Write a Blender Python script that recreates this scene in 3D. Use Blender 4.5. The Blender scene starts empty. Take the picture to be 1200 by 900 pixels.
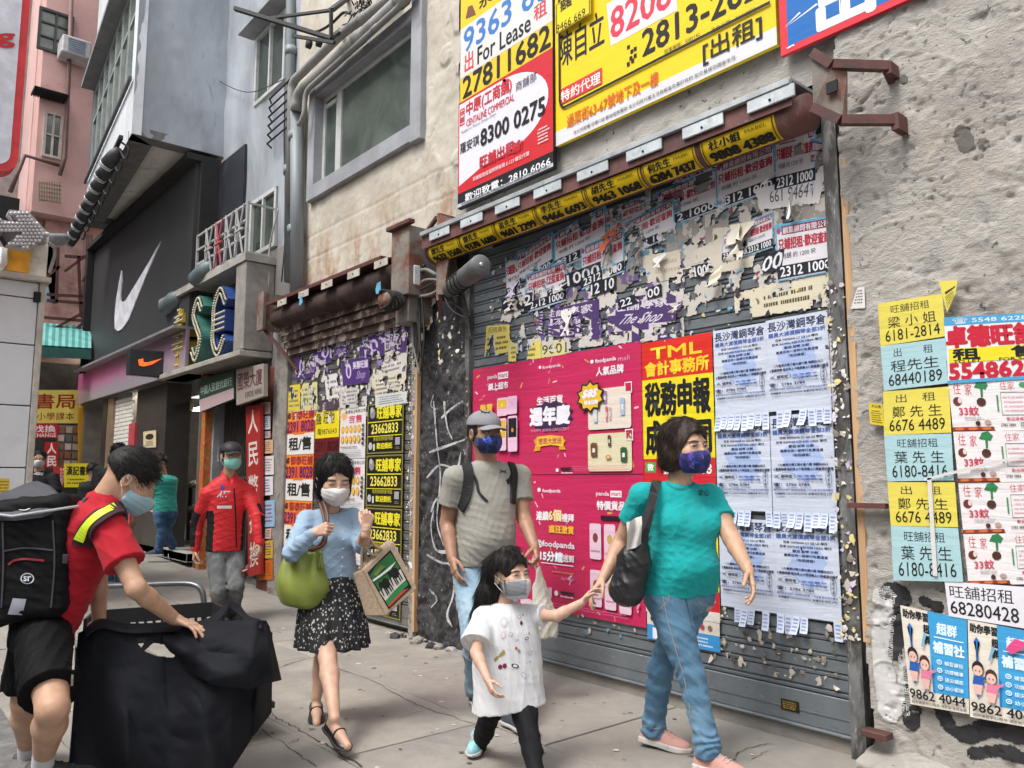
import bpy,bmesh,math,random
import numpy as np
from mathutils import Vector,Matrix
from mathutils.bvhtree import BVHTree
random.seed(7);R = random.Random(11)
sc = bpy.context.scene
COL = sc.collection
rad = math.radians

# ------------------------------------------------------------------ camera, sky, sun, exposure
CAMZ = 1.32;FPX = 930.0;PITCH = rad(6.75);TH = rad(49.85)
cd = bpy.data.cameras.new('camera');cam = bpy.data.objects.new('camera',cd);COL.objects.link(cam)
cam.location = (0,0,CAMZ);cam.rotation_euler = (math.pi/2 + PITCH,0,TH)
cd.lens = FPX/1200*36;cd.sensor_width = 36;cd.clip_end = 500;cd.clip_start = .05
sc.camera = cam
SUN_EL,SUN_AZ = rad(58),rad(178)
wd = bpy.data.worlds.new('World');sc.world = wd;wd.use_nodes = True
nt = wd.node_tree;bg = nt.nodes['Background']
sky = nt.nodes.new('ShaderNodeTexSky');sky.sky_type = 'NISHITA';sky.sun_disc = False
sky.sun_elevation = SUN_EL;sky.sun_rotation = SUN_AZ;sky.air_density = 1.0;sky.dust_density = 3.0;sky.ozone_density = 1.0
hs = nt.nodes.new('ShaderNodeHueSaturation');hs.inputs['Saturation'].default_value = .20
nt.links.new(sky.outputs[0],hs.inputs['Color']);nt.links.new(hs.outputs[0],bg.inputs[0]);bg.inputs[1].default_value = 0.15
sl = bpy.data.lights.new('sun','SUN');so = bpy.data.objects.new('sun',sl);COL.objects.link(so)
sl.energy = 1.15;sl.angle = rad(20);sl.color = (1,.96,.9)
# azimuth measured clockwise from +Y, as the sky texture does
sdir = Vector((math.sin(SUN_AZ)*math.cos(SUN_EL),math.cos(SUN_AZ)*math.cos(SUN_EL),math.sin(SUN_EL)))
so.rotation_euler = sdir.to_track_quat('Z','Y').to_euler();so.location = (0,-5,20)
sc.view_settings.view_transform = 'Standard';sc.view_settings.look = 'None'
sc.view_settings.exposure = 1.12;sc.view_settings.gamma = 1
try:
 sc.cycles.max_bounces = 6;sc.cycles.diffuse_bounces = 3
except Exception: pass

# ------------------------------------------------------------------ measuring: photograph pixel -> place in the street
CP,SP_ = math.cos(PITCH),math.sin(PITCH)
HD = Vector((-math.sin(TH),math.cos(TH),0));RT = Vector((math.cos(TH),math.sin(TH),0));UP = Vector((0,0,1))
CAM = Vector((0,0,CAMZ))
def ray(px,py):
 r = px-600;u = 450-py
 return HD*(FPX*CP-u*SP_) + RT*r + UP*(FPX*SP_+u*CP)
def onY(px,py,Y): d = ray(px,py);return CAM + d*(Y/d.y)
def onX(px,py,X): d = ray(px,py);return CAM + d*(X/d.x)
def onZ(px,py,z=0): d = ray(px,py);return CAM + d*((z-CAMZ)/d.z)
def onD(px,py,D): d = ray(px,py);return CAM + d*(D/d.dot(HD))
WY = 3.82           # plane of the shutters
WF = 3.76           # face of the rendered wall

# ------------------------------------------------------------------ value noise
def _h(ix,iy,iz,s):
 n = (ix.astype(np.int64)*374761393 + iy.astype(np.int64)*668265263 + iz.astype(np.int64)*2147483647 + s*1274126177) & 0xffffffff
 n = ((n ^ (n >> 13))*1274126177) & 0xffffffff
 n = n ^ (n >> 16)
 return (n & 0xffff)/65535.0
def vn(P,s=0):
 P = np.asarray(P,dtype=np.float64);i = np.floor(P);f = P-i;f = f*f*(3-2*f)
 x,y,z = i[...,0],i[...,1],i[...,2];out = 0
 for a in (0,1):
  for b in (0,1):
   for c in (0,1):
    w = (f[...,0] if a else 1-f[...,0])*(f[...,1] if b else 1-f[...,1])*(f[...,2] if c else 1-f[...,2])
    out = out + w*_h(x+a,y+b,z+c,s)
 return out*2-1
def fbm(P,s=0,o=4,g=.5):
 P = np.asarray(P,dtype=np.float64);r = 0;a = 1
 for k in range(o): r = r + a*vn(P*(2**k),s+k*17);a *= g
 return r

# ------------------------------------------------------------------ materials
MATS = {}
def lin(c):
 if isinstance(c,str):
  c = tuple(int(c[i:i+2],16)/255 for i in (0,2,4))
  return tuple(x/12.92 if x < .04045 else ((x+.055)/1.055)**2.4 for x in c)
 return tuple(c)
def nodes(name):
 m = bpy.data.materials.new(name);m.use_nodes = True;t = m.node_tree
 return m,t,t.nodes['Principled BSDF']
def mixc(t,fac,a,b,mode='MIX'):
 n = t.nodes.new('ShaderNodeMix');n.data_type = 'RGBA';n.blend_type = mode
 for s,v in ((0,fac),(6,a),(7,b)):
  if hasattr(v,'links') or isinstance(v,bpy.types.NodeSocket): t.links.new(v,n.inputs[s])
  elif s == 0: n.inputs[0].default_value = v
  else: n.inputs[s].default_value = (*lin(v)[:3],1)
 return n.outputs[2]
def nz(t,scale,vec=None,detail=5,rough=.6,dist=0,w=0):
 n = t.nodes.new('ShaderNodeTexNoise');n.inputs['Scale'].default_value = scale;n.inputs['Detail'].default_value = detail
 n.inputs['Roughness'].default_value = rough;n.inputs['Distortion'].default_value = dist
 if vec is not None: t.links.new(vec,n.inputs['Vector'])
 return n.outputs['Fac']
def ramp(t,f,a,b,lo=0,hi=1):
 n = t.nodes.new('ShaderNodeMapRange');t.links.new(f,n.inputs[0]);n.interpolation_type = 'SMOOTHSTEP'
 n.inputs[1].default_value = a;n.inputs[2].default_value = b;n.inputs[3].default_value = lo;n.inputs[4].default_value = hi
 return n.outputs[0]
def pos(t,sx=1,sy=1,sz=1):
 g = t.nodes.new('ShaderNodeNewGeometry');mp = t.nodes.new('ShaderNodeMapping');mp.inputs['Scale'].default_value = (sx,sy,sz)
 t.links.new(g.outputs['Position'],mp.inputs['Vector']);return mp.outputs[0]
def math_(t,op,a,b=0.0):
 n = t.nodes.new('ShaderNodeMath');n.operation = op
 for i,v in ((0,a),(1,b)):
  if isinstance(v,bpy.types.NodeSocket): t.links.new(v,n.inputs[i])
  else: n.inputs[i].default_value = v
 return n.outputs[0]
def bump(t,b,h,strength,dist=.01):
 n = t.nodes.new('ShaderNodeBump');n.inputs['Strength'].default_value = strength;n.inputs['Distance'].default_value = dist
 t.links.new(h,n.inputs['Height']);t.links.new(n.outputs[0],b.inputs['Normal']);return n
def M(name,col,rough=.6,metal=0.0,var=.18,scale=6,bmp=.25,bs=70,dist=.004,dirt=None,dscale=2.5,dlo=.5,dhi=.75,stretch=(1,1,1),spec=.5,sss=0,dirt2=None):
 key = name
 if key in MATS: return MATS[key]
 m,t,b = nodes(name);c = lin(col);p = pos(t,*stretch)
 n1 = nz(t,scale,p)
 o = mixc(t,ramp(t,n1,.3,.7),tuple(x*(1-var) for x in c),tuple(min(1,x*(1+var)) for x in c))
 if dirt is not None:
  o = mixc(t,ramp(t,nz(t,dscale,pos(t,stretch[0],stretch[1],stretch[2]),8,.7,.4),dlo,dhi),o,dirt)
 if dirt2 is not None:
  o = mixc(t,ramp(t,nz(t,dscale*6,pos(t,stretch[0]*1.3,stretch[1],stretch[2]*.8),8,.75,.2),.58,.66),o,dirt2)
 t.links.new(o,b.inputs['Base Color']);b.inputs['Roughness'].default_value = rough;b.inputs['Metallic'].default_value = metal
 b.inputs['Specular IOR Level'].default_value = spec
 if sss: b.inputs['Subsurface Weight'].default_value = sss;b.inputs['Subsurface Radius'].default_value = (.02,.008,.004)
 if bmp: bump(t,b,nz(t,bs,p,6,.65),bmp,dist)
 MATS[key] = m;return m
def ink(col,rough=.55,crease=.35):
 """printed paper: colour, faint wear, and creases where the sheet lies over the slats"""
 key = 'print_%s_%s' % (col if isinstance(col,str) else '_'.join('%.2f' % x for x in col),crease)
 if key in MATS: return MATS[key]
 m,t,b = nodes(key);c = lin(col)
 w = nz(t,3.1,pos(t),7,.7)
 o = mixc(t,ramp(t,w,.45,.8),tuple(x*.97 for x in c),tuple(min(1,x*.86+.015) for x in c))
 o = mixc(t,ramp(t,nz(t,45,pos(t,1,1,1),3),.68,.8,0,.35),o,(.35,.33,.30))
 t.links.new(o,b.inputs['Base Color']);b.inputs['Roughness'].default_value = rough;b.inputs['Specular IOR Level'].default_value = .35
 hgt = math_(t,'ADD',nz(t,2.6,pos(t,.8,.8,7),4,.55,.5),math_(t,'MULTIPLY',nz(t,17,pos(t),3,.5,1.6),.3))
 bump(t,b,hgt,crease*.55,.012)
 MATS[key] = m;return m
def glassmat(name,col,rough=.08):
 if name in MATS: return MATS[name]
 m,t,b = nodes(name);p = pos(t)
 o = mixc(t,ramp(t,nz(t,1.6,p,6,.6,.8),.35,.7),tuple(x*.5 for x in lin(col)),lin(col))
 t.links.new(o,b.inputs['Base Color']);b.inputs['Roughness'].default_value = rough;b.inputs['Metallic'].default_value = .35
 b.inputs['Specular IOR Level'].default_value = .8
 bump(t,b,nz(t,5,p,2),.06,.02);MATS[name] = m;return m
def emit(name,col,s):
 if name in MATS: return MATS[name]
 m,t,b = nodes(name);b.inputs['Base Color'].default_value = (*lin(col),1)
 b.inputs['Emission Color'].default_value = (*lin(col),1);b.inputs['Emission Strength'].default_value = s
 MATS[name] = m;return m

# ------------------------------------------------------------------ objects
def tag(o,label=None,cat=None,group=None,kind=None):
 if label: o['label'] = label
 if cat: o['category'] = cat
 if group: o['group'] = group
 if kind: o['kind'] = kind
 return o
def thing(name,label,cat,loc=(0,0,0),group=None):
 o = bpy.data.objects.new(name,None);o.empty_display_size = .1;COL.objects.link(o);o.location = loc
 return tag(o,label,cat,group)
def wloc(o):
 v = Vector((0,0,0))
 while o: v += Vector(o.location);o = o.parent
 return v
def link(name,me,mats,parent=None,smooth=False,loc=None):
 """mesh given in world coordinates; loc is the object's base"""
 o = bpy.data.objects.new(name,me)
 for m in (mats if isinstance(mats,(list,tuple)) else [mats]): me.materials.append(m)
 if smooth: me.polygons.foreach_set('use_smooth',[True]*len(me.polygons))
 COL.objects.link(o);base = wloc(parent) if parent else Vector((0,0,0))
 if loc is not None:
  loc = Vector(loc);me.transform(Matrix.Translation(-loc));o.location = loc-base
 else: me.transform(Matrix.Translation(-base))
 if parent: o.parent = parent
 return o
class MB:
 def __init__(s): s.v = [];s.f = [];s.mi = [];s.sm = []
 def add(s,vs,fs,mi=0,sm=False):
  b = len(s.v);s.v += [tuple(v) for v in vs]
  for f in fs: s.f.append(tuple(b+i for i in f));s.mi.append(mi);s.sm.append(sm)
 def box(s,x0,x1,y0,y1,z0,z1,mi=0,c=.0):
  if c <= 0:
   s.add([(x0,y0,z0),(x1,y0,z0),(x1,y1,z0),(x0,y1,z0),(x0,y0,z1),(x1,y0,z1),(x1,y1,z1),(x0,y1,z1)],
                  [(0,3,2,1),(4,5,6,7),(0,1,5,4),(1,2,6,5),(2,3,7,6),(3,0,4,7)],mi)
  else:
   bm = bmesh.new();bmesh.ops.create_cube(bm,size=1)
   bmesh.ops.scale(bm,vec=(x1-x0,y1-y0,z1-z0),verts=bm.verts)
   bmesh.ops.translate(bm,vec=((x0+x1)/2,(y0+y1)/2,(z0+z1)/2),verts=bm.verts)
   bmesh.ops.bevel(bm,geom=bm.edges[:],offset=c,segments=1,affect='EDGES')
   s.add([v.co[:] for v in bm.verts],[[v.index for v in f.verts] for f in bm.faces],mi);bm.free()
 def beam(s,a,b,w,h,up=(0,0,1),mi=0):
  a = Vector(a);b = Vector(b);d = (b-a).normalized();u = Vector(up)
  sd = d.cross(u)
  if sd.length < 1e-4: sd = d.cross(Vector((1,0,0)))
  sd.normalize();u = sd.cross(d)
  vs = []
  for p in (a,b):
   for i,j in ((-1,-1),(1,-1),(1,1),(-1,1)): vs.append(p+sd*(i*w/2)+u*(j*h/2))
  s.add(vs,[(3,2,1,0),(4,5,6,7),(0,1,5,4),(1,2,6,5),(2,3,7,6),(3,0,4,7)],mi)
 def tube(s,pts,r,n=10,mi=0,caps=True):
  pts = [Vector(p) for p in pts];rs = r if isinstance(r,(list,tuple)) else [r]*len(pts)
  vs = [];fs = [];pu = None
  for i,p in enumerate(pts):
   d = (pts[min(i+1,len(pts)-1)]-pts[max(i-1,0)]);d = d.normalized() if d.length > 0 else Vector((0,0,1))
   if pu is None: pu = d.orthogonal().normalized()
   u = (pu-d*pu.dot(d));u = u.normalized() if u.length > 1e-6 else d.orthogonal().normalized();pu = u;w = d.cross(u)
   for k in range(n):
    a = 2*math.pi*k/n;vs.append(p+(u*math.cos(a)+w*math.sin(a))*rs[i])
  for i in range(len(pts)-1):
   for k in range(n): fs.append((i*n+k,i*n+(k+1) % n,(i+1)*n+(k+1) % n,(i+1)*n+k))
  if caps: fs.append(tuple(range(n))[::-1]);fs.append(tuple((len(pts)-1)*n+k for k in range(n)))
  s.add(vs,fs,mi,True)
 def poly(s,pts,depth,d,mi=0):
  """polygon (world points) given thickness depth along d"""
  d = Vector(d).normalized()*depth;n = len(pts);a = [Vector(p) for p in pts];b = [p+d for p in a]
  s.add(a+b,[tuple(range(n)),tuple(range(2*n-1,n-1,-1))]+[(i,n+i,n+(i+1) % n,(i+1) % n) for i in range(n)],mi)
 def ball(s,c,r,n=10,mi=0,sc=(1,1,1)):
  c = Vector(c);vs = [];fs = []
  for i in range(n//2+1):
   t = math.pi*i/(n//2)
   for k in range(n):
    a = 2*math.pi*k/n;vs.append(c+Vector((r*sc[0]*math.sin(t)*math.cos(a),r*sc[1]*math.sin(t)*math.sin(a),r*sc[2]*math.cos(t))))
  for i in range(n//2):
   for k in range(n): fs.append((i*n+k,(i+1)*n+k,(i+1)*n+(k+1) % n,i*n+(k+1) % n))
  s.add(vs,fs,mi,True)
 def mesh(s,name):
  me = bpy.data.meshes.new(name);me.from_pydata(s.v,[],s.f)
  me.polygons.foreach_set('material_index',s.mi);me.polygons.foreach_set('use_smooth',s.sm)
  return me
 def build(s,name,mats,parent=None,loc=None,bevel=0):
  o = link(name,s.mesh(name),mats,parent,False,loc)
  if bevel:
   m = o.modifiers.new('bevel','BEVEL');m.width = bevel;m.segments = 2;m.limit_method = 'ANGLE'
  return o
def curve(pts,n=6):
 """Catmull-Rom through points"""
 P = [Vector(p) for p in pts];P = [P[0]*2-P[1]]+P+[P[-1]*2-P[-2]];out = []
 for i in range(1,len(P)-2):
  for k in range(n):
   t = k/n;a,b,c,d = P[i-1:i+3]
   out.append(.5*((2*b)+(-a+c)*t+(2*a-5*b+4*c-d)*t*t+(-a+3*b-3*c+d)*t**3))
 out.append(P[-2]);return out
def grid_mesh(name,fn,nu,nv,keep=None):
 """fn(u array, v array)->(N,3)"""
 u,v = np.meshgrid(np.linspace(0,1,nu+1),np.linspace(0,1,nv+1),indexing='ij')
 P = fn(u.ravel(),v.ravel());i,j = np.meshgrid(np.arange(nu),np.arange(nv),indexing='ij');i = i.ravel();j = j.ravel()
 F = np.stack([i*(nv+1)+j,(i+1)*(nv+1)+j,(i+1)*(nv+1)+j+1,i*(nv+1)+j+1],1)
 if keep is not None: F = F[keep(P[F].mean(1))]
 return npmesh(name,P,F)
def npmesh(name,V,F,clean=True):
 me = bpy.data.meshes.new(name);F = np.asarray(F)
 if clean and len(F):
  used = np.unique(F);mp = np.zeros(len(V),dtype=np.int64);mp[used] = np.arange(len(used));V = V[used];F = mp[F]
 k = F.shape[1] if len(F) else 4
 me.vertices.add(len(V));me.vertices.foreach_set('co',np.asarray(V,dtype=np.float32).ravel())
 me.loops.add(len(F)*k);me.loops.foreach_set('vertex_index',F.astype(np.int32).ravel())
 me.polygons.add(len(F));me.polygons.foreach_set('loop_start',np.arange(0,len(F)*k,k,dtype=np.int32))
 me.update(calc_edges=True);me.validate();return me

# ------------------------------------------------------------------ lettering
_T = {}
def glyphs(txt,bold=0.0,res=2):
 key = (txt,bold,res)
 if key in _T: return _T[key]
 c = bpy.data.curves.new('lettering','FONT');c.body = txt;c.resolution_u = res;c.offset = bold;c.fill_mode = 'FRONT'
 o = bpy.data.objects.new('lettering',c);COL.objects.link(o);bpy.context.view_layer.update()
 me = bpy.data.meshes.new_from_object(o.evaluated_get(bpy.context.evaluated_depsgraph_get()))
 V = np.array([v.co[:2] for v in me.vertices]);me.calc_loop_triangles();Fc = np.array([t.vertices[:] for t in me.loop_triangles])
 bpy.data.objects.remove(o);bpy.data.curves.remove(c);bpy.data.meshes.remove(me)
 if len(V) == 0: V = np.zeros((3,2));Fc = np.array([[0,1,2]])
 lo = V.min(0);hi = V.max(0);V = (V-lo)/np.maximum(hi-lo,1e-6);V[:,1] = 1-V[:,1]
 _T[key] = (V,Fc,(hi[0]-lo[0])/max(1e-6,hi[1]-lo[1]));return _T[key]
class Sheet:
 """flat printed sheet; corners tl,tr,br,bl in the world; (u,v) run right and down"""
 def __init__(s,q,n=None,thick=.0015):
  s.q = [Vector(p) for p in q];s.n = n or (s.q[3]-s.q[0]).cross(s.q[1]-s.q[0]).normalized()
  s.items = {};s.lv = 0;s.thick = thick;s.warp = None
 def map(s,uv,off):
  uv = np.asarray(uv,dtype=float);u = uv[:,:1];v = uv[:,1:2];q = [np.array(p) for p in s.q]
  P = q[0]*(1-u)*(1-v)+q[1]*u*(1-v)+q[2]*u*v+q[3]*(1-u)*v
  if s.warp is not None: P = s.warp(P,uv)
  return P+np.array(s.n)*off
 def _add(s,V,F,col,step=True):
  if step: s.lv += 1
  s.items.setdefault(col,[]).append((np.asarray(V,float),np.asarray(F),.0011+.00035*s.lv))
 def rect(s,u0,v0,u1,v1,col,nu=1,nv=1):
  us = np.linspace(u0,u1,nu+1);vs = np.linspace(v0,v1,nv+1)
  V = [(a,b) for a in us for b in vs];F = []
  for i in range(nu):
   for j in range(nv):
    a = i*(nv+1)+j;F += [(a,a+nv+1,a+nv+2),(a,a+nv+2,a+1)]
  s._add(V,F,col);return s
 def text(s,t,u0,v0,u1,v1,col,bold=.02,italic=0,fit=None,step=True):
  V,F,asp = glyphs(t,0.0);V = V.copy()
  if italic: V[:,0] += italic*(1-V[:,1]);V[:,0] /= (1+italic)
  V = V*np.array([u1-u0,v1-v0])+np.array([u0,v0]);s._add(V,F,col,step)
  if bold > .008:      # heavier strokes: the same outline laid again a hair's breadth to each side
   H = (v1-v0);W_ = (s.q[1]-s.q[0]).length;Hh = (s.q[3]-s.q[0]).length;b = bold*H*(.95 if len(t) else 1)
   bu = b*Hh/max(W_,1e-4)
   dirs = ((1,0),(-1,0),(0,1),(0,-1)) if bold < .035 else ((1,0),(-1,0),(0,1),(0,-1),(.7,.7),(-.7,.7),(.7,-.7),(-.7,-.7))
   for k,(a,c) in enumerate(dirs):
    L = s.items[col];L.append((V+np.array([a*bu,c*b]),F,L[-1][2]+.00004 if k else s.items[col][-1][2]+.00004))
  return s
 def poly(s,pts,col):
  n = len(pts);c = np.mean(np.array(pts,float),0);V = [tuple(c)]+list(pts)
  s._add(V,[(0,i+1,(i+1) % n+1) for i in range(n)],col);return s
 def ell(s,cu,cv,ru,rv,col,n=20): return s.poly([(cu+ru*math.cos(2*math.pi*k/n),cv+rv*math.sin(2*math.pi*k/n)) for k in range(n)],col)
 def frame(s,u0,v0,u1,v1,w,h,col):
  s.rect(u0,v0,u1,v0+h,col);s.rect(u0,v1-h,u1,v1,col);s.rect(u0,v0+h,u0+w,v1-h,col);s.rect(u1-w,v0+h,u1,v1-h,col);return s
 def lines(s,u0,v0,u1,v1,n,col,r=None,fill=.45,txt=None):
  """rows of tiny print, too small to read"""
  r = r or R;dv = (v1-v0)/n;V = [];F = []
  for i in range(n):
   x = u0+r.random()*.06*(u1-u0);y0 = v0+dv*i+dv*(1-fill)/2;y1 = y0+dv*fill;end = u1-r.random()*.2*(u1-u0)
   cw = (v1-v0)/n*fill*.9
   asp = (s.q[3]-s.q[0]).length/max(1e-3,(s.q[1]-s.q[0]).length);cw *= asp
   while x < end:
    w = cw*(.6+.5*r.random());k = len(V)
    V += [(x,y0),(x+w*.8,y0),(x+w*.8,y1),(x,y1)];F += [(k,k+1,k+2),(k,k+2,k+3)];x += w*(1.15 if r.random() > .12 else 2)
  if F: s._add(V,F,col)
  return s
 def tiny(s,u0,v0,u1,v1,n,col,r=None,chars='出租旺舖電話地址營業時間歡迎查詢平方呎廣告牌照生意頂讓',k=12,bold=0):
  r = r or R;dv = (v1-v0)/n
  for i in range(n):
   t = ''.join(r.choice(chars) for _ in range(k-r.randrange(3)));e = u1-(u1-u0)*r.random()*.15
   s.text(t,u0,v0+dv*(i+.15),e,v0+dv*(i+.85),col,bold,step=(i == 0))
  return s
 def build(s,name,label,cat,paper,group=None,keep=None,keep2=None,cell=.012,parent=None,back=None,bcol='E9E4DA',pname='print',curl=None,crease=.35,papermat=None):
  base = (s.q[2]+s.q[3])/2
  W = (s.q[1]-s.q[0]).length;H = (s.q[3]-s.q[0]).length;nu = max(1,int(W/cell));nv = max(1,int(H/cell))
  root = thing(name,label,cat,base,group) if parent is None else parent
  if keep is None: nu = nv = 1 if s.warp is None else 0
  if s.warp is not None and keep is None: nu = max(2,int(W/.02));nv = max(2,int(H/.02))
  if keep is None:
   me = grid_mesh('sheet',lambda u,v: s.map(np.stack([u,v],1),s.thick*.6),nu,nv)
   if s.thick > .003 and s.warp is None:
    mb = MB();mb.poly([tuple(p) for p in s.map(np.array([(0,0),(0,1),(1,1),(1,0)]),.0008)],s.thick,-s.n);me = mb.mesh('sheet')
  else:
   def jit(u,v,off):
    du = (vn(np.stack([u*91,v*97,u*0],1),3))*.45/nu;dv = (vn(np.stack([u*93,v*89,u*0+5],1),4))*.45/nv
    return s.map(np.stack([u+du,v+dv],1),off)
   me = grid_mesh('sheet',lambda u,v: jit(u,v,s.thick*.6),nu,nv,keep)
   if back:
    mb_ = grid_mesh('torn_backing',lambda u,v: jit(u,v,.0001),nu,nv,back)
    if len(mb_.polygons): link('torn_backing',mb_,ink(bcol),root)
  if len(me.polygons): link('sheet',me,papermat or ink(paper,crease=crease),root)
  if s.items:
   Vs = [];Fs = [];mi = [];mats = [];b = 0
   for col,L in s.items.items():
    mats.append(ink(col,crease=crease))
    for V,F,off in L:
     P = s.map(V,off)
     if keep is not None:
      F = F[keep(P[F].mean(1))] if keep2 is None else F[keep2(P[F].mean(1))]
     if len(F) == 0: continue
     Vs.append(P);Fs.append(F+b);mi += [len(mats)-1]*len(F);b += len(P)
   if Fs:
    me = npmesh(pname,np.concatenate(Vs),np.concatenate(Fs));
    if len(me.polygons) == len(mi): me.polygons.foreach_set('material_index',mi)
    link(pname,me,mats,root)
  return root
# ================================================================== SETTING
def zg(x):
 """the pavement climbs gently away down the street"""
 return 0.0 if x > -8 else (-x-8)*.045
m_conc = M('pavement concrete',(.275,.255,.225),.85,var=.2,scale=1.3,bmp=.6,bs=45,dist=.008,dirt=(.19,.18,.17),dscale=1.3,dlo=.42,dhi=.78,dirt2=(.24,.225,.21))
m_conc2 = M('pavement patch',(.285,.262,.228),.85,var=.2,scale=2.3,bmp=.6,bs=60,dist=.008,dirt=(.21,.20,.185),dscale=1.7,dlo=.42,dhi=.78,dirt2=(.25,.235,.215))
m_asph = M('road asphalt',(.15,.148,.145),.9,var=.3,scale=9,bmp=.7,bs=120,dist=.008,dirt=(.27,.26,.25),dscale=3,dlo=.5,dhi=.7)
m_joint = M('joint dirt',(.10,.09,.08),.95)
def sheet_xy(name,x0,x1,y0,y1,dz,m,n=40):
 me = grid_mesh(name,lambda u,v: np.stack([x0+(x1-x0)*u,y0+(y1-y0)*v,np.array([zg(x0+(x1-x0)*q) for q in u])+dz],1),n,2)
 o = link(name,me,m);tag(o,kind='structure');return o
sheet_xy('ground',-150,60,-60,60,-.05,m_asph,60)
sheet_xy('road',-60,30,-14,.82,-.016,m_asph,60)
pv = sheet_xy('pavement',-45,20,.82,4.4,-.022,m_joint,50)
# slabs cast one beside the other, each with its own edges
rows = [(.82,.97),(.97,1.93),(1.93,2.79),(2.79,3.86)]
def slab(x0,x1,y0,y1,m,up=0.0):
 g = .0015+R.random()*.0025;mb = MB();c = .004;z0 = zg(x0)-.02;z1 = zg(x1)-.02;t0 = zg(x0)+up;t1 = zg(x1)+up
 a,b_,e,f = x0+g,x1-g,y0+g,y1-g;n = max(4,int((x1-x0)/.09));V = [];F = []
 def edge(k): return (vn(np.array([[x0*3.1+k*.73,y0*7.7,1.3]]),5)[0])*.006
 for i in range(n+1):
  x = a+(b_-a)*i/n;t = t0+(t1-t0)*i/n;ec = c if 0 < i < n else 0;xx = x+(c if i == 0 else (-c if i == n else 0))
  ya = e+edge(i);yb = f+edge(i+50)
  V += [(x,ya,t-.03),(x,ya,t-c),(xx,ya+c,t),(xx,yb-c,t),(x,yb,t-c),(x,yb,t-.03)]
 for i in range(n):
  for j in range(5): F.append((i*6+j,(i+1)*6+j,(i+1)*6+j+1,i*6+j+1))
 F += [(0,1,2,3,4,5),tuple(n*6+k for k in (5,4,3,2,1,0))]
 F = [tuple(reversed(q)) if len(q) == 4 else q for q in F]
 mb.add(V,F);return mb.build('concrete_slab',m,pv)
cuts = {0: [-30,-20,-14,-10.5,-8.6,-6.9,-5.0,-3.4,-1.6,.4,3],
  1: [-30,-22,-17,-13.5,-11,-9,-7.4,-6.05,-4.52,-4.0,-2.6,-1.1,.6,2.5],
  2: [-30,-24,-19,-15,-12.4,-10.3,-8.5,-7.0,-5.62,-3.55,-2.05,-.4,1.4,3],
  3: [-30,-21,-16.2,-13,-10.8,-9.4,-7.75,-6.3,-4.75,-3.05,-1.35,.2,2.2]}
for r_,(y0,y1) in enumerate(rows):
 for i in range(len(cuts[r_])-1): slab(cuts[r_][i],cuts[r_][i+1],y0,y1,R.choice([m_conc,m_conc,m_conc2]),R.choice([0,.002,-.002]))

# cracks, chewing gum and grit on the pavement
g = MB()
for pts,w_ in (([(318,836),(335,848),(352,856),(372,868),(398,882),(424,899)],.012),([(352,866),(338,872)],.006),([(305,855),(330,870),(350,884),(370,899)],.006),([(600,745),(640,760),(690,790),(760,808)],.006),([(398,784),(440,800),(480,822),(505,832),(560,850)],.006),([(465,842),(505,830)],.005),([(860,886),(880,876),(905,872)],.007),([(880,890),(900,880)],.005),([(330,782),(346,776),(372,770),(402,766)],.010),([(480,745),(510,752)],.012),([(300,735),(330,742)],.01)):
 P = curve([onZ(x,y,0) for x,y in pts],6);V = []
 for i,p in enumerate(P):
  d = (P[min(i+1,len(P)-1)]-P[max(i-1,0)]).normalized();s = Vector((-d.y,d.x,0));j = R.gauss(0,.006);ww = w_*R.uniform(.25,1)*.5;z = zg(p.x)+.0026;V += [(p+s*(ww+j)).to_tuple()[:2]+(z,),(p+s*(-ww+j)).to_tuple()[:2]+(z,)]
 g.add(V,[(2*i,2*i+1,2*i+3,2*i+2) for i in range(len(P)-1)])
o = g.build('pavement_crack',M('crack dirt',(.05,.045,.04),.95),pv);o['kind'] = 'stuff'
g = MB()
for k in range(420):
 x = R.uniform(-9,.5);y = R.uniform(.95,3.8);s_ = abs(R.gauss(.006,.005))+.002 if k > 60 else R.uniform(.010,.022);n_ = 7;a0 = R.random();z = zg(x)+.003
 g.add([(x+s_*R.uniform(.7,1.2)*math.cos(a0+i*6.283/n_),y+s_*R.uniform(.7,1.2)*math.sin(a0+i*6.283/n_),z) for i in range(n_)],[tuple(range(n_))],0 if R.random() < .75 else 1)
o = g.build('gum_and_grit',[M('trodden gum',(.13,.12,.115),.9),M('pale grit',(.5,.48,.45),.9)]);tag(o,'trodden gum spots and grit scattered over the pavement',None,None,'stuff')

# ------------------------------------------------------------------ rendered shop wall
def rendermat():
 m,t,b = nodes('rough cement render')
 p = pos(t);
 base = mixc(t,ramp(t,nz(t,2.2,p,8,.65,.6),.3,.7),(.34,.315,.285),(.46,.435,.40))
 base = mixc(t,ramp(t,nz(t,1.3,pos(t,1,1,1.4),6,.7,1.),.56,.72,0,.6),base,(.50,.43,.34))
 base = mixc(t,ramp(t,nz(t,5,pos(t,1,1,1.2),8,.75,.8),.53,.72,0,.75),base,(.22,.21,.20))
 base = mixc(t,ramp(t,nz(t,19,p,5,.65,.3),.63,.68,0,.9),base,(.08,.07,.06))
 base = mixc(t,ramp(t,nz(t,3.3,pos(t,1,1,2.2),7,.7,1.5),.6,.68,0,.6),base,(.54,.52,.49))
 t.links.new(base,b.inputs['Base Color']);b.inputs['Roughness'].default_value = .92
 h = math_(t,'ADD',nz(t,24,pos(t,1,1,2.2),8,.7,.6),math_(t,'MULTIPLY',nz(t,110,p,5,.7),.45));bump(t,b,h,.75,.016)
 return m
m_render = rendermat()
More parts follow.
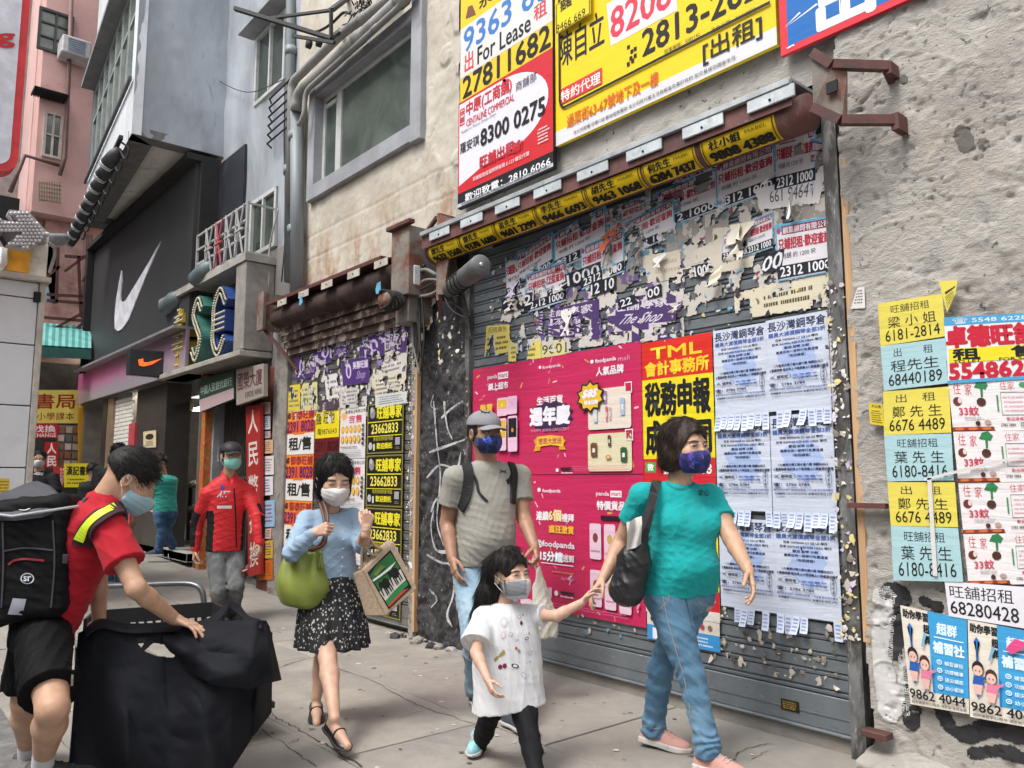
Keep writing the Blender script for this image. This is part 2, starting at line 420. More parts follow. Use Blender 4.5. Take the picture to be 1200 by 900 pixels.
def creammat():
 m,t,b = nodes('old cream paint')
 p = pos(t)
 base = mixc(t,ramp(t,nz(t,1.7,p,7,.65,.5),.3,.75),(.44,.395,.325),(.60,.565,.49))
 base = mixc(t,ramp(t,nz(t,1.2,pos(t,3.5,3.5,.5),6,.7),.58,.75,0,.7),base,(.33,.26,.18))
 base = mixc(t,ramp(t,nz(t,9,p,7,.75,.5),.6,.68,0,.8),base,(.28,.24,.20))
 sepz = t.nodes.new('ShaderNodeSeparateXYZ');g = t.nodes.new('ShaderNodeNewGeometry');t.links.new(g.outputs['Position'],sepz.inputs[0])
 rust = math_(t,'MULTIPLY',ramp(t,sepz.outputs[2],4.25,3.5,0,1),ramp(t,nz(t,2.6,pos(t,2,2,.7),6,.7),.42,.7))
 base = mixc(t,rust,base,(.34,.19,.10))
 t.links.new(base,b.inputs['Base Color']);b.inputs['Roughness'].default_value = .85
 bump(t,b,nz(t,13,p,8,.7,.4),.5,.012);return m
m_cream = creammat()
m_greyp = M('grey blue wall paint',(.33,.36,.395),.8,var=.18,scale=.9,stretch=(1.4,1.4,.6),bmp=.3,bs=18,dist=.012,dirt=(.16,.175,.195),dscale=.55,dlo=.45,dhi=.75,dirt2=(.29,.32,.35))
m_greyf = M('pale grey frame paint',(.30,.31,.33),.75,var=.15,scale=3,bmp=.3,bs=40,dirt=(.17,.17,.17),dscale=2)
m_black = M('fly posted black pier',(.035,.034,.036),.8,var=.5,scale=9,bmp=.8,bs=45,dist=.01,dirt=(.16,.15,.14),dscale=4.5,dlo=.55,dhi=.75,dirt2=(.30,.29,.28))
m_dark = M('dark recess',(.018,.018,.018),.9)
m_rust = M('rusty steel plate',(.19,.17,.15),.8,var=.3,scale=5,bmp=.5,bs=40,dirt=(.17,.06,.03),dscale=4,dlo=.42,dhi=.62,dirt2=(.30,.27,.22))
m_redox = M('red oxide steel',(.10,.035,.03),.65,var=.25,scale=8,bmp=.3,bs=50,dirt=(.05,.03,.025),dscale=5)
m_wood = M('bare timber',(.52,.32,.17),.75,var=.15,scale=5,stretch=(6,6,.5),bmp=.3,bs=20,dirt=(.36,.24,.15),dscale=3)
def galv(name,c,d):
 m,t,b = nodes(name);p = pos(t)
 base = mixc(t,ramp(t,nz(t,2.4,pos(t,1,1,.5),7,.65,.3),.3,.7),tuple(x*.72 for x in c),c)
 base = mixc(t,ramp(t,nz(t,14,pos(t,1,1,3),6,.7,.3),.6,.7,0,.7),base,d)
 base = mixc(t,ramp(t,nz(t,30,pos(t,.6,1,1.3),5,.65),.66,.7,0,.75),base,(.42,.42,.41))
 t.links.new(base,b.inputs['Base Color']);b.inputs['Roughness'].default_value = .5;b.inputs['Metallic'].default_value = .35
 bump(t,b,nz(t,9,pos(t,1,1,4),5),.22,.01);return m
m_slat = galv('galvanised slats',(.215,.24,.26),(.075,.07,.065))
m_slat2 = galv('soiled slats',(.22,.215,.205),(.07,.055,.045))

shop = thing('shop_building','run down corner building with bare cement wall and cream upper floor','building',(-2,WY,0))
def walld(x,z,seed=0):
 P = np.stack([x,x*0,z],1)
 d = .007*fbm(P*2.1,seed,3)+.004*fbm(P*7+3*np.stack([z,z,x],1)*.25,seed+9,4)
 rg = 1-np.abs(fbm(P*np.array([5,1,9])+fbm(P*2,4,2)[:,None]*1.5,seed+3,3));d = d+.007*np.clip(rg-.8,0,1)*5
 pit = np.clip(vn(P*21,seed+5)-.66,0,.34)*.045+np.clip(vn(P*47,seed+6)-.62,0,.4)*.018;d = d-pit*1.2
 crack = np.abs(fbm(P*np.array([1.1,1,1.9])+.4*fbm(P*6,2,3)[:,None],seed+12,3));return d-.014*np.exp(-(crack/.012)**2)
def wallmesh(name,x0,x1,z0,z1,Y,cell,m,parent,keep=None,amp=1.0,seed=0):
 nu = int((x1-x0)/cell);nv = int((z1-z0)/cell)
 def f(u,v):
  x = x0+(x1-x0)*u;z = z0+(z1-z0)*v
  return np.stack([x,Y-walld(x,z,seed)*amp,z],1)
 return link(name,grid_mesh(name,f,nu,nv,keep),m,parent,True)
def keepR(C):
 e = .018*fbm(np.stack([C[:,2]*3.2,C[:,2]*0,C[:,2]*0],1),3,4)
 return C[:,0] > -1.865+e
wallmesh('rendered_wall',-1.9,.9,0,7.0,WF,.0095,m_render,shop,keepR)
wallmesh('lintel_wall',-5.3,-1.88,3.36,7.0,WY-.01,.02,m_render,shop,lambda C: C[:,2] > 3.40+.0*C[:,0],1.1,40)
mb = MB();mb.box(-1.9,6,4.0,12,-.1,9);mb.box(.9,6,WF,4.0,-.1,9);mb.build('wall_mass',m_render,shop)
mb = MB();mb.box(-8.45,-1.9,4.05,12,0,9);mb.build('inner_wall',m_dark,shop)
# ledge of broken cement along the foot of the wall
def ledge(name,x0,x1,y0,y1,h,seed,parent,m):
 def f(u,v):
  x = x0+(x1-x0)*u;a = v*math.pi/2;P = np.stack([x*6,v*3,x*0],1);k = 1+.28*fbm(P,seed,3)
  return np.stack([x,y1-(y1-y0)*np.cos(a)*k,h*np.sin(a)*(k*.6+.4)-.01],1)
 return link(name,grid_mesh(name,f,int((x1-x0)/.025),10),m,parent,True)
ledge('foot_ledge',-1.88,.9,3.58,3.84,.10,2,shop,m_render)
# black graffiti swathes on the render (paint, flat)
def blob(pts,Y,name,m,parent,amp=.012):
 P = [onY(x,y,Y) for x,y in pts];P = curve(P+[P[0]],8)[:-1]
 c = sum(P,Vector())/len(P);V = [c];F = [];n = len(P)
 for ring in (.35,.7,.92,1.0):
  for k,p in enumerate(P):
   q = c+(p-c)*ring*(1+(vn(np.array([[k*.9,ring,2.]]),8)[0]*.07 if ring > .9 else 0));V.append(Vector((q.x,Y,q.z)))
 for k in range(n):
  F.append((0,1+(k+1) % n,1+k))
  for r_ in range(3): a = 1+r_*n;F.append((a+k,a+(k+1) % n,a+n+(k+1) % n,a+n+k))
 mb = MB();mb.add(V,F);return mb
m_bspray = M('black spray paint',(.02,.02,.022),.7,var=.4,scale=14,bmp=.4,bs=60,dirt=(.12,.115,.11),dscale=7,dlo=.62,dhi=.72)
def spray(name,pts,w,Y,m,parent=shop,mbx=None,rr=.5):
 P = curve([onY(x,y,Y) for x,y in pts],7);V = [];F = [];n = len(P)
 for i,p in enumerate(P):
  d = (P[min(i+1,n-1)]-P[max(i-1,0)]).normalized();s = Vector((d.z,0,-d.x))
  ww = w*(1+rr*vn(np.array([[i*.45,w*10,3.]]),6)[0])*.5*(min(1,.55+min(i,n-1-i)*.2))
  V += [p-s*ww,p+s*ww]
 F = [(2*i,2*i+2,2*i+3,2*i+1) for i in range(n-1)]
 o = mbx or MB();o.add(V,F)
 if mbx is None: return o.build(name,m,parent)
def stroke_mask(strokes,Y):
 S_ = []
 for pts,w in strokes:
  P = curve([onY(x,y,Y) for x,y in pts],5);S_.append((np.array([(p.x,p.z) for p in P]),w))
 def k(C):
  out = np.zeros(len(C),bool);n_ = .35*fbm(np.stack([C[:,0]*14,C[:,0]*0,C[:,2]*14],1),5,4)
  for P,w in S_:
   for a,b in zip(P[:-1],P[1:]):
    d = b-a;t_ = np.clip(((C[:,[0,2]]-a)@d)/max(1e-9,d@d),0,1);q = C[:,[0,2]]-a-t_[:,None]*d
    out |= np.hypot(q[:,0],q[:,1]) < w*.5*(1+n_)
  return out
 return k
G_ = [([(1043,690),(1055,700),(1054,735),(1050,765)],.075),([(1037,694),(1050,688),(1060,700)],.06),([(1068,785),(1071,815),(1070,845)],.07),
      ([(1085,705),(1100,712)],.05),([(1105,835),(1125,860),(1165,855),(1200,862),(1250,868)],.075),([(1140,885),(1170,880),(1200,888),(1250,905)],.06)]
def onwall(name,x0,x1,z0,z1,keep,m,cell=.006):
 f = lambda u,v: (lambda x,z: np.stack([x,WF-walld(x,z)-.003,z],1))(x0+(x1-x0)*u,z0+(z1-z0)*v)
 return link(name,grid_mesh(name,f,int((x1-x0)/cell),int((z1-z0)/cell),keep),m,shop,True)
onwall('black_graffiti',-1.84,-.9,0,1.2,stroke_mask(G_,WF),m_bspray)
onwall('broken_patch',-1.7,-1.2,2.7,3.5,stroke_mask([([(1129,156),(1133,168)],.075),([(1151,166),(1153,170)],.045),([(1058,92),(1060,95)],.03),([(1197,150),(1200,156)],.04)],WF),M('exposed old cement',(.14,.13,.115),.95,bmp=.8,bs=60,dirt=(.25,.13,.07),dscale=9))
pnt = onwall('white_patch',-1.84,-1.0,.1,1.2,stroke_mask([([(1036,700),(1034,760),(1040,830)],.10),([(1060,770),(1060,830)],.05)],WF),M('old white wash',(.52,.51,.50),.85,bmp=.4,bs=50,dirt=(.3,.28,.26),dscale=7))

# cream upper wall with window opening, boarded lines
WX0,WX1,WZ0,WZ1 = -8.0,-5.72,4.36,5.66
def keepC(C):
 ins = (C[:,0] > WX0+.14) & (C[:,0] < WX1-.16) & (C[:,2] > WZ0+.16) & (C[:,2] < WZ1-.1)
 return ~ins
def fcream(u,v):
 x = -8.42+(8.42-5.2)*u;z = 3.38+(9-3.38)*v;P = np.stack([x,x*0,z],1)
 d = .004*fbm(P*2.3,60,4)+.004*fbm(P*11,61,3)
 for zz in (3.72,3.98): d = d-.007*np.exp(-((z-zz-.003*np.sin(x*5))/.011)**2)
 ck = np.abs(fbm(P*np.array([2.3,1,1.1]),66,3));d = d-.010*np.exp(-(ck/.012)**2)*(x > -5.9)
 d = d+.018*(np.clip(vn(P*5,70),.15,.3)-.15)/.15*(x > -5.66)
 return np.stack([x,WY-.012-d,z],1)
link('cream_wall',grid_mesh('cream_wall',fcream,200,350,keepC),m_cream,shop,True)
m_alu = M('white window frame',(.50,.51,.50),.5,var=.08,dirt=(.30,.30,.28),dscale=5)
m_wglass = glassmat('dusty green glass',(.16,.20,.175),.12)
fr = MB()
fr.box(WX0,WX0+.15,WY-.075,WY+.2,WZ0,WZ1,c=.008);fr.box(WX1-.17,WX1,WY-.078,WY+.2,WZ0-.02,WZ1+2,c=.008)
fr.box(WX0+.15,WX1-.17,WY-.072,WY+.2,WZ0,WZ0+.17,c=.008);fr.box(WX0+.15,WX1-.17,WY-.07,WY+.2,WZ1-.11,WZ1+.02,c=.008)
wnd = fr.build('window',m_greyf,shop)
f2 = MB();a0,a1,b0,b1 = WX0+.15,WX1-.17,WZ0+.17,WZ1-.11;xm = onY(403,150,WY+.1).x
for (p0,p1,q0,q1) in ((a0,a0+.05,b0,b1),(a1-.05,a1,b0,b1),(a0+.05,a1-.05,b0,b0+.05),(a0+.05,a1-.05,b1-.05,b1),(xm-.055,xm+.055,b0+.05,b1-.05),(a0+.05,xm-.055,b0+.88,b0+.93)):
 f2.box(p0,p1,WY+.03,WY+.09,q0,q1,c=.006)
f2.build('window_frame',m_alu,wnd)
for (p0,p1,q0,q1) in ((a0+.05,xm-.055,b0+.05,b0+.88),(a0+.05,xm-.055,b0+.93,b1-.05),(xm+.055,a1-.05,b0+.05,b1-.05)):
 pn = MB();pn.box(p0,p1,WY+.055,WY+.061,q0,q1);pn.build('pane',m_wglass,wnd)
mb = MB();mb.box(a0,a1,WY+.21,WY+.25,b0,b1);mb.build('dark_room_sheet',M('room behind dusty pane',(.08,.09,.08),.9),wnd)  # flat dark sheet standing in for the unlit room

# black fly-posted pier between the two shutters
def fp(u,v):
 x = -5.70+.66*u;z = 3.4*v;P = np.stack([x,x*0,z],1)
 return np.stack([x,WY-.03-.018*fbm(P*7,80,4)-.008*fbm(P*26,82,3),z],1)
link('pier',grid_mesh('pier',fp,55,260,None),m_black,shop,True)
mb = MB();mb.box(-5.70,-5.04,WY-.005,WY+.22,0,3.4);mb.build('pier_core',m_render,shop)
g = MB()
for pts,w in (([(508,462),(505,475),(511,480)],.012),([(545,560),(533,572),(541,590)],.012),([(503,690),(512,702),(505,712)],.016),([(508,470),(512,520),(516,560),(512,610),(520,640)],.018),([(500,560),(515,545),(535,548),(540,530)],.02),([(505,600),(512,585),(530,583),(538,600),(532,640),(512,645),(505,620),(508,598)],.022),
               ([(520,470),(524,500),(530,515)],.02),([(528,640),(532,690),(524,720),(530,735)],.026),([(517,490),(530,478),(542,470)],.02),([(500,650),(520,660),(538,655),(545,640)],.018),([(503,530),(545,515)],.02),([(525,660),(545,680)],.016)):
 spray('',pts,w,WY-.068,None,mbx=g)
g.build('white_graffiti',M('thin white paint',(.42,.42,.42),.8,var=.3,dirt=(.15,.15,.15),dscale=20,dlo=.5,dhi=.6),shop)
# torn paper scraps and rubble at the foot of the pier
for k in range(16):
 x = R.uniform(-5.95,-5.1);y = WY-.06-R.random()*.12;s_ = R.uniform(.02,.055);mb = MB()
 bm = bmesh.new();bmesh.ops.create_icosphere(bm,subdivisions=1,radius=s_)
 mb.add([(v.co.x*R.uniform(.8,1.3)+x,v.co.y*R.uniform(.8,1.2)+y,v.co.z*R.uniform(.5,.8)+.01) for v in bm.verts],[[v.index for v in f.verts] for f in bm.faces]);bm.free()
 mb.build('rubble_chunk',R.choice([m_render,m_conc,m_black]),shop)

# ------------------------------------------------------------------ roller shutters
def slat_mesh(w,pitch):
 prof = [(0,.013),(.004,-.004),(.017,-.007),(.021,.010),(.027,.011),(.031,-.001),(pitch-.004,-.004),(pitch,.010)]
 k = 14 if w > 2 else 10;V = [];F = []
 for i in range(k+1):
  for z,y in prof: V.append((w*i/k,y+.0016*math.sin(i*2.1+z*31),z))
 n = len(prof)
 for i in range(k):
  for j in range(n-1): F.append((i*n+j,(i+1)*n+j,(i+1)*n+j+1,i*n+j+1))
 me = bpy.data.meshes.new('slat');me.from_pydata(V,[],F);return me
def shutter(label,x0,x1,z0,z1,pitch,m,Y,group=None):
 t = thing('roller_shutter',label,'roller shutter',((x0+x1)/2,Y,0),group)
 me = slat_mesh(x1-x0,pitch);me.materials.append(m);base = wloc(t);z = z0;first = True
 mb = MB();mb.box(x0,x1,Y-.012,Y+.014,z0-.165,z0-.003,c=.003);mb.box(x0,x1,Y-.03,Y+.012,z0-.18,z0-.166,c=.003);mb.box(x0,x1,Y-.016,Y-.0125,z0-.10,z0-.094);mb.build('bottom_rail',m,t)
 while z < z1:
  o = bpy.data.objects.new('slat',me);COL.objects.link(o);o.parent = t;o.location = Vector((x0,Y,z))-base;z += pitch
 return t
s1 = shutter('wide grey roller shutter covered with torn bills and a pink advert',-5.02,-1.94,.255,3.10,.087,m_slat,WY)
s2 = shutter('narrower soiled roller shutter pasted with orange and black shop bills',-8.36,-5.82,.23,3.0,.087,m_slat2,WY)
def guide(x0,x1,z1,parent,m,y0=WY-.05):
 mb = MB();mb.box(x0,x1,y0,y0+.008,0,z1);mb.box(x0,x0+.008,y0+.008,WY+.05,0,z1);mb.box(x1-.008,x1,y0+.008,WY+.05,0,z1);mb.build('guide_rail',m,parent)
m_guide = M('scraped guide rail',(.20,.20,.20),.55,metal=.3,var=.3,scale=4,stretch=(3,3,1),bmp=.3,bs=30,dirt=(.06,.055,.05),dscale=3,dlo=.4,dhi=.6,dirt2=(.42,.40,.37))
m_guide2 = M('papered guide rail',(.33,.31,.28),.8,var=.3,scale=7,bmp=.6,bs=50,dirt=(.14,.12,.10),dscale=7,dlo=.45,dhi=.6,dirt2=(.5,.48,.45))
guide(-1.975,-1.90,3.2,s1,m_guide);guide(-5.055,-5.0,3.0,s1,m_guide);guide(-5.83,-5.76,3.0,s2,m_guide2);
mb = MB();mb.box(-1.885,-1.85,WY-.06,WY+.0,.55,2.92,c=.002);o = mb.build('timber_batten',m_wood,None,loc=(-1.87,WY,.55));tag(o,'bare orange timber batten beside the right edge of the wide shutter','batten')
mb = MB();mb.box(-5.74,-5.705,WY-.075,WY-.035,.05,2.6,c=.002);o = mb.build('timber_batten',m_wood,None,loc=(-5.72,WY,.05));tag(o,'bare timber batten upright between narrow shutter and black pier','batten')
mb = MB();mb.box(-8.4,-1.88,WY+.06,WY+.2,-.02,.30);mb.box(-5.03,-1.95,WY-.0,WY+.06,-.02,.07,c=.006);mb.build('threshold',m_conc,shop)
# dark iron bracket on the batten
mb = MB();z_ = onY(1012,592,WY-.05).z;mb.box(-1.90,-1.72,WF-.06,WF-.02,z_-.012,z_+.012);zz = onY(1020,850,WY-.05).z
mb.build('iron_cramp',m_redox,shop);mb = MB();mb.box(-1.88,-1.76,WF-.08,WF-.01,zz-.03,zz+.0,c=.004);mb.build('iron_cramp',m_redox,shop)
# bills and paper scraps frayed down both sides of the guide
def scraps(label,x0,x1,z0,z1,Y,n,cols,seed,smin=.012,smax=.04):
 r = random.Random(seed);V = [];F = [];mi = [];
 for k in range(int(n*.62)):
  cx = r.uniform(x0,x1);cz = r.uniform(z0,z1);m_ = r.randint(3,7);s_ = r.uniform(smin,smax);b = len(V);a0_ = r.random()*6;el = r.uniform(.5,1.6)
  tilt = r.uniform(-.5,.5)
  V.append((cx,Y-.004-r.random()*.006,cz));mtl = r.randrange(len(cols))
  for i in range(m_):
   a = a0_+6.283*i/m_;rr = s_*r.uniform(.25,1.2);V.append((cx+rr*math.cos(a),Y-.002-abs(r.gauss(0,.003))+rr*math.cos(a)*tilt*.2,cz+rr*el*math.sin(a)))
  for i in range(m_): F.append((b,b+1+(i+1) % m_,b+1+i));mi.append(mtl)
 me = npmesh('paper_scraps',np.array(V),np.array(F),False);me.polygons.foreach_set('material_index',mi)
 o = link('paper_scraps',me,[ink(c) for c in cols]);return tag(o,label,None,None,'stuff')
PAP = ['D9D2C6','CFC6B8','E4E1DC','B9B2A8','8A8278','4A443E','C9C0D8','D8C98A']
scraps('frayed paper scraps down the right guide rail',-2.0,-1.9,.55,2.3,WY-.052,260,PAP,5,.006,.022)
scraps('frayed paper scraps beside the piano bills',-2.06,-1.95,.6,2.3,WY-.012,90,PAP,6,.006,.024)
scraps('frayed paper scraps down the middle guide rail',-5.06,-5.0,.7,2.3,WY-.052,60,PAP,7,.005,.016)
scraps('frayed paper scraps beside the black and yellow bills',-5.87,-5.77,.5,2.5,WY-.052,220,PAP,8,.006,.022)
scraps('torn bill remains stuck on the narrow shutter',-8.3,-5.9,1.85,2.6,WY-.012,240,PAP[:4]+['8E7BB5','C9C0D8','4A443E'],9,.02,.07)
scraps('pale paper remains stuck on the black pier',-5.65,-5.1,1.9,3.0,WY-.068,60,PAP,19,.01,.05)
scraps('torn bill remains below the pink advert',-4.6,-3.3,.30,.62,WY-.010,90,['B9B2A8','CFC6B8','8A8278','6A8A9A'],10,.01,.035)
scraps('torn bill remains below the piano bills',-2.8,-1.98,.30,.62,WY-.010,190,['B9B2A8','CFC6B8','8A8278','5A524A'],12,.006,.024)
scraps('torn bill remains on the upper part of the wide shutter',-4.9,-1.99,2.1,2.95,WY-.012,420,PAP+['6FA8C4','2A2C38','9A4A5A'],13,.006,.026)

# ------------------------------------------------------------------ housing of the wide shutter: roller, silver plates, brackets
hz0 = 3.26;hy = WY-.22
rh = thing('shutter_roller','maroon shutter roller with silver plates above the wide shutter','shutter roller',(-3.6,hy,3.175))
mb = MB();mb.tube([(-5.3,hy+.03,3.165),(-1.955,hy+.03,3.165)],.097,20);mb.build('roller_drum',M('maroon roller paint',(.13,.05,.045),.6,var=.3,dirt=(.06,.035,.03),dscale=5,dirt2=(.2,.15,.13)),rh)
mb = MB();mb.box(-5.3,-1.985,hy-.105,hy-.085,3.280,3.305);mb.box(-5.3,-1.985,hy-.10,WY,3.305,3.320);mb.box(-5.3,-1.985,hy-.118,hy-.106,3.279,3.313,c=.003);mb.build('top_rail',M('brushed aluminium',(.42,.45,.46),.4,metal=.3,dirt=(.3,.3,.3),dscale=9),rh)
mb = MB();mb.box(-5.3,-1.985,hy-.092,hy-.084,3.175,3.278);mb.build('backing_strip',M('maroon roller paint',(.22,.075,.07),.45),rh)
for k in range(8):
 x = -5.17+k*.42
 if x > -2.2: break
 mb = MB();mb.box(x,x+.27,hy-.112,hy-.098,3.210,3.277,c=.003)
 pl = mb.build('silver_plate',M('silver plate paint',(.55,.60,.62),.45,metal=.2,dirt=(.35,.36,.36),dscale=9),rh)
 mb = MB();mb.ball((x+.135,hy-.113,3.235),.008,8);mb.build('bolt',m_dark,pl)
def plate_bracket(label,x,y0,y1,z0,z1,m,arms=()):
 t = thing('steel_bracket',label,'bracket',(x,y1,z0));mb = MB()
 mb.box(x-.006,x+.006,y0,y1,z0,z1,c=.002);mb.box(x-.03,x+.03,y1-.02,y1,z0-.04,z1+.04,c=.002);mb.build('plate',m,t)
 for a,b in arms:
  mb = MB();mb.beam(a,b,.05,.05);mb.build('arm',m_redox,t)
 return t
# right bracket: plate standing out plus two red arms running to the wall on the right
bx = -1.93;zt = onY(958,62,3.5).z
A = lambda x,y,Y: onY(x,y,Y)
p1a,p1b,p1c = A(953,62,3.5),A(975,76,3.5),A(1040,78,3.68)
p2a,p2b,p2c = A(953,126,3.5),A(985,141,3.5),A(1050,141,3.68)
t = thing('steel_bracket','rusty red steel bracket with two arms at the right end of the roller','bracket',(bx,WY,3.2))
q = [A(951,62,3.5),A(975,76,3.5),A(992,84,3.55),A(992,134,3.55),A(985,141,3.5),A(953,126,3.5)]
mb = MB();mb.poly([tuple(p) for p in q],.01,(0,1,0));mb.build('plate',m_rust,t)
mb = MB()
for a,b in ((p1a,p1b),(p1b,p1c),(p2a,p2b),(p2b,p2c)): mb.beam(a,b,.035,.045)
mb.beam(p1c-Vector((.01,0,0)),A(1045,96,WF),.03,.03);mb.box(p2c.x-.015,p2c.x+.02,3.66,WF,p2c.z-.05,p2c.z+.03);mb.box(p1c.x-.01,p1c.x+.02,3.67,WF,p1c.z-.04,p1c.z+.02)
mb.build('arm',m_redox,t)
mb = MB();c_ = A(975,102,3.49);mb.box(c_.x-.028,c_.x+.028,3.485,3.497,c_.z-.028,c_.z+.028);mb.build('bolt_hole',m_dark,t)
# left plate of the wide shutter, left plate of the narrow one
t = thing('steel_bracket','tall pale steel bracket at the left end of the wide roller','bracket',(-5.36,WY,2.7))
q = [A(513,250,3.6),A(533,258,3.6),A(527,290,3.6),A(520,345,3.6),A(512,345,3.6)]
mb = MB();mb.poly([tuple(p) for p in q],.014,(0,1,0));mb.box(q[0].x-.01,q[0].x+.02,3.6,WY,2.75,q[0].z);mb.build('plate',m_rust,t)
mb = MB();mb.beam(A(512,255,3.7),A(500,272,WY-.03),.03,.03);mb.beam(A(516,345,3.62),A(516,372,3.66),.035,.03);mb.build('arm',m_redox,t)
t = thing('motor_box','rust stained square steel box at the right end of the narrow roller','box',(-5.7,WY,2.9))
q0 = A(459,272,3.5);q1_ = A(479,285,3.5);zb = A(459,350,3.5).z
mb = MB();mb.box(q0.x,q1_.x,3.5,WY-.02,zb,q0.z,c=.006);mb.build('box_body',m_rust,t)
mb = MB();mb.box(q0.x-.03,q1_.x+.06,3.46,3.52,q0.z-.0,q0.z+.035,c=.003);mb.build('top_flange',m_redox,t)
mb = MB();mb.box(q0.x+.02,q1_.x-.05,3.54,WY-.03,zb-.22,zb,c=.004);mb.build('lower_plate',m_rust,t)
# narrow roller: rusty drum, thin cap rail with pale plates
t = thing('shutter_roller','dark rusty shutter roller with pale plates above the narrow shutter','shutter roller',(-7.2,3.6,3.3))
xa,xb = A(322,352,3.56).x,A(458,298,3.56).x
mb = MB();mb.tube([(xa,3.62,3.08),(xb,3.62,3.08)],.115,18);mb.build('roller_drum',M('rusted roller paint',(.05,.028,.024),.85,var=.5,dirt=(.02,.016,.014),dscale=4),t)
mb = MB();mb.box(xa,xb,3.46,3.48,3.205,3.225);mb.box(xa,xb,3.46,WY,3.225,3.24);mb.build('top_rail',m_redox,t)
for px_ in (332,357,384,415,447):
 x = A(px_,340,3.47).x;mb = MB();mb.box(x-.11,x+.11,3.455,3.465,3.135,3.203,c=.002);pl = mb.build('pale_plate',M('weathered pale plate',(.45,.42,.36),.7,dirt=(.3,.2,.14),dscale=9),t)
 mb = MB();mb.ball((x,3.454,3.17),.008,6);mb.build('bolt',m_dark,pl)
mb = MB()
for k in range(5): mb.box(-8.4,-5.8,WY-.2+k*.035,WY-.19+k*.035,2.98-k*.075,3.04-k*.07)
for k in range(5):
 m_ = m_redox if k % 2 == 0 else m_rust
mb.build('rust_fins',M('rust streaked fins',(.09,.05,.04),.8,var=.5,dirt=(.38,.33,.27),dscale=6,dlo=.5,dhi=.62),t)
for lbl,px_,py_,s_ in (('blue scrap of paper stuck high on the narrow roller',444,338,.05),('teal scrap of paper hanging low on the narrow roller',353,352,.045)):
 c_ = A(px_,py_,3.45);V = [c_]+[c_+Vector((s_*R.uniform(.6,1.2)*math.cos(a),-.006*R.random(),s_*1.4*R.uniform(.6,1.2)*math.sin(a))) for a in np.linspace(0,6.28,9)[:-1]]
 mb = MB();mb.add(V,[(0,1+(i+1) % 8,1+i) for i in range(8)]);o = mb.build('paper_scrap',ink('5FA8C8'),None,loc=c_);tag(o,lbl,'paper scrap')
# left plate of narrow roller
t = thing('steel_bracket','brown rusted steel bracket at the left end of the narrow roller','bracket',(-8.9,WY,3))
pa = A(311,345,3.6);mb = MB();mb.box(pa.x-.02,pa.x+.14,3.52,3.56,2.98,3.42,c=.004);mb.box(pa.x+.03,pa.x+.06,3.56,WY,2.98,3.42);mb.build('plate',m_rust,t)
mb = MB();mb.beam((pa.x+.05,3.58,3.0),(pa.x+.5,WY-.02,2.5),.03,.03);mb.build('arm',m_redox,t)

# motors: grey cylinder with cables
m_motor = M('grey motor housing',(.13,.135,.14),.5,var=.2,dirt=(.07,.06,.055),dscale=10)
t = thing('shutter_motor','grey cylindrical shutter motor hung with cables by the wide shutter','motor',A(545,318,3.5))
a,b = A(527,340,3.62),A(564,310,3.36)
mb = MB();d_ = (b-a).normalized();mb.tube([a,a+(b-a)*.52,a+(b-a)*.54,b-d_*.008,b],[.062,.062,.075,.075,.068],20);mb.build('motor_body',m_motor,t)
mb = MB();mb.tube([b,b+d_*.008],[.016,.014],10);mb.build('shaft_cap',M('bright steel',(.6,.6,.6),.3,metal=.6),t)
mb = MB()
for k in range(4):
 c_ = a+(b-a)*(.2+.11*k);u = d_.orthogonal().normalized();w = d_.cross(u)
 mb.tube([c_+(u*math.cos(x)+w*math.sin(x))*.074+d_*.01*math.sin(3*x) for x in np.linspace(0,6.283,17)],.006,5)
mb.build('wrapped_cable',m_dark,t)
t = thing('shutter_motor','black taped shutter motor under the rusty steel box','motor',A(455,352,3.5))
a,b = A(478,355,3.6),A(449,351,3.34);mb = MB();mb.tube([a,b],[.07,.075],16);mb.build('motor_body',m_rust,t)
mb = MB();d_ = (b-a).normalized();u = d_.orthogonal().normalized();w = d_.cross(u)
for k in range(7):
 c_ = a+(b-a)*(.45+.085*k);mb.tube([c_+(u*math.cos(x)+w*math.sin(x))*.077+d_*.02*math.sin(2*x+k) for x in np.linspace(0,6.283,17)],.012,5)
mb.build('wrapped_tape',m_dark,t)
m_cable = M('black cable',(.02,.02,.022),.6);m_gcable = M('pale grey cable',(.42,.41,.39),.6,dirt=(.2,.19,.17),dscale=9)
def cable(label,pts,r,m,Y=None,name='cable',n=7,parent=None):
 P = curve([onY(p[0],p[1],p[2] if len(p) > 2 else Y) for p in pts],n);mb = MB();mb.tube(P,r,7)
 o = mb.build(name,m,parent,loc=None if parent else P[0])
 return o if parent else tag(o,label,'cable')
hz = thing('cable_bundle','tangled black and grey cables hanging between the two shutters','cables',A(490,350,3.6))
CB = [([(492,318),(486,335),(483,360),(484,400),(492,440)],.011,1),([(498,310),(488,322),(480,338),(479,356),(486,375),(486,420)],.014,0),([(511,330),(500,336),(490,342),(486,350),(489,372),(494,420)],.009,0),
      ([(512,322),(498,316),(488,322),(484,340)],.016,1),([(513,328),(500,328),(492,334),(488,350)],.013,1),([(480,360),(482,350),(505,345),(520,335),(527,330)],.014,1),
      ([(527,338),(530,352),(540,362),(553,366)],.008,0),([(520,345),(528,362),(545,372),(553,368)],.008,0),([(540,345),(545,352),(548,375),(553,400)],.006,0),([(535,330),(538,350),(530,372),(520,378)],.006,0),
      ([(487,350),(488,400),(487,430)],.010,0),([(491,350),(492,400),(490,424)],.009,0),([(494,345),(497,395),(493,435)],.008,0)]
for pts,r_,k in CB: cable(None,pts,r_,(m_cable,M('grey conduit',(.20,.19,.185),.6,dirt=(.1,.09,.08),dscale=9))[k],3.62+.012*R.random(),parent=hz)
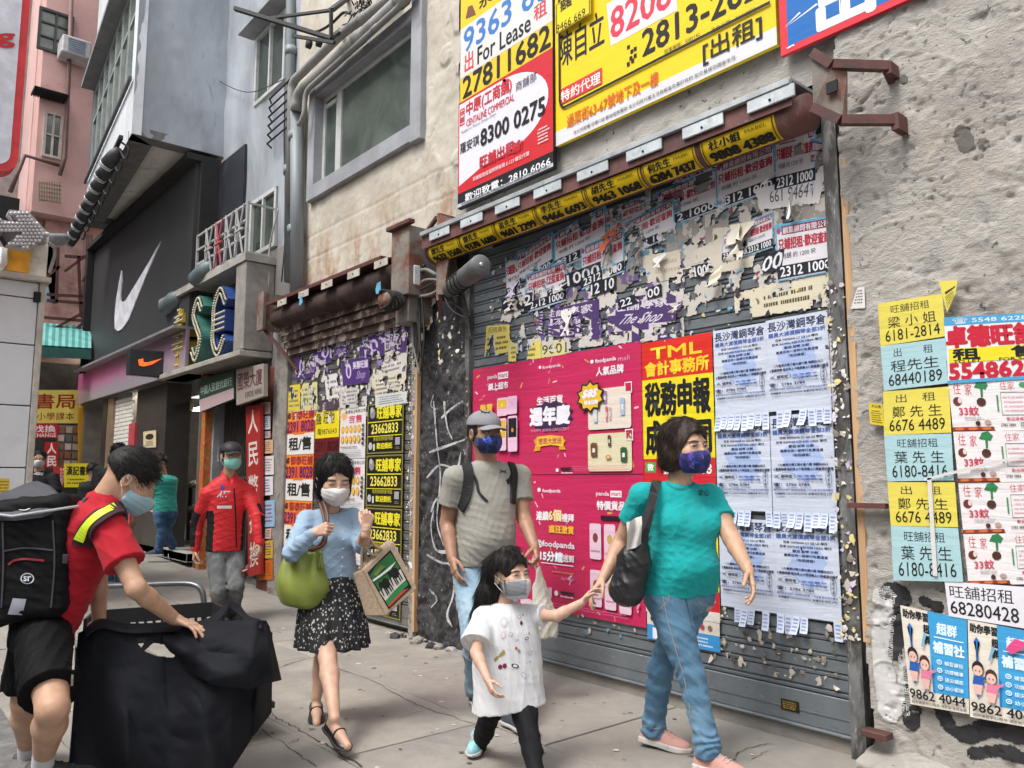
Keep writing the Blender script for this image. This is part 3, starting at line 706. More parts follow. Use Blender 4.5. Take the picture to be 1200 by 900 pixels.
c_ = A(487,322,3.6);mb = MB();mb.box(c_.x-.04,c_.x+.05,3.55,3.62,c_.z-.10,c_.z+.07,c=.008);mb.build('junction_box',M('white plastic',(.6,.6,.6),.5,dirt=(.35,.33,.3),dscale=9),hz)

# ------------------------------------------------------------------ drain pipes
m_pipe = M('grey drain pipe',(.20,.225,.235),.5,var=.12,scale=2.5,stretch=(2,2,.6),dirt=(.12,.125,.13),dscale=3)
m_pipe2 = M('weathered pvc pipe',(.27,.265,.25),.6,var=.15,scale=3,dirt=(.15,.14,.13),dscale=3)
def pipe(label,pts,r,m,Y,joints=()):
 P = [onY(p[0],p[1],Y) for p in pts]
 t = thing('drain_pipe',label,'pipe',P[-1])
 Q = []
 for i in range(len(P)):
  if 0 < i < len(P)-1:
   a = (P[i-1]-P[i]).normalized()*.12;b = (P[i+1]-P[i]).normalized()*.12
   for k in range(6): s_ = k/5;Q.append(P[i]+a*(1-s_)**2+b*s_**2)
  else: Q.append(P[i])
 mb = MB();mb.tube(Q,r,14);mb.build('pipe_run',m,t)
 for (x,y,dx,dy) in joints:
  c_ = onY(x,y,Y);e = onY(x+dx,y+dy,Y);d_ = (e-c_).normalized();mb = MB();mb.tube([c_-d_*.05,c_+d_*.05],r*1.16,14);mb.build('coupling',m,t)
 return t
pipe('wide grey drain pipe running down beside the balcony',[(348,120),(348,345)],.075,m_pipe,3.70,[(347,160,0,9),(346,270,0,9)])
pipe('slim grey pipe standing left of the wide drain pipe',[(357,-140),(341,-20),(339,330)],.06,m_pipe,3.78,[(341,60,0,9),(339,200,0,9)])
pipe('upper slanting pipe above the dusty window',[(465,-8),(400,40),(342,97),(340,240)],.05,m_pipe2,3.72,[(425,22,-9,7)])
pipe('thick slanting pipe just above the dusty window',[(483,-12),(392,72),(349,110),(347,130)],.065,m_pipe2,3.66,[(420,45,-9,8),(470,0,-9,8)])
pipe('thin slanting pipe ending in a spout by the window',[(476,-10),(470,6),(358,107),(356,140),(350,146)],.028,m_pipe2,3.64,[(440,33,-9,8)])
t = thing('wall_rack','row of black wire hooks on the wall left of the pipes','hooks',A(325,140,3.8))
for k in range(6):
 y = 115+k*10.5;mb = MB();mb.tube([A(340,y-22,3.72),A(316-k*.6,y+1,3.72),A(318,y+6,3.8)],.012,6);mb.build('hook',m_cable,t)
for lb,pts,r__ in (('thin wire crossing the grey wall beside the upper window',[(225,65),(250,90),(290,108),(335,92)],.006),('slack wire hanging beside the wide drain pipe',[(326,245),(322,262),(316,290),(314,340),(308,372),(300,386)],.012),('black wire dropping past the balcony window',[(334,100),(333,180),(336,250),(330,330)],.008)): cable(lb,pts,r__,m_gcable if 'slack' in lb else m_cable,3.74)
# black steel sign arm reaching out at the top
t = thing('sign_arm','black steel sign arm with pulleys reaching out over the street','bracket',A(388,20,WY))
mb = MB();a = A(275,10,2.7);b = A(388,45,3.4);c_ = A(388,12,3.4);mb.beam(a,b,.05,.035);mb.beam(A(312,22,3.0),c_,.03,.025);mb.beam(b,c_,.03,.03);mb.beam(c_,A(408,-3,WY),.05,.04);mb.beam(b,A(400,35,WY),.04,.04);mb.beam(A(343,42,3.1),A(392,50,3.3),.03,.03);mb.build('arm',m_cable,t)
for x,y in ((362,52),(374,50)):
 p = A(x,y,3.35);mb = MB();mb.tube([p-Vector((.0,.02,0)),p+Vector((0,.02,0))],.045,12);mb.build('pulley',m_cable,t)
cable('black cable sagging along the steel sign arm',[(350,34),(370,37),(388,28),(402,15),(410,16)],.014,m_cable,3.45)
g = MB()
for k in range(60):
 p = A(R.gauss(432,10),R.gauss(10,7),WY-.04-.05*R.random());q_ = p+Vector((R.gauss(0,.05),R.gauss(-.03,.02),R.gauss(0,.06)))
 g.tube([p,(p+q_)/2+Vector((R.gauss(0,.03),0,R.gauss(0,.03))),q_],.007,4)
o = g.build('soot_stain_cables',m_cable,None,loc=A(432,10,WY));tag(o,'mass of black wires bunched on the wall above the window','cables')

# ------------------------------------------------------------------ grey building with the overhanging storey
gb = thing('grey_building','grey blue tenement block with an overhanging upper storey','building',(-11,3.8,0))
# wall in the shopfront line
def keepG(C):
 w1 = (C[:,0] > -9.78) & (C[:,0] < -8.85) & (C[:,2] > 6.16) & (C[:,2] < 7.12)
 w2 = (C[:,0] > -9.75) & (C[:,0] < -8.95) & (C[:,2] > 4.1) & (C[:,2] < 4.85)
 return ~(w1 | w2)
def fg(u,v):
 x = -10.9+(10.9-8.44)*u;z = 2.9+9.1*v;P = np.stack([x,x*0,z],1);return np.stack([x,WY+.01-.012*fbm(P*1.7,90,4),z],1)
link('wall',grid_mesh('wall',fg,60,230,keepG),m_greyp,gb,True)
bxA = Vector((-10.9,2.62,0));bxB = Vector((-15.6,3.06,0));bz0,bz1 = 5.84,12.5
def fs(u,v):
 z = bz0+(bz1-bz0)*v;y = 2.62+(3.86-2.62)*u;P = np.stack([y*0,y,z],1);return np.stack([-10.9+.012*fbm(P*1.7,95,4),y,z],1)
link('side_wall',grid_mesh('side_wall',fs,30,150),m_greyp,gb,True)
m_litfront = M('lit front grey paint',(.60,.62,.65),.8,var=.12,scale=1.2,bmp=.3,bs=18,dirt=(.33,.35,.38),dscale=.7)  # paler than the side wall: the front's stronger light is in this colour
def bp(s_,z,off=0):
 d = (bxB-bxA);n = Vector((d.y,-d.x,0)).normalized();n = n if n.y < 0 else -n
 p = bxA+d*s_+n*off;return (p.x,p.y,z)
# front of the overhang: strip window band between two wall bands
zb0,zb1 = 6.72,8.45
mb = MB()
def fband(z0,z1,o0=0,o1=-.12,s0=0,s1=1):
 mb.add([bp(s0,z0,o0),bp(s1,z0,o0),bp(s1,z1,o0),bp(s0,z1,o0),bp(s0,z0,o1),bp(s1,z0,o1),bp(s1,z1,o1),bp(s0,z1,o1)],
           [(3,2,1,0),(4,5,6,7),(0,1,5,4),(1,2,6,5),(2,3,7,6),(3,0,4,7)])
fband(bz0+.003,zb0);fband(zb1,bz1);fband(zb0,zb1,0,-.12,0,.06);mb.build('front_wall',m_litfront,gb)
mb = MB();fband(zb1-.04,zb1+.04,.20,-.02,.01,1);mb.build('window_hood',M('dark grey hood',(.22,.225,.235),.8),gb)
mb = MB();fband(zb0-.10,zb0-.05,.06,.02,.02,1);mb.build('cable_duct',M('dark duct',(.06,.06,.065),.6),gb)
for k in range(7):
 s0 = .07+k*.132;s1 = s0+.125;mb = MB();
 for a_,b_,c0,c1 in ((s0,s1,zb0,zb0+.07),(s0,s1,zb1-.14,zb1-.07),(s0,s0+.012,zb0+.07,zb1-.14),(s1-.012,s1,zb0+.07,zb1-.14),(s0+.012,s1-.012,zb0+1.02,zb0+1.07)): fband(c0,c1,-.02,-.08,a_,b_)
 w_ = mb.build('window',M('grey green window frame',(.30,.33,.32),.5),gb)
 mb = MB();fband(zb0+.07,zb1-.14,-.045,-.055,s0+.012,s1-.012);mb.build('pane',glassmat('pale green pane',(.26,.31,.28),.1),w_)
mb = MB();mb.add([bp(0,bz1-.002),bp(1,bz1-.002),(-15.6,8,bz1),(-10.9,8,bz1)],[(0,1,2,3)]);mb.add([bp(1,bz0),(-15.6,5,bz0),(-15.6,5,bz1),bp(1,bz1)],[(0,1,2,3)]);mb.build('roof',m_greyp,gb)
# soffit: beams round a paler recessed panel
m_sof = M('stained soffit',(.70,.67,.62),.85,var=.15,scale=2,dirt=(.22,.20,.18),dscale=2)
mb = MB();mb.box(-15.3,-11.15,3.05,3.85,bz0+.10,bz0+.14);mb.build('soffit_panel',m_sof,gb)
mb = MB();mb.box(-11.15,-10.903,2.64,3.86,bz0-.0,bz0+.12);mb.box(-15.5,-11.15,3.60,3.86,bz0-.03,bz0+.12)
mb.add([bp(0,bz0),bp(1,bz0),(-15.5,3.32,bz0),(-11.15,2.95,bz0),],[(0,1,2,3)]);mb.box(-15.55,-15.2,3.0,3.86,bz0-.01,bz0+.12);mb.build('soffit_beam',M('dark soffit beam',(.16,.15,.145),.85,dirt=(.10,.09,.09),dscale=3),gb)
# windows in the wall line
for (x0,x1,z0,z1,lb) in ((-9.78,-8.85,6.16,7.12,0),(-9.75,-8.95,4.1,4.85,1)):
 mb = MB()
 for q_ in ((x0,x0+.05,z0,z1),(x1-.05,x1,z0,z1),(x0+.05,x1-.05,z0,z0+.05),(x0+.05,x1-.05,z1-.05,z1),((x0+x1)/2-.02,(x0+x1)/2+.02,z0+.05,z1-.05)): mb.box(q_[0],q_[1],WY-.02,WY+.06,q_[2],q_[3])
 w_ = mb.build('window',m_alu,gb)
 mb = MB();mb.box(x0+.05,x1-.05,WY+.02,WY+.03,z0+.05,z1-.05);mb.build('pane',glassmat('dark green pane',(.10,.13,.11),.1),w_)
mb = MB();mb.box(-9.9,-8.75,WY-.22,WY,7.14,7.19);mb.build('window_hood',m_greyf,gb)
# cladding at the back of the big black sign's top right
mb = MB();mb.box(-10.9,-9.98,WY-.03,WY+.005,3.93,5.72);mb.build('black_panel',M('black navy cladding',(.018,.020,.028),.5,dirt=(.05,.05,.06),dscale=3),gb)
# air-con style bundle of wrapped spotlights hung under the overhang's edge
t = thing('light_bundle','row of wrapped spotlights and cables slung under the overhanging storey','spotlights',bp(.3,bz0-.1))
mb = MB();mb.beam(bp(-.0,bz0-.08,.12),bp(1.05,bz0-.08,.12),.05,.05);mb.build('rail',m_cable,t)
for k in range(9):
 s_ = .05+k*.115;c_ = Vector(bp(s_,bz0-.16,.10));e = Vector(bp(s_+.045,bz0-.34,.22))
 mb = MB();mb.tube([c_,c_+(e-c_)*.35,e],[.05,.085,.095],10);l_ = mb.build('spotlight',M('black lamp plastic',(.03,.03,.033),.55,var=.4),t)
 mb = MB();mb.tube([e-(e-c_).normalized()*.02,e+(e-c_).normalized()*.03],[.098,.085],10);mb.build('lamp_glass',M('milky lamp glass',(.50,.53,.54),.3),l_)
 mb = MB();n_ = Vector((1,0,0));mb.tube(curve([c_,c_+Vector((.12,.05,-.16)),c_+Vector((.22,.06,-.05)),c_+Vector((.1,0,.06))],5),.014,5);mb.build('lamp_cable',m_cable,l_)

# ------------------------------------------------------------------ sports shop: black sign with a white swoosh, shop opening below
NY = 3.49
ns = thing('sports_shop','black fronted sports shop with a large white swoosh over its open entrance','shop',(-13,3.8,zg(-13)))
m_sign = M('charcoal sign panel',(.040,.040,.043),.55,var=.15,scale=.7,bmp=.05,bs=12)
mb = MB();mb.box(-16.7,-10.98,NY,3.80,3.37,5.70);mb.build('sign_panel',m_sign,ns)
mb = MB();mb.box(-16.8,-10.9,NY-.14,3.81,5.703,5.79);mb.box(-16.78,-16.72,NY-.12,3.8,3.3,5.70);mb.box(-10.97,-10.88,NY+.05,3.82,3.40,5.70);mb.build('sign_edge',m_dark,ns)
mb = MB();mb.box(-16.9,-10.95,NY-.20,NY+.3,3.33,3.365);mb.build('sign_ledge',M('grey metal ledge',(.30,.31,.32),.4,metal=.3),ns)
sw = [(188,283),(184,292),(172,320),(160,350),(150,375),(143,385),(138,388),(134.5,385),(134,372),(136,350),(139,332),(142,317),(142.5,330),(141,345),(141,352),(143,354.5),(147,352),(160,331),(175,306)]
mb = MB();P = [onY(x,y,NY-.02) for x,y in sw]
c_ = None
bm = bmesh.new();vs = [bm.verts.new(p) for p in P];f_ = bm.faces.new(vs);bm.normal_update();bmesh.ops.triangulate(bm,faces=[f_],ngon_method='EAR_CLIP');
gg = bmesh.ops.extrude_face_region(bm,geom=bm.faces[:]);bmesh.ops.translate(bm,vec=(0,.018,0),verts=[e for e in gg['geom'] if isinstance(e,bmesh.types.BMVert)]);bmesh.ops.recalc_face_normals(bm,faces=bm.faces)
bm.verts.index_update();mb.add([v.co[:] for v in bm.verts],[[v.index for v in f.verts] for f in bm.faces]);bm.free();mb.build('swoosh',M('white sign acrylic',(.72,.72,.78),.35),ns)
mpk,tt,bb = nodes('pink grey fascia');sp_ = tt.nodes.new('ShaderNodeSeparateXYZ');gg = tt.nodes.new('ShaderNodeNewGeometry');tt.links.new(gg.outputs['Position'],sp_.inputs[0])
cc = mixc(tt,ramp(tt,sp_.outputs[0],-17.2,-11.2),(.62,.14,.32),(.30,.20,.27));cc = mixc(tt,ramp(tt,sp_.outputs[2],2.8,3.15),(.30,.27,.30),cc);tt.links.new(cc,bb.inputs['Base Color']);bb.inputs['Roughness'].default_value = .3  # pink turns grey along the fascia and towards its bottom
for x0,x1 in ((-17.3,-15.2),(-15.19,-13.4),(-13.39,-11.9),(-11.89,-10.95)):
 mb = MB();mb.box(x0,x1,NY-.03,NY+.02,2.74,3.33,c=.004);mb.build('fascia_panel',mpk,ns)
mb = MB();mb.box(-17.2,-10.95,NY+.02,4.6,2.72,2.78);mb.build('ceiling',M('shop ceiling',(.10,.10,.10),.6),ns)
for px_,py_ in ((142,468),(157,463),(173,459),(192,454)):
 p = onZ(px_,py_,2.715);p = onY(px_,py_,NY+.35);mb = MB();mb.tube([(p.x,NY+.35,2.722),(p.x,NY+.35,2.70)],.07,14);mb.build('downlight',emit('downlight glow',(1,.93,.8),40),ns)
# interior
gz = zg(-12.5)
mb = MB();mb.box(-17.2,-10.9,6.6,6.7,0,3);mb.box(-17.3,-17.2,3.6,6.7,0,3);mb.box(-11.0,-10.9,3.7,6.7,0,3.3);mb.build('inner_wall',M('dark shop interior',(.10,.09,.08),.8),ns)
mb = MB();mb.box(-17.2,-11.0,3.62,6.6,gz+.0,gz+.11);mb.build('shop_floor',M('shop floor',(.28,.27,.26),.35),ns)
def col(name,pxa,pxb,Y,m,py=520,dep=.35,z1=2.72,parent=ns,sg=1):
 xa_,xb_ = onY(pxa,py,Y).x,onY(pxb,py,Y).x;mb = MB();mb.box(xa_,xb_,Y,Y+dep,zg(xa_)-.02,z1);return mb.build(name,m,parent),xa_,xb_
m_brn = M('dark brown cladding',(.045,.038,.034),.45,var=.15);
# white brick column, each brick its own piece
Yb = 3.60
xa_,xb_ = onY(130,520,Yb).x,onY(152,520,Yb).x
bcol,*_ = col('brick_column',130,152,Yb+.02,M('mortar',(.36,.34,.31),.9));z = zg(xa_)+.1;row = 0
mbk = MB();mbk.box(0,.205,0,.02,0,.058,c=.003);bme = mbk.mesh('brick');bme.materials.append(M('white painted brick',(.62,.59,.54),.7,var=.12,scale=12,dirt=(.42,.39,.34),dscale=6))
bl = wloc(ns)
while z < 2.65:
 x = xa_ + (0 if row % 2 else -.1)
 while x < xb_-.1:
  w_ = min(.205,xb_-x);
  if x >= xa_-.01:
   o = bpy.data.objects.new('brick',bme);COL.objects.link(o);o.parent = bcol;o.location = Vector((x,Yb,z))-wloc(bcol)
  x += .215
 z += .068*2 if False else .068;row += 1
 if row > 37: break
col('dark_column',158,193,3.62,m_brn,dep=.35)
for x_,y_ in ((-14.5,5.2),(-13.2,5.6),(-12.0,4.9),(-15.8,5.4),(-12.6,6.1)):  # invented glowing strips, added to brighten the dark shop interior
 mb = MB();mb.box(x_-.5,x_+.5,y_-.06,y_+.06,2.66,2.71);mb.build('added_fill_strip',emit('added shop fill glow',(1,.90,.75),9),ns)
col('dark_column',118,123,3.55,M('black door post',(.02,.02,.02),.4),dep=.2)
col('bronze_column',123,130,3.56,M('warm bronze panel',(.30,.22,.15),.35,metal=.4),dep=.2)
col('red_strip',150,157,3.58,M('coral red panel',(.42,.06,.07),.5),dep=.05,z1=2.2)
pst = Sheet([onY(168,506,3.6),onY(183,504,3.6),onY(183,524,3.6),onY(168,525,3.6)])
pst.ell(.5,.35,.32,.18,'302820');pst.lines(.2,.6,.8,.9,4,'504030',random.Random(3));pst.build('notice','cream notice poster on the dark shop column','poster','CDBE9C')
# counters, shelves with shoes, OFF sign
def ib(name,x0,x1,y0,y1,z0,z1,m): mb = MB();mb.box(x0,x1,y0,y1,z0,z1,c=.01);return mb.build(name,m,None,loc=((x0+x1)/2,(y0+y1)/2,z0))
fz = gz+.11;XO = onY(222,560,4.6).x
m_dk = M('black display table',(.03,.03,.03),.5)
t = thing('display_table','black display table loaded with shoes in the sports shop','display table',(-12.8,4.7,fz))
for z_ in (.45,.85):
 mb = MB();mb.box(-13.6,-12.0,4.4,5.0,fz+z_,fz+z_+.04);mb.build('shelf',m_dk,t)
for x in (-13.5,-12.1):
 for y in (4.45,4.95): mb = MB();mb.box(x-.03,x+.03,y-.03,y+.03,fz,fz+.85);mb.build('leg',m_dk,t)
def shoe_mesh(name,L=.27,m=None,loc=(0,0,0),yaw=0):
 mb = MB();n = 9;V = []
 prof = [(0,.028,.075),(.12,.034,.095),(.3,.034,.085),(.5,.040,.07),(.72,.046,.055),(.9,.038,.04),(1,.012,.022)]
 for t_,w,h in prof:
  for k in range(n): a = math.pi*k/(n-1);V.append(((t_-.5)*L,w*math.cos(a),max(0,h*math.sin(a)**.7)))
 F = [(i*n+k,i*n+k+1,(i+1)*n+k+1,(i+1)*n+k) for i in range(len(prof)-1) for k in range(n-1)];F += [tuple(range(n)),tuple((len(prof)-1)*n+k for k in range(n))[::-1]]
 mb.add(V,F,0,True);mb.box(-.5*L,.48*L,-.038,.038,-.022,0,c=.008)
 me = mb.mesh(name);return me
sme = shoe_mesh('trainer');sme.materials.append(M('white trainer',(.6,.6,.6),.6));sme2 = sme.copy();sme2.materials.clear();sme2.materials.append(M('grey trainer',(.16,.16,.18),.6))
for k in range(14):
 o = bpy.data.objects.new('trainer',sme if k % 3 else sme2);COL.objects.link(o);o.location = (-13.5+(k % 7)*.23,4.55,fz+(.91 if k < 7 else .51));o.rotation_euler = (0,0,-1.4+R.random()*.3)
 tag(o,['first','second','third','fourth','fifth','sixth','last'][k % 7]+(' white' if k % 3 else ' grey')+' trainer from the left on the '+('top' if k < 7 else 'lower shelf')+' of the shop table','shoe','trainers on the display table')
t = thing('shelf_rack','pale metal shelf rack standing inside the sports shop','shelf',(-14.4,5.6,fz))
for x in (-15.2,-14.2): mb = MB();mb.box(x-.03,x+.03,5.5,5.56,fz,fz+1.75);mb.build('post',M('pale shop metal',(.5,.47,.42),.5),t)
for z_ in (.5,.95,1.35,1.72): mb = MB();mb.box(-15.2,-14.2,5.5,5.9,fz+z_,fz+z_+.04);mb.build('shelf',M('pale shop metal',(.5,.47,.42),.5),t)
of = Sheet([onY(193,470,3.95),onY(226,470,3.95),onY(226,481,3.95),onY(193,481,3.95)],thick=.01)
of.text('5% OFF',.05,.2,.62,.85,'1A1512',.04).text('鞋',.72,.15,.92,.85,'1A1512',.04);of.build('sale_banner','cream sale banner reading percent off inside the shop','banner','C9B98F')
pw = [Sheet([onY(194,498,5.2),onY(205,498,5.2),onY(205,511,5.2),onY(194,511,5.2)]),Sheet([onY(194,513,5.2),onY(209,513,5.2),onY(209,526,5.2),onY(194,526,5.2)])]
for i_,s_ in enumerate(pw): s_.lines(.15,.15,.85,.85,4,'3A342C',random.Random(i_));s_.build('poster',('upper' if i_ == 0 else 'lower')+' pale poster hanging in the dim shop interior','poster','B8AE98')
mb = MB();mb.box(-14.7,-11.0,3.62,3.75,zg(-13)-.02,zg(-13)+.10,c=.01);o = mb.build('door_step',M('stone step',(.30,.29,.28),.7,bmp=.3,dirt=(.2,.19,.18)),ns)
# small blade sign with an orange swoosh
t = thing('blade_sign','small black projecting sign with an orange swoosh','sign',onY(180,420,3.3))
X_ = onY(152,420,3.25)
a,b,c,d = onX(152,408,-11.9),onX(205,408,-11.9),onX(205,439,-11.9),onX(152,439,-11.9)
mb = MB();mb.box(-12.03,-11.9,a.y,b.y,d.z,a.z,c=.008);mb.box(-12.0,-11.93,b.y,NY+.02,(a.z+d.z)/2-.03,(a.z+d.z)/2+.03);mb.build('sign_box',M('black sign box',(.03,.03,.033),.4),t)
osw = [(162,421.5),(163,428),(168,429.5),(178,427),(190,420),(178,424),(170,424.8),(167,423),(168,420)]
P = [onX(x,y,-11.893) for x,y in osw];mb = MB();cpt = onX(167.5,426.3,-11.893);mb.add([cpt]+P,[(0,i+1,(i+1) % len(P)+1) for i in range(len(P))]);mb.build('orange_swoosh',emit('orange sign light',(.9,.12,.02),.6),t)

# ------------------------------------------------------------------ narrow frontage: canopy, bulb letters, balcony, gate
nf = thing('narrow_frontage','grey narrow frontage with a canopy balcony and folding gate between the shops','building',(-10,WY,zg(-10)))
m_cw = M('grimy grey cement',(.20,.19,.18),.85,var=.2,scale=2,bmp=.4,bs=30,dirt=(.11,.10,.09),dscale=2.5)
xg0,xg1 = -10.9,-8.44
mb = MB();mb.box(xg0,xg1,WY+.0,WY+.3,2.45,4.05);mb.build('upper_wall',m_cw,nf)
# corner post with peeling bills (left of the narrow shutter)
mb = MB();mb.box(-8.74,-8.40,WY-.05,WY+.3,zg(-8.5)-.05,3.35,c=.01);mb.build('corner_post',M('peeling post',(.24,.22,.20),.85,var=.3,bmp=.6,bs=35,dirt=(.10,.08,.07),dscale=6,dirt2=(.48,.46,.43)),nf)
mb = MB();mb.box(-9.12,-8.75,WY-.02,WY+.3,-.05,2.62,c=.008);mb.build('brown_post',M('reddish brown post',(.16,.055,.035),.7,var=.3,dirt=(.07,.04,.03),dscale=4),nf)
# balcony slab and box below
bY = onX(288,240,-8.95).y;bYf = max(3.2,bY)
cz0 = onX(290,306,-8.95).z
cl = onY(180,358,bYf).x
mb = MB();mb.add([(-8.9,bYf,cz0),(-12.2,bYf,cz0),(-12.2,NY+.0,cz0),(-10.85,NY+.02,cz0),(-10.85,WY,cz0),(-8.9,WY,cz0)]+[(-8.9,bYf,cz0+.09),(-12.2,bYf,cz0+.09),(-12.2,NY,cz0+.09),(-10.85,NY+.02,cz0+.09),(-10.85,WY,cz0+.09),(-8.9,WY,cz0+.09)],
                  [(0,1,2,3,4,5),(11,10,9,8,7,6)]+[(i,6+i,6+(i+1)%6,(i+1)%6) for i in range(6)]);mb.build('canopy_slab',M('canopy cement',(.33,.31,.28),.85,dirt=(.19,.17,.15),dscale=2.5),nf)
bx0,bx1 = -9.22,-8.92
mb = MB();mb.box(bx0,bx1,bYf+.02,WY-.003,2.80,cz0-.003,c=.01);mb.build('sign_box',M('stained box cement',(.27,.25,.225),.85,var=.2,dirt=(.15,.12,.10),dscale=2.2),nf)
mb = MB();mb.box(-12.0,bx1,bYf-.02,WY-.004,2.72,2.79,c=.008);mb.build('lower_ledge',M('canopy cement',(.3,.3,.3)),nf)
mb = MB();mb.box(-12.0,bx0-.01,bYf+.34,bYf+.37,2.795,cz0-.004);mb.build('letter_board',M('blue grey board',(.07,.08,.10),.7),nf)
# railing
t = thing('balcony_railing','white painted balcony railing woven with ornaments above the canopy','railing',(-9.5,bYf,cz0+.09));m_wh = M('white railing paint',(.40,.40,.39),.6,var=.1,dirt=(.22,.21,.20),dscale=9)
rz0,rz1 = cz0+.11,onX(292,238,-8.95).z
xl = onY(232,280,bYf+.03).x
mb = MB()
for k in range(4): z_ = rz0+(rz1-rz0)*k/3;mb.beam((-8.95,bYf+.03,z_),(xl,bYf+.03,z_),.028,.022);mb.beam((-8.95,bYf+.03,z_),(-8.95,WY-.03,z_),.022,.02) if k in (0,3) else None
mb.build('rail',m_wh,t)
for k in range(6):
 x = -8.95+(xl+8.95)*k/5;mb = MB();mb.beam((x,bYf+.03,rz0-.02),(x,bYf+.03,rz1+.02),.028,.028,(0,1,0));mb.build('post',m_wh,t)
for k in range(4):
 x = -8.95+(xl+8.95)*(k+.5)/5;mb = MB();w_ = abs(xl+8.95)/5*.35
 mb.beam((x-w_,bYf,rz0),(x+w_,bYf,rz1),.016,.016,(0,1,0));mb.beam((x+w_,bYf,rz0),(x-w_,bYf,rz1),.016,.016,(0,1,0));mb.beam((x-w_,bYf,(rz0+rz1)/2),(x+w_,bYf,(rz0+rz1)/2),.03,.02)
 mb.build('ornament',m_wh if k != 2 else M('faded red cloth',(.45,.08,.10),.8),t)
# spotlights under canopy
for i_,(x,y,lb) in enumerate(((203,356,'grey flood lamp hanging from the left end of the canopy'),(240,322,'dark lamp hanging under the middle of the canopy'))):
 p = onY(x,y,bYf+.05);t = thing('flood_lamp',lb,'lamp',p);mb = MB();mb.tube([p+Vector((.28,.0,.06)),p+Vector((.1,0,.04)),p+Vector((-.22,-.04,-.03)),p+Vector((-.30,-.05,-.05))],[.07,.13,.11,.03],12);mb.build('lamp_body',M('lamp grey',(.12,.15,.16),.5),t)
 mb = MB();mb.tube(curve([p+Vector((.1,0,.1)),p+Vector((.12,.03,.25)),(p.x+.3,p.y+.1,cz0)],4),.02,6);mb.build('lamp_bracket',m_cable,t)
# bulb letters
def tubeletter(label,strokes,cface,cside,X,Z,w,h,Y0,Y1,bulbs):
 t = thing('bulb_letter',label,'sign letter',(X+w/2,Y1,Z));V = MB();B = MB()
 for s_ in strokes:
  P = [Vector((X+w*u,0,Z+h*v)) for u,v in s_];P = curve(P,8) if len(P) > 2 else [P[0]+(P[1]-P[0])*k/6 for k in range(7)]
  th_ = .13;n = len(P)
  for i in range(n-1):
   d = (P[i+1]-P[i]).normalized();V.beam(P[i]+Vector((0,(Y0+Y1)/2,0))-d*.012,P[i+1]+Vector((0,(Y0+Y1)/2,0))+d*.012,th_,(Y1-Y0),(0,1,0))
  acc = 0
  for i in range(0,n,1):
   for sd in (-.035,.035):
    d = (P[min(i+1,n-1)]-P[max(i-1,0)]).normalized();q_ = P[i]+Vector((-d.z,0,d.x))*sd;B.ball((q_.x,Y0-.012,q_.z),.017,6)
 V.build('letter_body',cside,t);B.build('bulbs',bulbs,t)
bulbm = M('cream bulb',(.52,.48,.36),.4,bmp=0)
yL = bYf+.02
def XP(px_): return onY(px_,385,yL).x
zL = onY(240,420,yL).z
mY = M('yellow letter paint',(.50,.33,.03),.5,dirt=(.25,.17,.04),dscale=7);mG = M('green letter paint',(.04,.15,.12),.5);mBl = M('blue letter paint',(.025,.06,.22),.5)
H_ = .74
tubeletter('yellow bulb letter hanging leftmost under the canopy',[[(.5,1.05),(.5,0)],[(.05,.62),(.95,.62)],[(.05,.36),(.95,.36)],[(.15,.88),(.85,.88)]],None,mY,XP(204),2.86,.42,H_,yL,yL+.26,bulbm)
tubeletter('green bulb letter in the middle of the three',[[(.9,.9),(.5,1.08),(.1,.85),(.5,.6),(.9,.35),(.5,.05),(.1,.2)]],None,mG,XP(226),2.84,.36,H_,yL,yL+.28,bulbm)
tubeletter('blue bulb letter hanging rightmost beside the cement box',[[(.95,.80),(.5,1.03),(.08,.8),(.08,.5),(.08,.2),(.5,-.02),(.95,.2)],[(.08,.60),(.9,.60)],[(.08,.42),(.9,.42)]],None,mBl,XP(250),2.86,.42,H_,yL,yL+.3,bulbm)
# signs over the gate
sg = Sheet([onY(233,446,3.62),onY(274,434,3.62),onY(274,467,3.62),onY(234,483,3.62)],thick=.05)
sg.rect(0,.62,1,1,'B9A0A4').text('中國人民銀找銀行',.05,.22,.95,.5,'BFD0C4',.01);sg.build('shop_sign','green sign with pale characters above the folding gate','sign','2F4A40')
sg = Sheet([onY(277,433,3.6),onY(309,426,3.6),onY(309,464,3.6),onY(277,475,3.6)],thick=.05)
sg.text('國榮大廈',.05,.12,.95,.62,'5A3540',.02).text('KWOK WING',.35,.72,.95,.9,'4A3038',.02);sg.build('building_sign','weathered pale sign naming the building right of the green sign','sign','9A9088')
# folding gate: bars
t = thing('folding_gate','black folding metal gate closed across the dark doorway','gate',(-10.3,WY+.1,zg(-10.3)))
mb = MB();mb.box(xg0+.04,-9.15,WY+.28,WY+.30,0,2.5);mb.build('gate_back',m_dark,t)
x = xg0+.25;
while x < -9.75:
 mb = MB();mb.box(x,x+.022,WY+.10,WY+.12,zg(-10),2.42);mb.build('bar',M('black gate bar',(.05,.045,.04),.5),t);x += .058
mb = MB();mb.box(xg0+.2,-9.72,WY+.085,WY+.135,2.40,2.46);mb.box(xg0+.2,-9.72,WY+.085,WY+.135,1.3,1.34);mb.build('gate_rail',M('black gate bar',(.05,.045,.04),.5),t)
mb = MB();mb.box(xg0+.12,xg0+.20,WY-.02,WY+.2,zg(-10.8),2.47);mb.build('door_frame',m_greyf,nf)
mb = MB();mb.box(xg0-.02,xg0+.14,WY-.12,WY+.1,zg(-10.9)-.02,2.7,c=.006);mb.build('mosaic_pillar',M('orange mosaic pillar',(.45,.24,.04),.5,var=.5,scale=9,dirt=(.5,.10,.04),dscale=9,dlo=.45,dhi=.55,bmp=.3),nf)
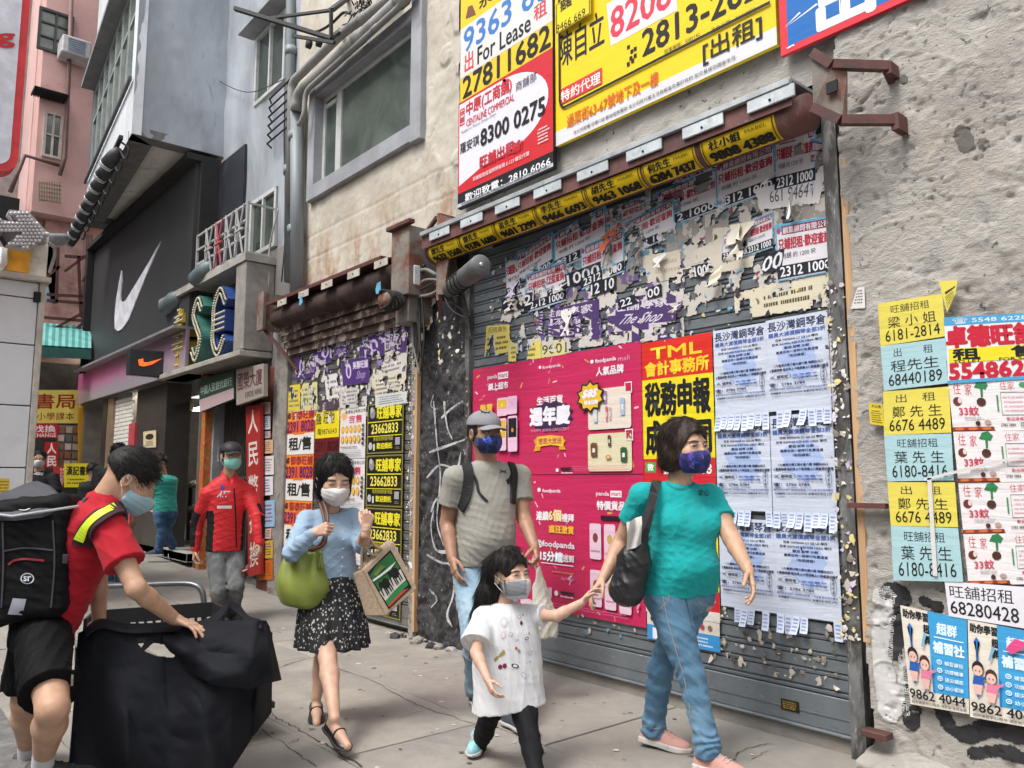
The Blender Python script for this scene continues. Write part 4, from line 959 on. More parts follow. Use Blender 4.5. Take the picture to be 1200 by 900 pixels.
tg = Sheet([onY(247,523,WY+.05),onY(256,522,WY+.05),onY(256,541,WY+.05),onY(246,542,WY+.05)]);tg.lines(.2,.4,.8,.8,3,'606068',random.Random(8));tg.build('paper_notice','small white notice tied to the folding gate','notice','B9BAC4')
# red vertical sign
rs = Sheet([onY(288,477,3.70),onY(305,473,3.70),onY(305,672,3.70),onY(291,676,3.70)],thick=.04)
for i_,ch in enumerate('人民幣找換'): rs.text(ch,.16,.03+i_*.195,.84,.17+i_*.195,'D8C8C4',.02)
rs.build('vertical_sign','tall red vertical sign with white characters beside the folding gate','sign','A02A26')
# bills on the brown post
for i_,(y0,y1,c_,w0,w1) in enumerate(((472,486,'C9B0AC',306,317),(488,504,'B9BCC8',305,317),(506,514,'B8A0A0',306,317),(516,532,'C8A888',306,320),(535,557,'D8D0D0',305,321),(559,581,'D9D6DA',305,320),(587,618,'8FB4D4',307,322),(620,632,'D0A8A0',307,318),(634,655,'C8A030',307,320),(657,680,'C06018',303,320))):
 s_ = Sheet([onY(w0,y0,WY-.058),onY(w1,y0-1,WY-.058),onY(w1,y1-1,WY-.058),onY(w0,y1,WY-.058)]);rr_ = random.Random(i_);s_.lines(.15,.12,.85,.85,5,['8A3A34','2A2A34','2A3A78'][i_ % 3],rr_)
 s_.build('post_bill',['pinkish bill topmost','pale lilac bill second from top','dusky pink bill third from top','tan bill fourth from top','white bill in the middle','white bill just below the middle one','light blue bill','salmon bill below the blue one','yellow bill near the bottom','orange bill lowest'][i_]+' on the brown post','bill',c_,'bills on the brown post')

# ------------------------------------------------------------------ pink building and street end
pb = thing('pink_building','pink plastered tenement block closing the left of the street','building',(-17,3,zg(-17)))
m_pink = M('pink wall paint',(.64,.39,.355),.8,var=.12,scale=.8,bmp=.2,bs=12,dirt=(.36,.19,.17),dscale=.8,dlo=.5,dhi=.85)
m_pink2 = M('pale pink wall paint',(.70,.46,.43),.8,var=.1,scale=.8)
py0 = 2.42
mb = MB();mb.box(-17.6,-17.0,py0,7,6.35,15);mb.build('wall',m_pink,pb)
mb = MB();mb.box(-30,-17.603,py0-.02,7,6.3,15);mb.build('side_wall',m_pink2,pb)
mb = MB();mb.box(-18.5,-17.35,py0+.3,7,3.65,6.34);mb.build('lower_wall',M('brick pink paint',(.56,.33,.29),.8,var=.15,dirt=(.25,.12,.10),dscale=1),pb)
def fwin(y0p,y1p,z0,z1,Xw,dark=True,grid=(2,2),m_f=None,hood=False):
 m_f = m_f or M('black window steel',(.05,.055,.05),.6)
 mb = MB();y0,y1 = y0p,y1p;w = .05
 for a_,b_,c0,c1 in ((y0,y0+w,z0,z1),(y1-w,y1,z0,z1),(y0+w,y1-w,z0,z0+w),(y0+w,y1-w,z1-w,z1)): mb.box(Xw+.0,Xw+.06,a_,b_,c0,c1)
 for k in range(1,grid[0]): yy = y0+(y1-y0)*k/grid[0];mb.box(Xw+.01,Xw+.05,yy-.02,yy+.02,z0+w,z1-w)
 for k in range(1,grid[1]): zz = z0+(z1-z0)*k/grid[1];mb.box(Xw+.012,Xw+.048,y0+w,y1-w,zz-.015,zz+.015)
 w_ = mb.build('window',m_f,pb);mb = MB();mb.box(Xw+.005,Xw+.011,y0+w,y1-w,z0+w,z1-w);mb.build('pane',glassmat('grey lace pane',(.22,.23,.21),.2),w_)
a,b = onX(46,8,-17),onX(46,58,-17);fwin(a.y,onX(80,20,-17).y+.1,b.z,a.z,-17,grid=(2,3))
a,b = onX(52,130,-17),onX(52,184,-17);fwin(a.y,onX(74,140,-17).y,b.z,a.z,-17,grid=(2,2),m_f=M('faded pink frame',(.50,.42,.38),.7))
a = onX(36,112,-17);b = onX(76,122,-17);mb = MB();
for k in range(16): y_ = a.y+(b.y-a.y)*k/16;mb.box(-17.0,-16.62,y_,y_+(b.y-a.y)/16*.6,a.z+.0,a.z+.05)
mb.box(-17.0,-16.6,a.y,b.y,a.z+.03,a.z+.05);mb.build('corrugated_awning',m_dark,pb)
a = onX(72,50,-16.9);ac = thing('air_conditioner','white air conditioner under the pink block top window','air conditioner',a);mb = MB();mb.box(-16.98,-16.5,a.y-.05,a.y+.45,a.z-.35,a.z,c=.02);mb.build('case',M('white aircon case',(.5,.5,.5),.5),ac)
mb = MB();
for k in range(7): mb.box(-16.5,-16.485,a.y+.05,a.y+.35,a.z-.31+k*.04,a.z-.29+k*.04)
mb.build('grille',M('aircon grille',(.2,.25,.32),.5),ac)
# pipes on pink building
for lb,pts,Xv in (('brown pipe bent along the pink block ledge',[(12,225),(29,182),(70,194)],-16.9),('slim grey pipe standing at the edge of the pink block',[(84,-10),(80,100),(76,185),(70,205)],-16.8),('rust pipe standing on the lower pink wall',[(100,275),(97,400)],-17.1),('second thin rust pipe on the lower pink wall',[(106,275),(104,395)],-17.1)):
 mb = MB();mb.tube([onX(x,y,Xv) for x,y in pts],.04,7);o = mb.build('wall_pipe',M('rusty brown pipe',(.16,.09,.08),.6),None,loc=onX(*pts[-1],Xv));tag(o,lb,'pipe')
# railings and steps of rusty balcony frames
t = thing('balcony','rusty steel balcony with a light blue panel on the pink block','balcony',onX(60,360,-16.8))
mb = MB()
for x0,y0,x1,y1 in ((55,345,108,348),(55,352,108,356),(68,290,66,355),(54,325,70,312),(52,372,100,376),(92,300,95,372),(100,300,76,318),(55,390,100,365),(72,400,105,372),(97,330,108,312),(76,300,100,302)):
 mb.beam(onX(x0,y0,-16.8),onX(x1,y1,-16.8),.05,.05)
mb.build('steel_bars',m_redox,t)
mb = MB();a,b,c,d = onX(54,288,-16.95),onX(67,290,-16.95),onX(66,356,-16.95),onX(54,354,-16.95);mb.add([a,b,c,d],[(0,1,2,3)]);mb.poly([tuple(p) for p in (a,b,c,d)],.03,(-1,0,0));mb.build('blue_panel',M('light blue panel',(.30,.42,.48),.6,dirt=(.2,.3,.34),dscale=2),t)
# mesh screen
t = thing('mesh_screen','rusty wire mesh screen under the pink block','mesh screen',onX(60,240,-16.7));mb = MB()
for k in range(9): mb.beam(onX(46+k*3,213,-16.7),onX(46+k*3,236,-16.7),.02,.02)
for k in range(5): mb.beam(onX(46,214+k*5,-16.7),onX(72,218+k*5,-16.7),.02,.02)
mb.build('wire_mesh',M('brown wire',(.25,.2,.13),.6),t)
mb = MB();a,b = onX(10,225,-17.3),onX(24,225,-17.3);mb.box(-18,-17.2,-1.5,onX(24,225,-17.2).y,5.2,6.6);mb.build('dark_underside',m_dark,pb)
# green striped awning
aw = thing('striped_awning','teal striped awning over the shops at the street end','awning',onX(75,400,-16.2))
A0,A1 = onX(46,378,-16.9),onX(107,382,-16.9);B0,B1 = onX(44,404,-16.2),onX(107,408,-16.2);n = 16
m_a1 = M('teal awning stripe',(.05,.26,.25),.8);m_a2 = M('pale teal awning stripe',(.20,.45,.42),.8)
for k in range(n):
 mb = MB();P = [A0.lerp(A1,k/n),A0.lerp(A1,(k+1)/n),B0.lerp(B1,(k+1)/n),B0.lerp(B1,k/n)];mb.poly([tuple(p) for p in P],.02,(0,0,-1));mb.build('awning_strip',(m_a1,m_a2)[k % 2],aw)
mb = MB();q0_,q1_ = onX(44,418,-16.2),onX(107,421,-16.2);mb.poly([tuple(p) for p in (B0,B1,q1_,q0_)],.02,(-1,0,0));mb.build('valance',M('dark green valance',(.03,.12,.10),.8),aw)
# street end: shop fronts facing us
XE = -18.3
se = thing('street_end_shops','row of dim shops filling the end of the street','building',(XE,3,zg(XE)))
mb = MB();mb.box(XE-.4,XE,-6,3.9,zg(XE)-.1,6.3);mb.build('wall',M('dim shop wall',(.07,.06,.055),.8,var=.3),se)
mb = MB();mb.box(XE-6,XE-.4,-14,2.4,0,14);mb.build('upper_block',M('distant beige wall',(.3,.27,.25),.8),se)
def esign(name,lb,x0,y0,x1,y1,bgc,Xv,draw,thick=.06,cat='sign'):
 s_ = Sheet([onX(x0,y0,Xv),onX(x1,y0,Xv),onX(x1,y1,Xv),onX(x0,y1,Xv)],n=Vector((1,0,0)),thick=thick);draw(s_);return s_.build(name,lb,cat,bgc)
esign('book_shop_sign','yellow book shop sign with red characters at the street end',36,457,92,496,'E8D468',-17.6,lambda s: (s.text('書局',.08,.12,.92,.56,'A02818',.02),s.text('小學課本',.12,.68,.9,.9,'8A3A20',.01)))
esign('exchange_sign','red money exchange sign with white characters',36,497,68,513,'B81828',-17.5,lambda s: (s.text('找換',.1,.08,.9,.6,'F0E0E0',.03),s.text('CHANGE',.08,.68,.92,.95,'F0E0E0',.02)))
esign('rmb_sign','narrow red sign with two stacked white characters',53,518,68,548,'B01820',-17.45,lambda s: (s.text('人',.15,.05,.85,.45,'F0E0E0',.03),s.text('民',.15,.55,.85,.95,'F0E0E0',.03)))
esign('money_sign','small red sign with white letters written downward',63,547,76,570,'B83020',-17.2,lambda s: [s.text(c,.6,.08+i*.17,.9,.22+i*.17,'F0E0E0',.02) for i,c in enumerate('MONEY')]+[s.poly([(.1,.3),(.4,.7),(.1,.9)],'F0E0E0')])
esign('bookstall_sign','yellow bookstall board with black characters',76,543,108,571,'D8C820',-16.9,lambda s: (s.text('漢記書局',.05,.12,.98,.5,'1A1A10',.03),s.lines(.05,.6,.9,.9,2,'3A3A18',random.Random(2))))
esign('shopfront_sign','bright yellow panel with a green square beside the bookshop',100,455,117,560,'C8A818',-17.3,lambda s: (s.rect(.15,.42,.95,.62,'1FA050'),s.text('漢',.5,.22,.95,.36,'1A1A10',.03),s.rect(0,.62,1,.65,'302818')),cat='sign')
esign('yellow_pillar','orange yellow pillar strip at the street end',92,455,98,548,'B88820',-17.35,lambda s: None,cat='pillar')
rk = thing('magazine_rack','rack crowded with books and papers below the yellow sign','rack',onX(80,545,-17.5));mb = MB();a,b = onX(68,498,-17.56),onX(91,548,-17.56);mb.box(-17.7,-17.56,a.y,b.y,b.z,a.z);mb.build('board',M('rack board',(.2,.16,.12),.8),rk)
for i in range(5):
 for j in range(3):
  y0_ = a.y+(b.y-a.y)*(j+.06)/3;z0_ = b.z+(a.z-b.z)*(i+.08)/5;mb = MB();mb.box(-17.56,-17.52,y0_,y0_+(b.y-a.y)*.27,z0_,z0_+(a.z-b.z)*.15);mb.build('book',ink(R.choice(['A89888','786858','C0B0A8','8A5848','586068','B8B8B8'])),rk)
for i_,(x,y) in enumerate(((110,458),(106,465))):
 p = onX(x,y,-16.9);mb = MB();mb.beam(p,p+Vector((0,.5,0)),.12,.05);o = mb.build('tube_light',emit('white tube',(.9,1,.9),14),None,loc=p);tag(o,['white tube light over the yellow shop panel','lower white tube light near the yellow shop panel'][i_],'light')

# ------------------------------------------------------------------ white street kiosk, arrow of bulbs, hanging sign
KX = -9.0
ky1 = onX(49,400,KX).y
ks = thing('street_kiosk','tall white metal street kiosk with an orange panel on top','kiosk',(KX,ky1-.9,0))
m_kw = M('white kiosk panel',(.66,.68,.71),.5,var=.06,scale=1,bmp=.05,bs=10,dirt=(.56,.58,.61),dscale=1)
zt_ = 3.26
zj = [zg(KX),onX(0,548,KX).z,onX(0,474,KX).z,onX(0,401,KX).z,onX(0,345,KX).z,zt_]
for i in range(5): mb = MB();mb.box(KX-2.2,KX,-1.2,ky1-.06,zj[i]+.006,zj[i+1]-.006,c=.006);mb.build('panel',m_kw,ks)
mb = MB();mb.box(KX-2.2,KX+.03,ky1-.055,ky1,zg(KX),zt_,c=.006);mb.build('edge_post',M('cream edge trim',(.5,.46,.4),.6,dirt=(.34,.3,.26),dscale=4),ks)
mb = MB();mb.box(KX-2.3,KX+.1,-1.3,ky1+.03,zt_,zt_+.05);mb.build('ledge',M('cream edge trim',(.5,.5,.5)),ks)
za,zb_ = zt_+.05,onX(0,262,KX).z
mb = MB();mb.box(KX-2.2,KX,-1.2,ky1,za,zb_,c=.006);mb.build('top_box',M('cream top box',(.68,.64,.57),.6,dirt=(.38,.34,.3),dscale=2),ks)
mb = MB();mb.box(KX,KX+.02,onX(8,300,KX).y,onX(35,300,KX).y,za+.03,za+(zb_-za)*.78);mb.build('orange_panel',M('orange panel',(.80,.36,.02),.5),ks)
mb = MB();p = onX(48,345,KX+.03);mb.box(KX+.0,KX+.04,p.y-.06,p.y,p.z-.08,p.z+.02);mb.build('latch',m_dark,ks)
stk = Sheet([onX(-8,560,KX+.001),onX(11,561,KX+.001),onX(11,579,KX+.001),onX(-8,580,KX+.001)],n=Vector((1,0,0)));
stk.lines(.4,.1,.95,.9,4,'8A5A20',random.Random(4));stk.build('sticker','small yellow notice stuck on the white kiosk','sticker','D8C040')
# arrow
t = thing('arrow_sign','silver arrow sign studded with bulbs above the white kiosk','sign',onX(30,255,KX+.25))
XA = KX+.3;ar = [(-30,258),(0,257),(22,261),(10,249),(11,245.5),(27,247),(35,249),(58,275),(34,292),(8,286),(24,272),(0,271.5),(-30,271)]
P = [onX(x,y,XA) for x,y in ar]
bm = bmesh.new();f_ = bm.faces.new([bm.verts.new(p) for p in P]);bmesh.ops.triangulate(bm,faces=[f_]);gg = bmesh.ops.extrude_face_region(bm,geom=bm.faces[:]);bmesh.ops.translate(bm,vec=(-.16,0,0),verts=[e for e in gg['geom'] if isinstance(e,bmesh.types.BMVert)]);bmesh.ops.recalc_face_normals(bm,faces=bm.faces);bm.verts.index_update()
mb = MB();mb.add([v.co[:] for v in bm.verts],[[v.index for v in f.verts] for f in bm.faces]);bm.free();mb.build('arrow_body',M('silver sign face',(.40,.40,.42),.5,dirt=(.25,.25,.25),dscale=5),t)
mb = MB()
def inpoly(x,y,pl):
 c = False;j = len(pl)-1
 for i in range(len(pl)):
  if ((pl[i][1] > y) != (pl[j][1] > y)) and (x < (pl[j][0]-pl[i][0])*(y-pl[i][1])/(pl[j][1]-pl[i][1])+pl[i][0]): c = not c
  j = i
 return c
for i in range(26):
 for j in range(12):
  x = -30+i*4.6+(j % 2)*2.3;y = 246+j*4
  if inpoly(x,y,ar) and inpoly(x+2,y,ar) and inpoly(x-2,y,ar): mb.ball(onX(x,y,XA+.02),.02,6)
mb.build('bulbs',M('clear grey bulb',(.6,.6,.63),.2,spec=.8),t)
mb = MB();mb.tube([onX(58,285,XA),onX(64,290,KX+.1),onX(64,300,KX+.05),onX(58,320,KX+.03)],.018,6);mb.tube([onX(40,280,XA-.1),onX(75,280,KX-1)],.06,8);mb.tube([onX(45,283,XA-.1),onX(72,285,KX-1)],.035,8);mb.build('support_arm',M('grey steel tube',(.35,.36,.37),.4,metal=.4),t)
for k in range(3):
 mb = MB();x = onX(2+k*2.2,290,KX+.02);mb.tube([x,onX(2+k*2.2,308,KX+.02),onX(-6+k*2.2,318,KX+.02)],.022,7);mb.build('neon_tube',M('white neon tube',(.7,.7,.68),.3),t)
# hanging sign with g
HX = -7.0;y1_ = onX(28,100,HX).y;hz_ = onX(10,203,HX).z
t = thing('hanging_sign','white hanging sign with rounded red border and a red letter','sign',(HX,y1_-.5,hz_))
def rrect(y0,y1,z0,z1,r,Xv,n=6):
 pts = []
 for cy,cz,a0_ in ((y1-r,z0+r,-90),(y1-r,z1-r,0),(y0+r,z1-r,90),(y0+r,z0+r,180)):
  for k in range(n+1): a = rad(a0_+90*k/n);pts.append((Xv,cy+r*math.cos(a),cz+r*math.sin(a)))
 return pts
bw = .055
mb = MB();mb.poly(rrect(y1_-1.5,y1_,hz_,hz_+2.6,.13,HX),.16,(-1,0,0));mb.build('red_border',M('red sign border',(.60,.02,.025),.4),t)
mb = MB();mb.poly(rrect(y1_-1.5+bw,y1_-bw,hz_+bw,hz_+2.6-bw,.09,HX+.006),.01,(-1,0,0));mb.build('sign_face',M('lilac white sign face',(.64,.64,.72),.4),t)
gs = Sheet([onX(-36,32,HX+.01),onX(17,36,HX+.01),onX(17,56,HX+.01),onX(-36,54,HX+.01)],n=Vector((1,0,0)));gs.text('ing',0,0,1,1,'C02828',.035)
for col_,L_ in gs.items.items():
 for V_,F_,off_ in L_: link('lettering',npmesh('lettering',gs.map(V_,off_+.003),F_),ink(col_),t)

# ------------------------------------------------------------------ unseen other side of the street, added to block low sky light
ob = thing('opposite_building','unseen plain grey tenement added across the street to block low sky light','building',(-6,-8.5,0))
mb = MB();mb.box(-34,12,-16,-8.5,0,8.6);mb.build('wall',M('opposite wall render',(.30,.29,.275),.85),ob)
for i in range(11):
 for j in range(1): mb = MB();x = -32+i*4;mb.box(x,x+2,-8.5,-8.44,4.2+j*3.1,5.9+j*3.1);mb.build('window',m_wglass,ob)
mb = MB();mb.box(-34,20,-8.5,-7.9,3.2,3.4);mb.build('ledge',m_cw,ob)
# ================================================================== BILLS, BANNERS AND SIGNS ON THE SHOP WALL
class PS(Sheet):
 """sheet on the wall plane Y, its lettering measured from the photograph"""
 def __init__(s,x0,x1,z0,z1,Y,thick=.0015,tl=None):
  q = [Vector((x0,Y,z1)),Vector((x1,Y,z1)),Vector((x1,Y,z0)),Vector((x0,Y,z0))]
  super().__init__(q,Vector((0,-1,0)),thick);s.x0,s.x1,s.z0,s.z1,s.Y = x0,x1,z0,z1,Y
 def uv(s,px,py): p = onY(px,py,s.Y);return ((p.x-s.x0)/(s.x1-s.x0),(s.z1-p.z)/(s.z1-s.z0))
 def tp(s,t,xl,yt,yb,xr,yr,col,bold=.02,italic=0,gap=None):
  u0,v0 = s.uv(xl,yt);_,v1 = s.uv(xl,yb);u1,_ = s.uv(xr,yr);s.text(t,u0,v0,u1,v1,col,bold,italic);return s
 def rp(s,xl,yt,yb,xr,yr,col): u0,v0 = s.uv(xl,yt);_,v1 = s.uv(xl,yb);u1,_ = s.uv(xr,yr);s.rect(u0,v0,u1,v1,col);return s
def PSW(x0,x1,z0,z1,Y,**k):
 g = Y/WY;return PS(x0*g,x1*g,CAMZ+(z0-CAMZ)*g,CAMZ+(z1-CAMZ)*g,Y,**k)
def rect_px(p0,p1,Y,**k):
 a = onY(*p0,Y);b = onY(*p1,Y);return PS(min(a.x,b.x),max(a.x,b.x),min(a.z,b.z),max(a.z,b.z),Y,**k)
def quad(pts,Y,thick=.0015): return Sheet([onY(x,y,Y) for x,y in pts],Vector((0,-1,0)),thick)
YEL,BLK,REDC,WHT,BLU = 'EBCB16','17171A','C8242E','DEDDE6','1668B4'
# banner C, big yellow
YB_ = WY-.075
C3 = PSW(-4.03,-2.235,3.72,5.25,YB_,thick=.03)
C3.rect(0,.93,1,1,'D9D8DA')
C3.tp('陳自立',655,42,82,708,34,BLK,.012)
u0,v0 = C3.uv(711,8);u1,v1 = C3.uv(716,54);C3.poly([C3.uv(711,5),C3.uv(790,-40),C3.uv(794,12),C3.uv(716,54)],'E4DDE0')
C3.tp('8208',716,12,47,787,4,'D63A50',.03)
C3.tp('2813-2628',753,37,67,912,-22,BLK,.03)
for i,(x,y) in enumerate(((735,54),(739,59),(743,56),(738,67),(743,64),(735,74),(740,70))): a,b = C3.uv(x,y);C3.rect(a,b,a+.014,b+.018,BLK)
u0,v0 = C3.uv(656,106);u1,_ = C3.uv(706,90);_,v1 = C3.uv(656,124);C3.rect(u0,v0,u1,v1,'D23444');C3.tp('特約代理',658,108,121,704,92,'F0E8D8',.02)
C3.tp('[出租]',824,50,78,893,22,BLK,.012)
C3.tp('通菜街63-67號地下及一樓',665,136,151,772,88,'D2601C',.015)
C3.tp('物業編號：S085192',779,59,64,821,42,BLK,.0);C3.tp('廣告日期：2/11/2020',834,34,39,886,8,BLK,.0)
C3.tp('本公司授權·可傳介紹·歡迎查詢電話·本公司將代業主洽商租金及簽訂合約·如交易成功佣金半月·',673,154,158,864,66,'3A3838',.01)
u0,v0 = C3.uv(650,98);pts = [];
vt = C3.uv(660,129)[1];ub = .022
for w_ in (0,.011):
 P = [(ub+w_,.2),(ub+w_,vt-.07-w_*.5)]+[(ub+w_+(.035-w_)*(1-math.cos(a)),vt-.07-w_*.5+(.07-w_*.7)*math.sin(a)) for a in np.linspace(0,math.pi/2,8)]+[(.985,vt-w_*1.2)]
 pts.append(P)
P0,P1 = pts
for i in range(len(P0)-1): C3.poly([P0[i],P0[i+1],P1[i+1],P1[i]],BLK)
C3.build('yellow_banner','large yellow letting banner with black telephone numbers above the wide shutter','banner',YEL)
st_ = PS(*(lambda a,b: (a.x,b.x,onY(651,41,YB_-.035).z,a.z))(onY(651,6,YB_-.035),onY(692,-12,YB_-.035)),YB_-.035)
st_.tp('9466 669',652,30,39,686,20,BLK,.01);st_.frame(.02,.02,.98,.98,.02,.02,BLK);st_.tp('招租',657,2,14,670,-2,BLK,.03);st_.build('sticker','small yellow sticker on the upper left corner of the large yellow banner','sticker','E6D010')
# banner A
A3 = PSW(-5.215,-4.06,4.46,6.0,WY-.062,thick=.004)
A3.rect(0,.0,1,.60,'E6C428');
def z2v(s,z): return (s.z1-z)/(s.z1-s.z0)
zc0,zc1 = onY(543,33,A3.Y).z,onY(543,91,A3.Y).z
A3.rect(0,z2v(A3,zc0),1,z2v(A3,zc1),'DAD8D6')
A3.tp('9363 663',544,36,63,660,-10,'3B78BE',.03);A3.tp('出',545,64,86,555,60,'D0404A',.02);A3.tp('For Lease',560,56,76,622,30,BLK,.02);A3.tp('租',626,8,26,641,4,'D0404A',.02)
A3.tp('27811682',543,92,116,645,40,BLK,.03);A3.tp('永',562,-4,12,577,-6,BLK,.02)
a_,b_ = A3.uv(546,22);A3.poly([(a_,b_),A3.uv(549,8),A3.uv(554,6),A3.uv(558,17)],'7A4A38')
A3.build('white_banner','white and yellow For Lease banner with blue digits behind the red edged board','banner','E6C428')
# board B with red corner and white oval
B3 = PSW(-5.235,-4.06,3.565,4.50,WY-.10,thick=.035)
B3.rect(0,0,1,.86,REDC)
vs = []
for a in np.linspace(-math.pi/2,math.pi/2,24): vs.append((.42+.49*math.cos(a)**.8 if math.cos(a) > 0 else .42,.40+.37*math.sin(a)))
B3.poly([(.012,.02),(.5,.025)]+[(.5+.46*math.cos(a),.36+.335*math.sin(a)) for a in np.linspace(-math.pi/2,math.pi/2,22)]+[(.3,.70),(.012,.79)],'DDDBE6')
B3.rect(0,.86,1,1,'18181C');B3.rect(.0,.955,1,.985,'C8C8CE')
B3.frame(.02,.07,.075,.23,.009,.012,REDC);B3.text('中',.03,.09,.066,.14,REDC,.03);B3.text('原',.03,.155,.066,.205,REDC,.03)
B3.tp('中原(工商舖)',547,121,139,600,90,REDC,.02);B3.tp('CENTALINE COMMERCIAL',547,141,149,603,117,REDC,.01);B3.tp('商舖部',605,97,108,629,86,'4A4A50',.0)
B3.tp('羅安琪',540,169,181,562,160,'2A2A30',.01);B3.tp('8300 0275',564,153,172,639,119,BLK,.035);B3.tp('Angel Lo Phone Shops Dept',541,154,158,582,138,'6A6A72',.0)
B3.tp('旺舖出租',563,184,198,603,170,'C02030',.03);B3.tp('舖!',601,168,181,613,163,'C02030',.03);B3.tp('商舖租售經理牌照號碼 E-123·舖位代理',555,208,213,621,176,'E8D0D4',.01);B3.lines(.86,.62,.97,.76,5,'E8D0D4',random.Random(2))
B3.tp('歡迎致電：2810 6066',546,228,238,646,180,'E6E6EA',.025);B3.text('查詢物業服務·專業代理·本廣告牌由委託人授權豎立·持牌地產代理',.05,.958,.95,.982,'303038',.01)
B3.build('agency_board','red edged white agency board above the black pier','signboard','18181C')
# blue sign D
D3 = PSW(-2.215,-1.2,3.64,4.5,WY-.09,thick=.025)
D3.rect(0,0,1,1,'D8303E');D3.rect(.045,0,1,.955,BLU)
D3.tp('出',957,-18,40,1022,-30,'E4E8F0',.05)
for a,b in (((920,33),(957,4)),((920,32),(937,14)),((921,57),(930,52)),((922,58),(926,54))):
 p = D3.uv(*a);q_ = D3.uv(*b);D3.poly([p,q_,(q_[0]+.008,q_[1]+.012)],'E4E8F0')
D3.build('blue_sign','blue sign with red border and one white character at the top right','sign','D8303E')
# yellow stickers round the roller, curved
def roller_sticker(x0,x1,nm,num,label,small):
 r_ = .0995;cy,cz = hy+.03,3.165;a0_,a1_ = rad(176),rad(262)
 s_ = Sheet([(x0,0,0),(x1,0,0),(x1,0,1),(x0,0,1)],Vector((0,0,0)))
 def warp(P,uv):
  a = a0_+(a1_-a0_)*uv[:,1];off = s_._o;return np.stack([P[:,0],cy+(r_+off)*np.cos(a),cz+(r_+off)*np.sin(a)],1)
 s_._o = 0;s_.n = Vector((0,0,0));om = s_.map
 def mp(uv,off): s_._o = off+(.0035 if off > .001 else 0);return om(uv,0)
 s_.map = mp;s_.warp = warp
 # arcs are angled so that the camera below sees them
 s_.frame(.015,.04,.985,.96,.008,.02,'3A2F08') if False else None
 s_.text(nm,.12,.10,.55,.42,'1A1808',.01);s_.text(small,.62,.16,.9,.27,'4A4010',0);s_.text(num,.10,.50,.93,.88,'151408',.02)
 for a,b in ((.02,.035),(.965,.98)): s_.rect(a,.03,b,.97,'4A3F10',1,10)
 o = s_.build('roller_sticker',label,'sticker','E2BE12','yellow agent stickers round the roller')
 o.location = (0,0,0) if False else o.location
 return o
stk_ = [(-5.25,-4.83,'鄭先生','9632 1560'),(-4.82,-4.40,'鄧先生','9370 1680'),(-4.39,-3.95,'黃先生','9601 2299'),(-3.94,-3.47,'李先生','9466 6693'),(-3.46,-3.0,'胡先生','9463 1068'),(-2.985,-2.60,'何先生','6204 7437'),(-2.56,-2.10,'杜小姐','9808 4388')]
stk_ = stk_[:7]
lb_ = ['leftmost yellow sticker on the roller by the tall bracket','second yellow sticker from the left on the roller','third yellow sticker from the left reading 9601 2299','middle yellow sticker on the roller reading 9466 6693','third yellow roller sticker counted from the right end','second yellow roller sticker counted from the right end','rightmost yellow roller sticker reading 9808 4388']
for (x0,x1,nm,num),lb in zip(stk_,lb_):
 cx = (x0+x1)/2;o = roller_sticker(x0,x1,nm,num,lb,'MABEL')

# ------------------------------------------------------------------ torn letting bills on the wide shutter
YT = WY-.012
def tear(seed,thr,sc_=9.0,edge=None):
 def k(C):
  P = C*np.array([sc_,1,sc_*.9]);P[:,1] = seed*3.7
  return fbm(P,seed,4) < thr
 return k
def edge_fray(s_,seed,thr,sc_,w=.03):
 """torn mask, more so towards the bill's edges"""
 q = np.array([tuple(p) for p in s_.q]);cx,cz = q[:,0].mean(),q[:,2].mean();hw,hh = (q[:,0].max()-q[:,0].min())/2,(q[:,2].max()-q[:,2].min())/2
 def mk(extra):
  def k(C):
   P = C*np.array([sc_,1,sc_*.9]);P[:,1] = seed*3.7;e = np.maximum(np.abs(C[:,0]-cx)/hw,np.abs(C[:,2]-cz)/hh)
   return fbm(P,seed,4)+.5*np.clip(e-.8,0,1) < thr+extra
  return k
 return mk(0),mk(.16)
def torn(pts,lb,seed,thr,draw,paper='D9D5DA',sc_=8.0,Y=None,cell=.011,cat='bill',grp='torn letting bills on the wide shutter',back=True,name='torn_bill'):
 s_ = quad(pts,Y or YT-.0012*(seed % 5));draw(s_);k1,k2 = edge_fray(s_,seed,thr,sc_)
 return s_.build(name,lb,cat,paper,grp,keep=k1,back=k2 if back else None,cell=cell,bcol='CFC8BE')
LB,RT_,NAVY,PUR = '5FA9CB','B23244','1A1E2C','4C3668'
def agency(v='n'):
 def d(s_):
  s_.rect(0,0,1,1,LB,8,8);s_.rect(.03,.14,.97,.98,'DAD6DC',8,8) if v != 'b' else None
  s_.rect(.12,.045,.95,.20,'7E2A44',6,1);s_.text('顧業顧問有限公司',.14,.065,.93,.185,'E6D5DC',.02)
  s_.ell(.065,.12,.035,.06,'B0486A',8)
  s_.text('只鋪招租·歡迎查詢',.05,.26,.95,.46,RT_,.03)
  s_.text('地舖 約 1200 呎',.1,.52,.7,.62,'5A5A66',.0)
  s_.rect(.0,.74,1,.96,NAVY,6,1);s_.text('2312 1000',.06,.765,.94,.935,'E2E2E6',.03)
 return d
def nums(t):
 def d(s_): s_.rect(0,0,1,1,NAVY,6,2);s_.text(t,.05,.12,.95,.88,'DDDDE0',.03)
 return d
def shop_p(s_): s_.rect(0,0,1,1,PUR,8,8);s_.text('旺舖專家',.1,.08,.9,.3,'D8D0E0',.02);s_.text('The Shop',.1,.38,.9,.66,'D8D0E4',.01,.3);s_.text('555',.5,.72,.9,.94,'D8D0E0',.03)
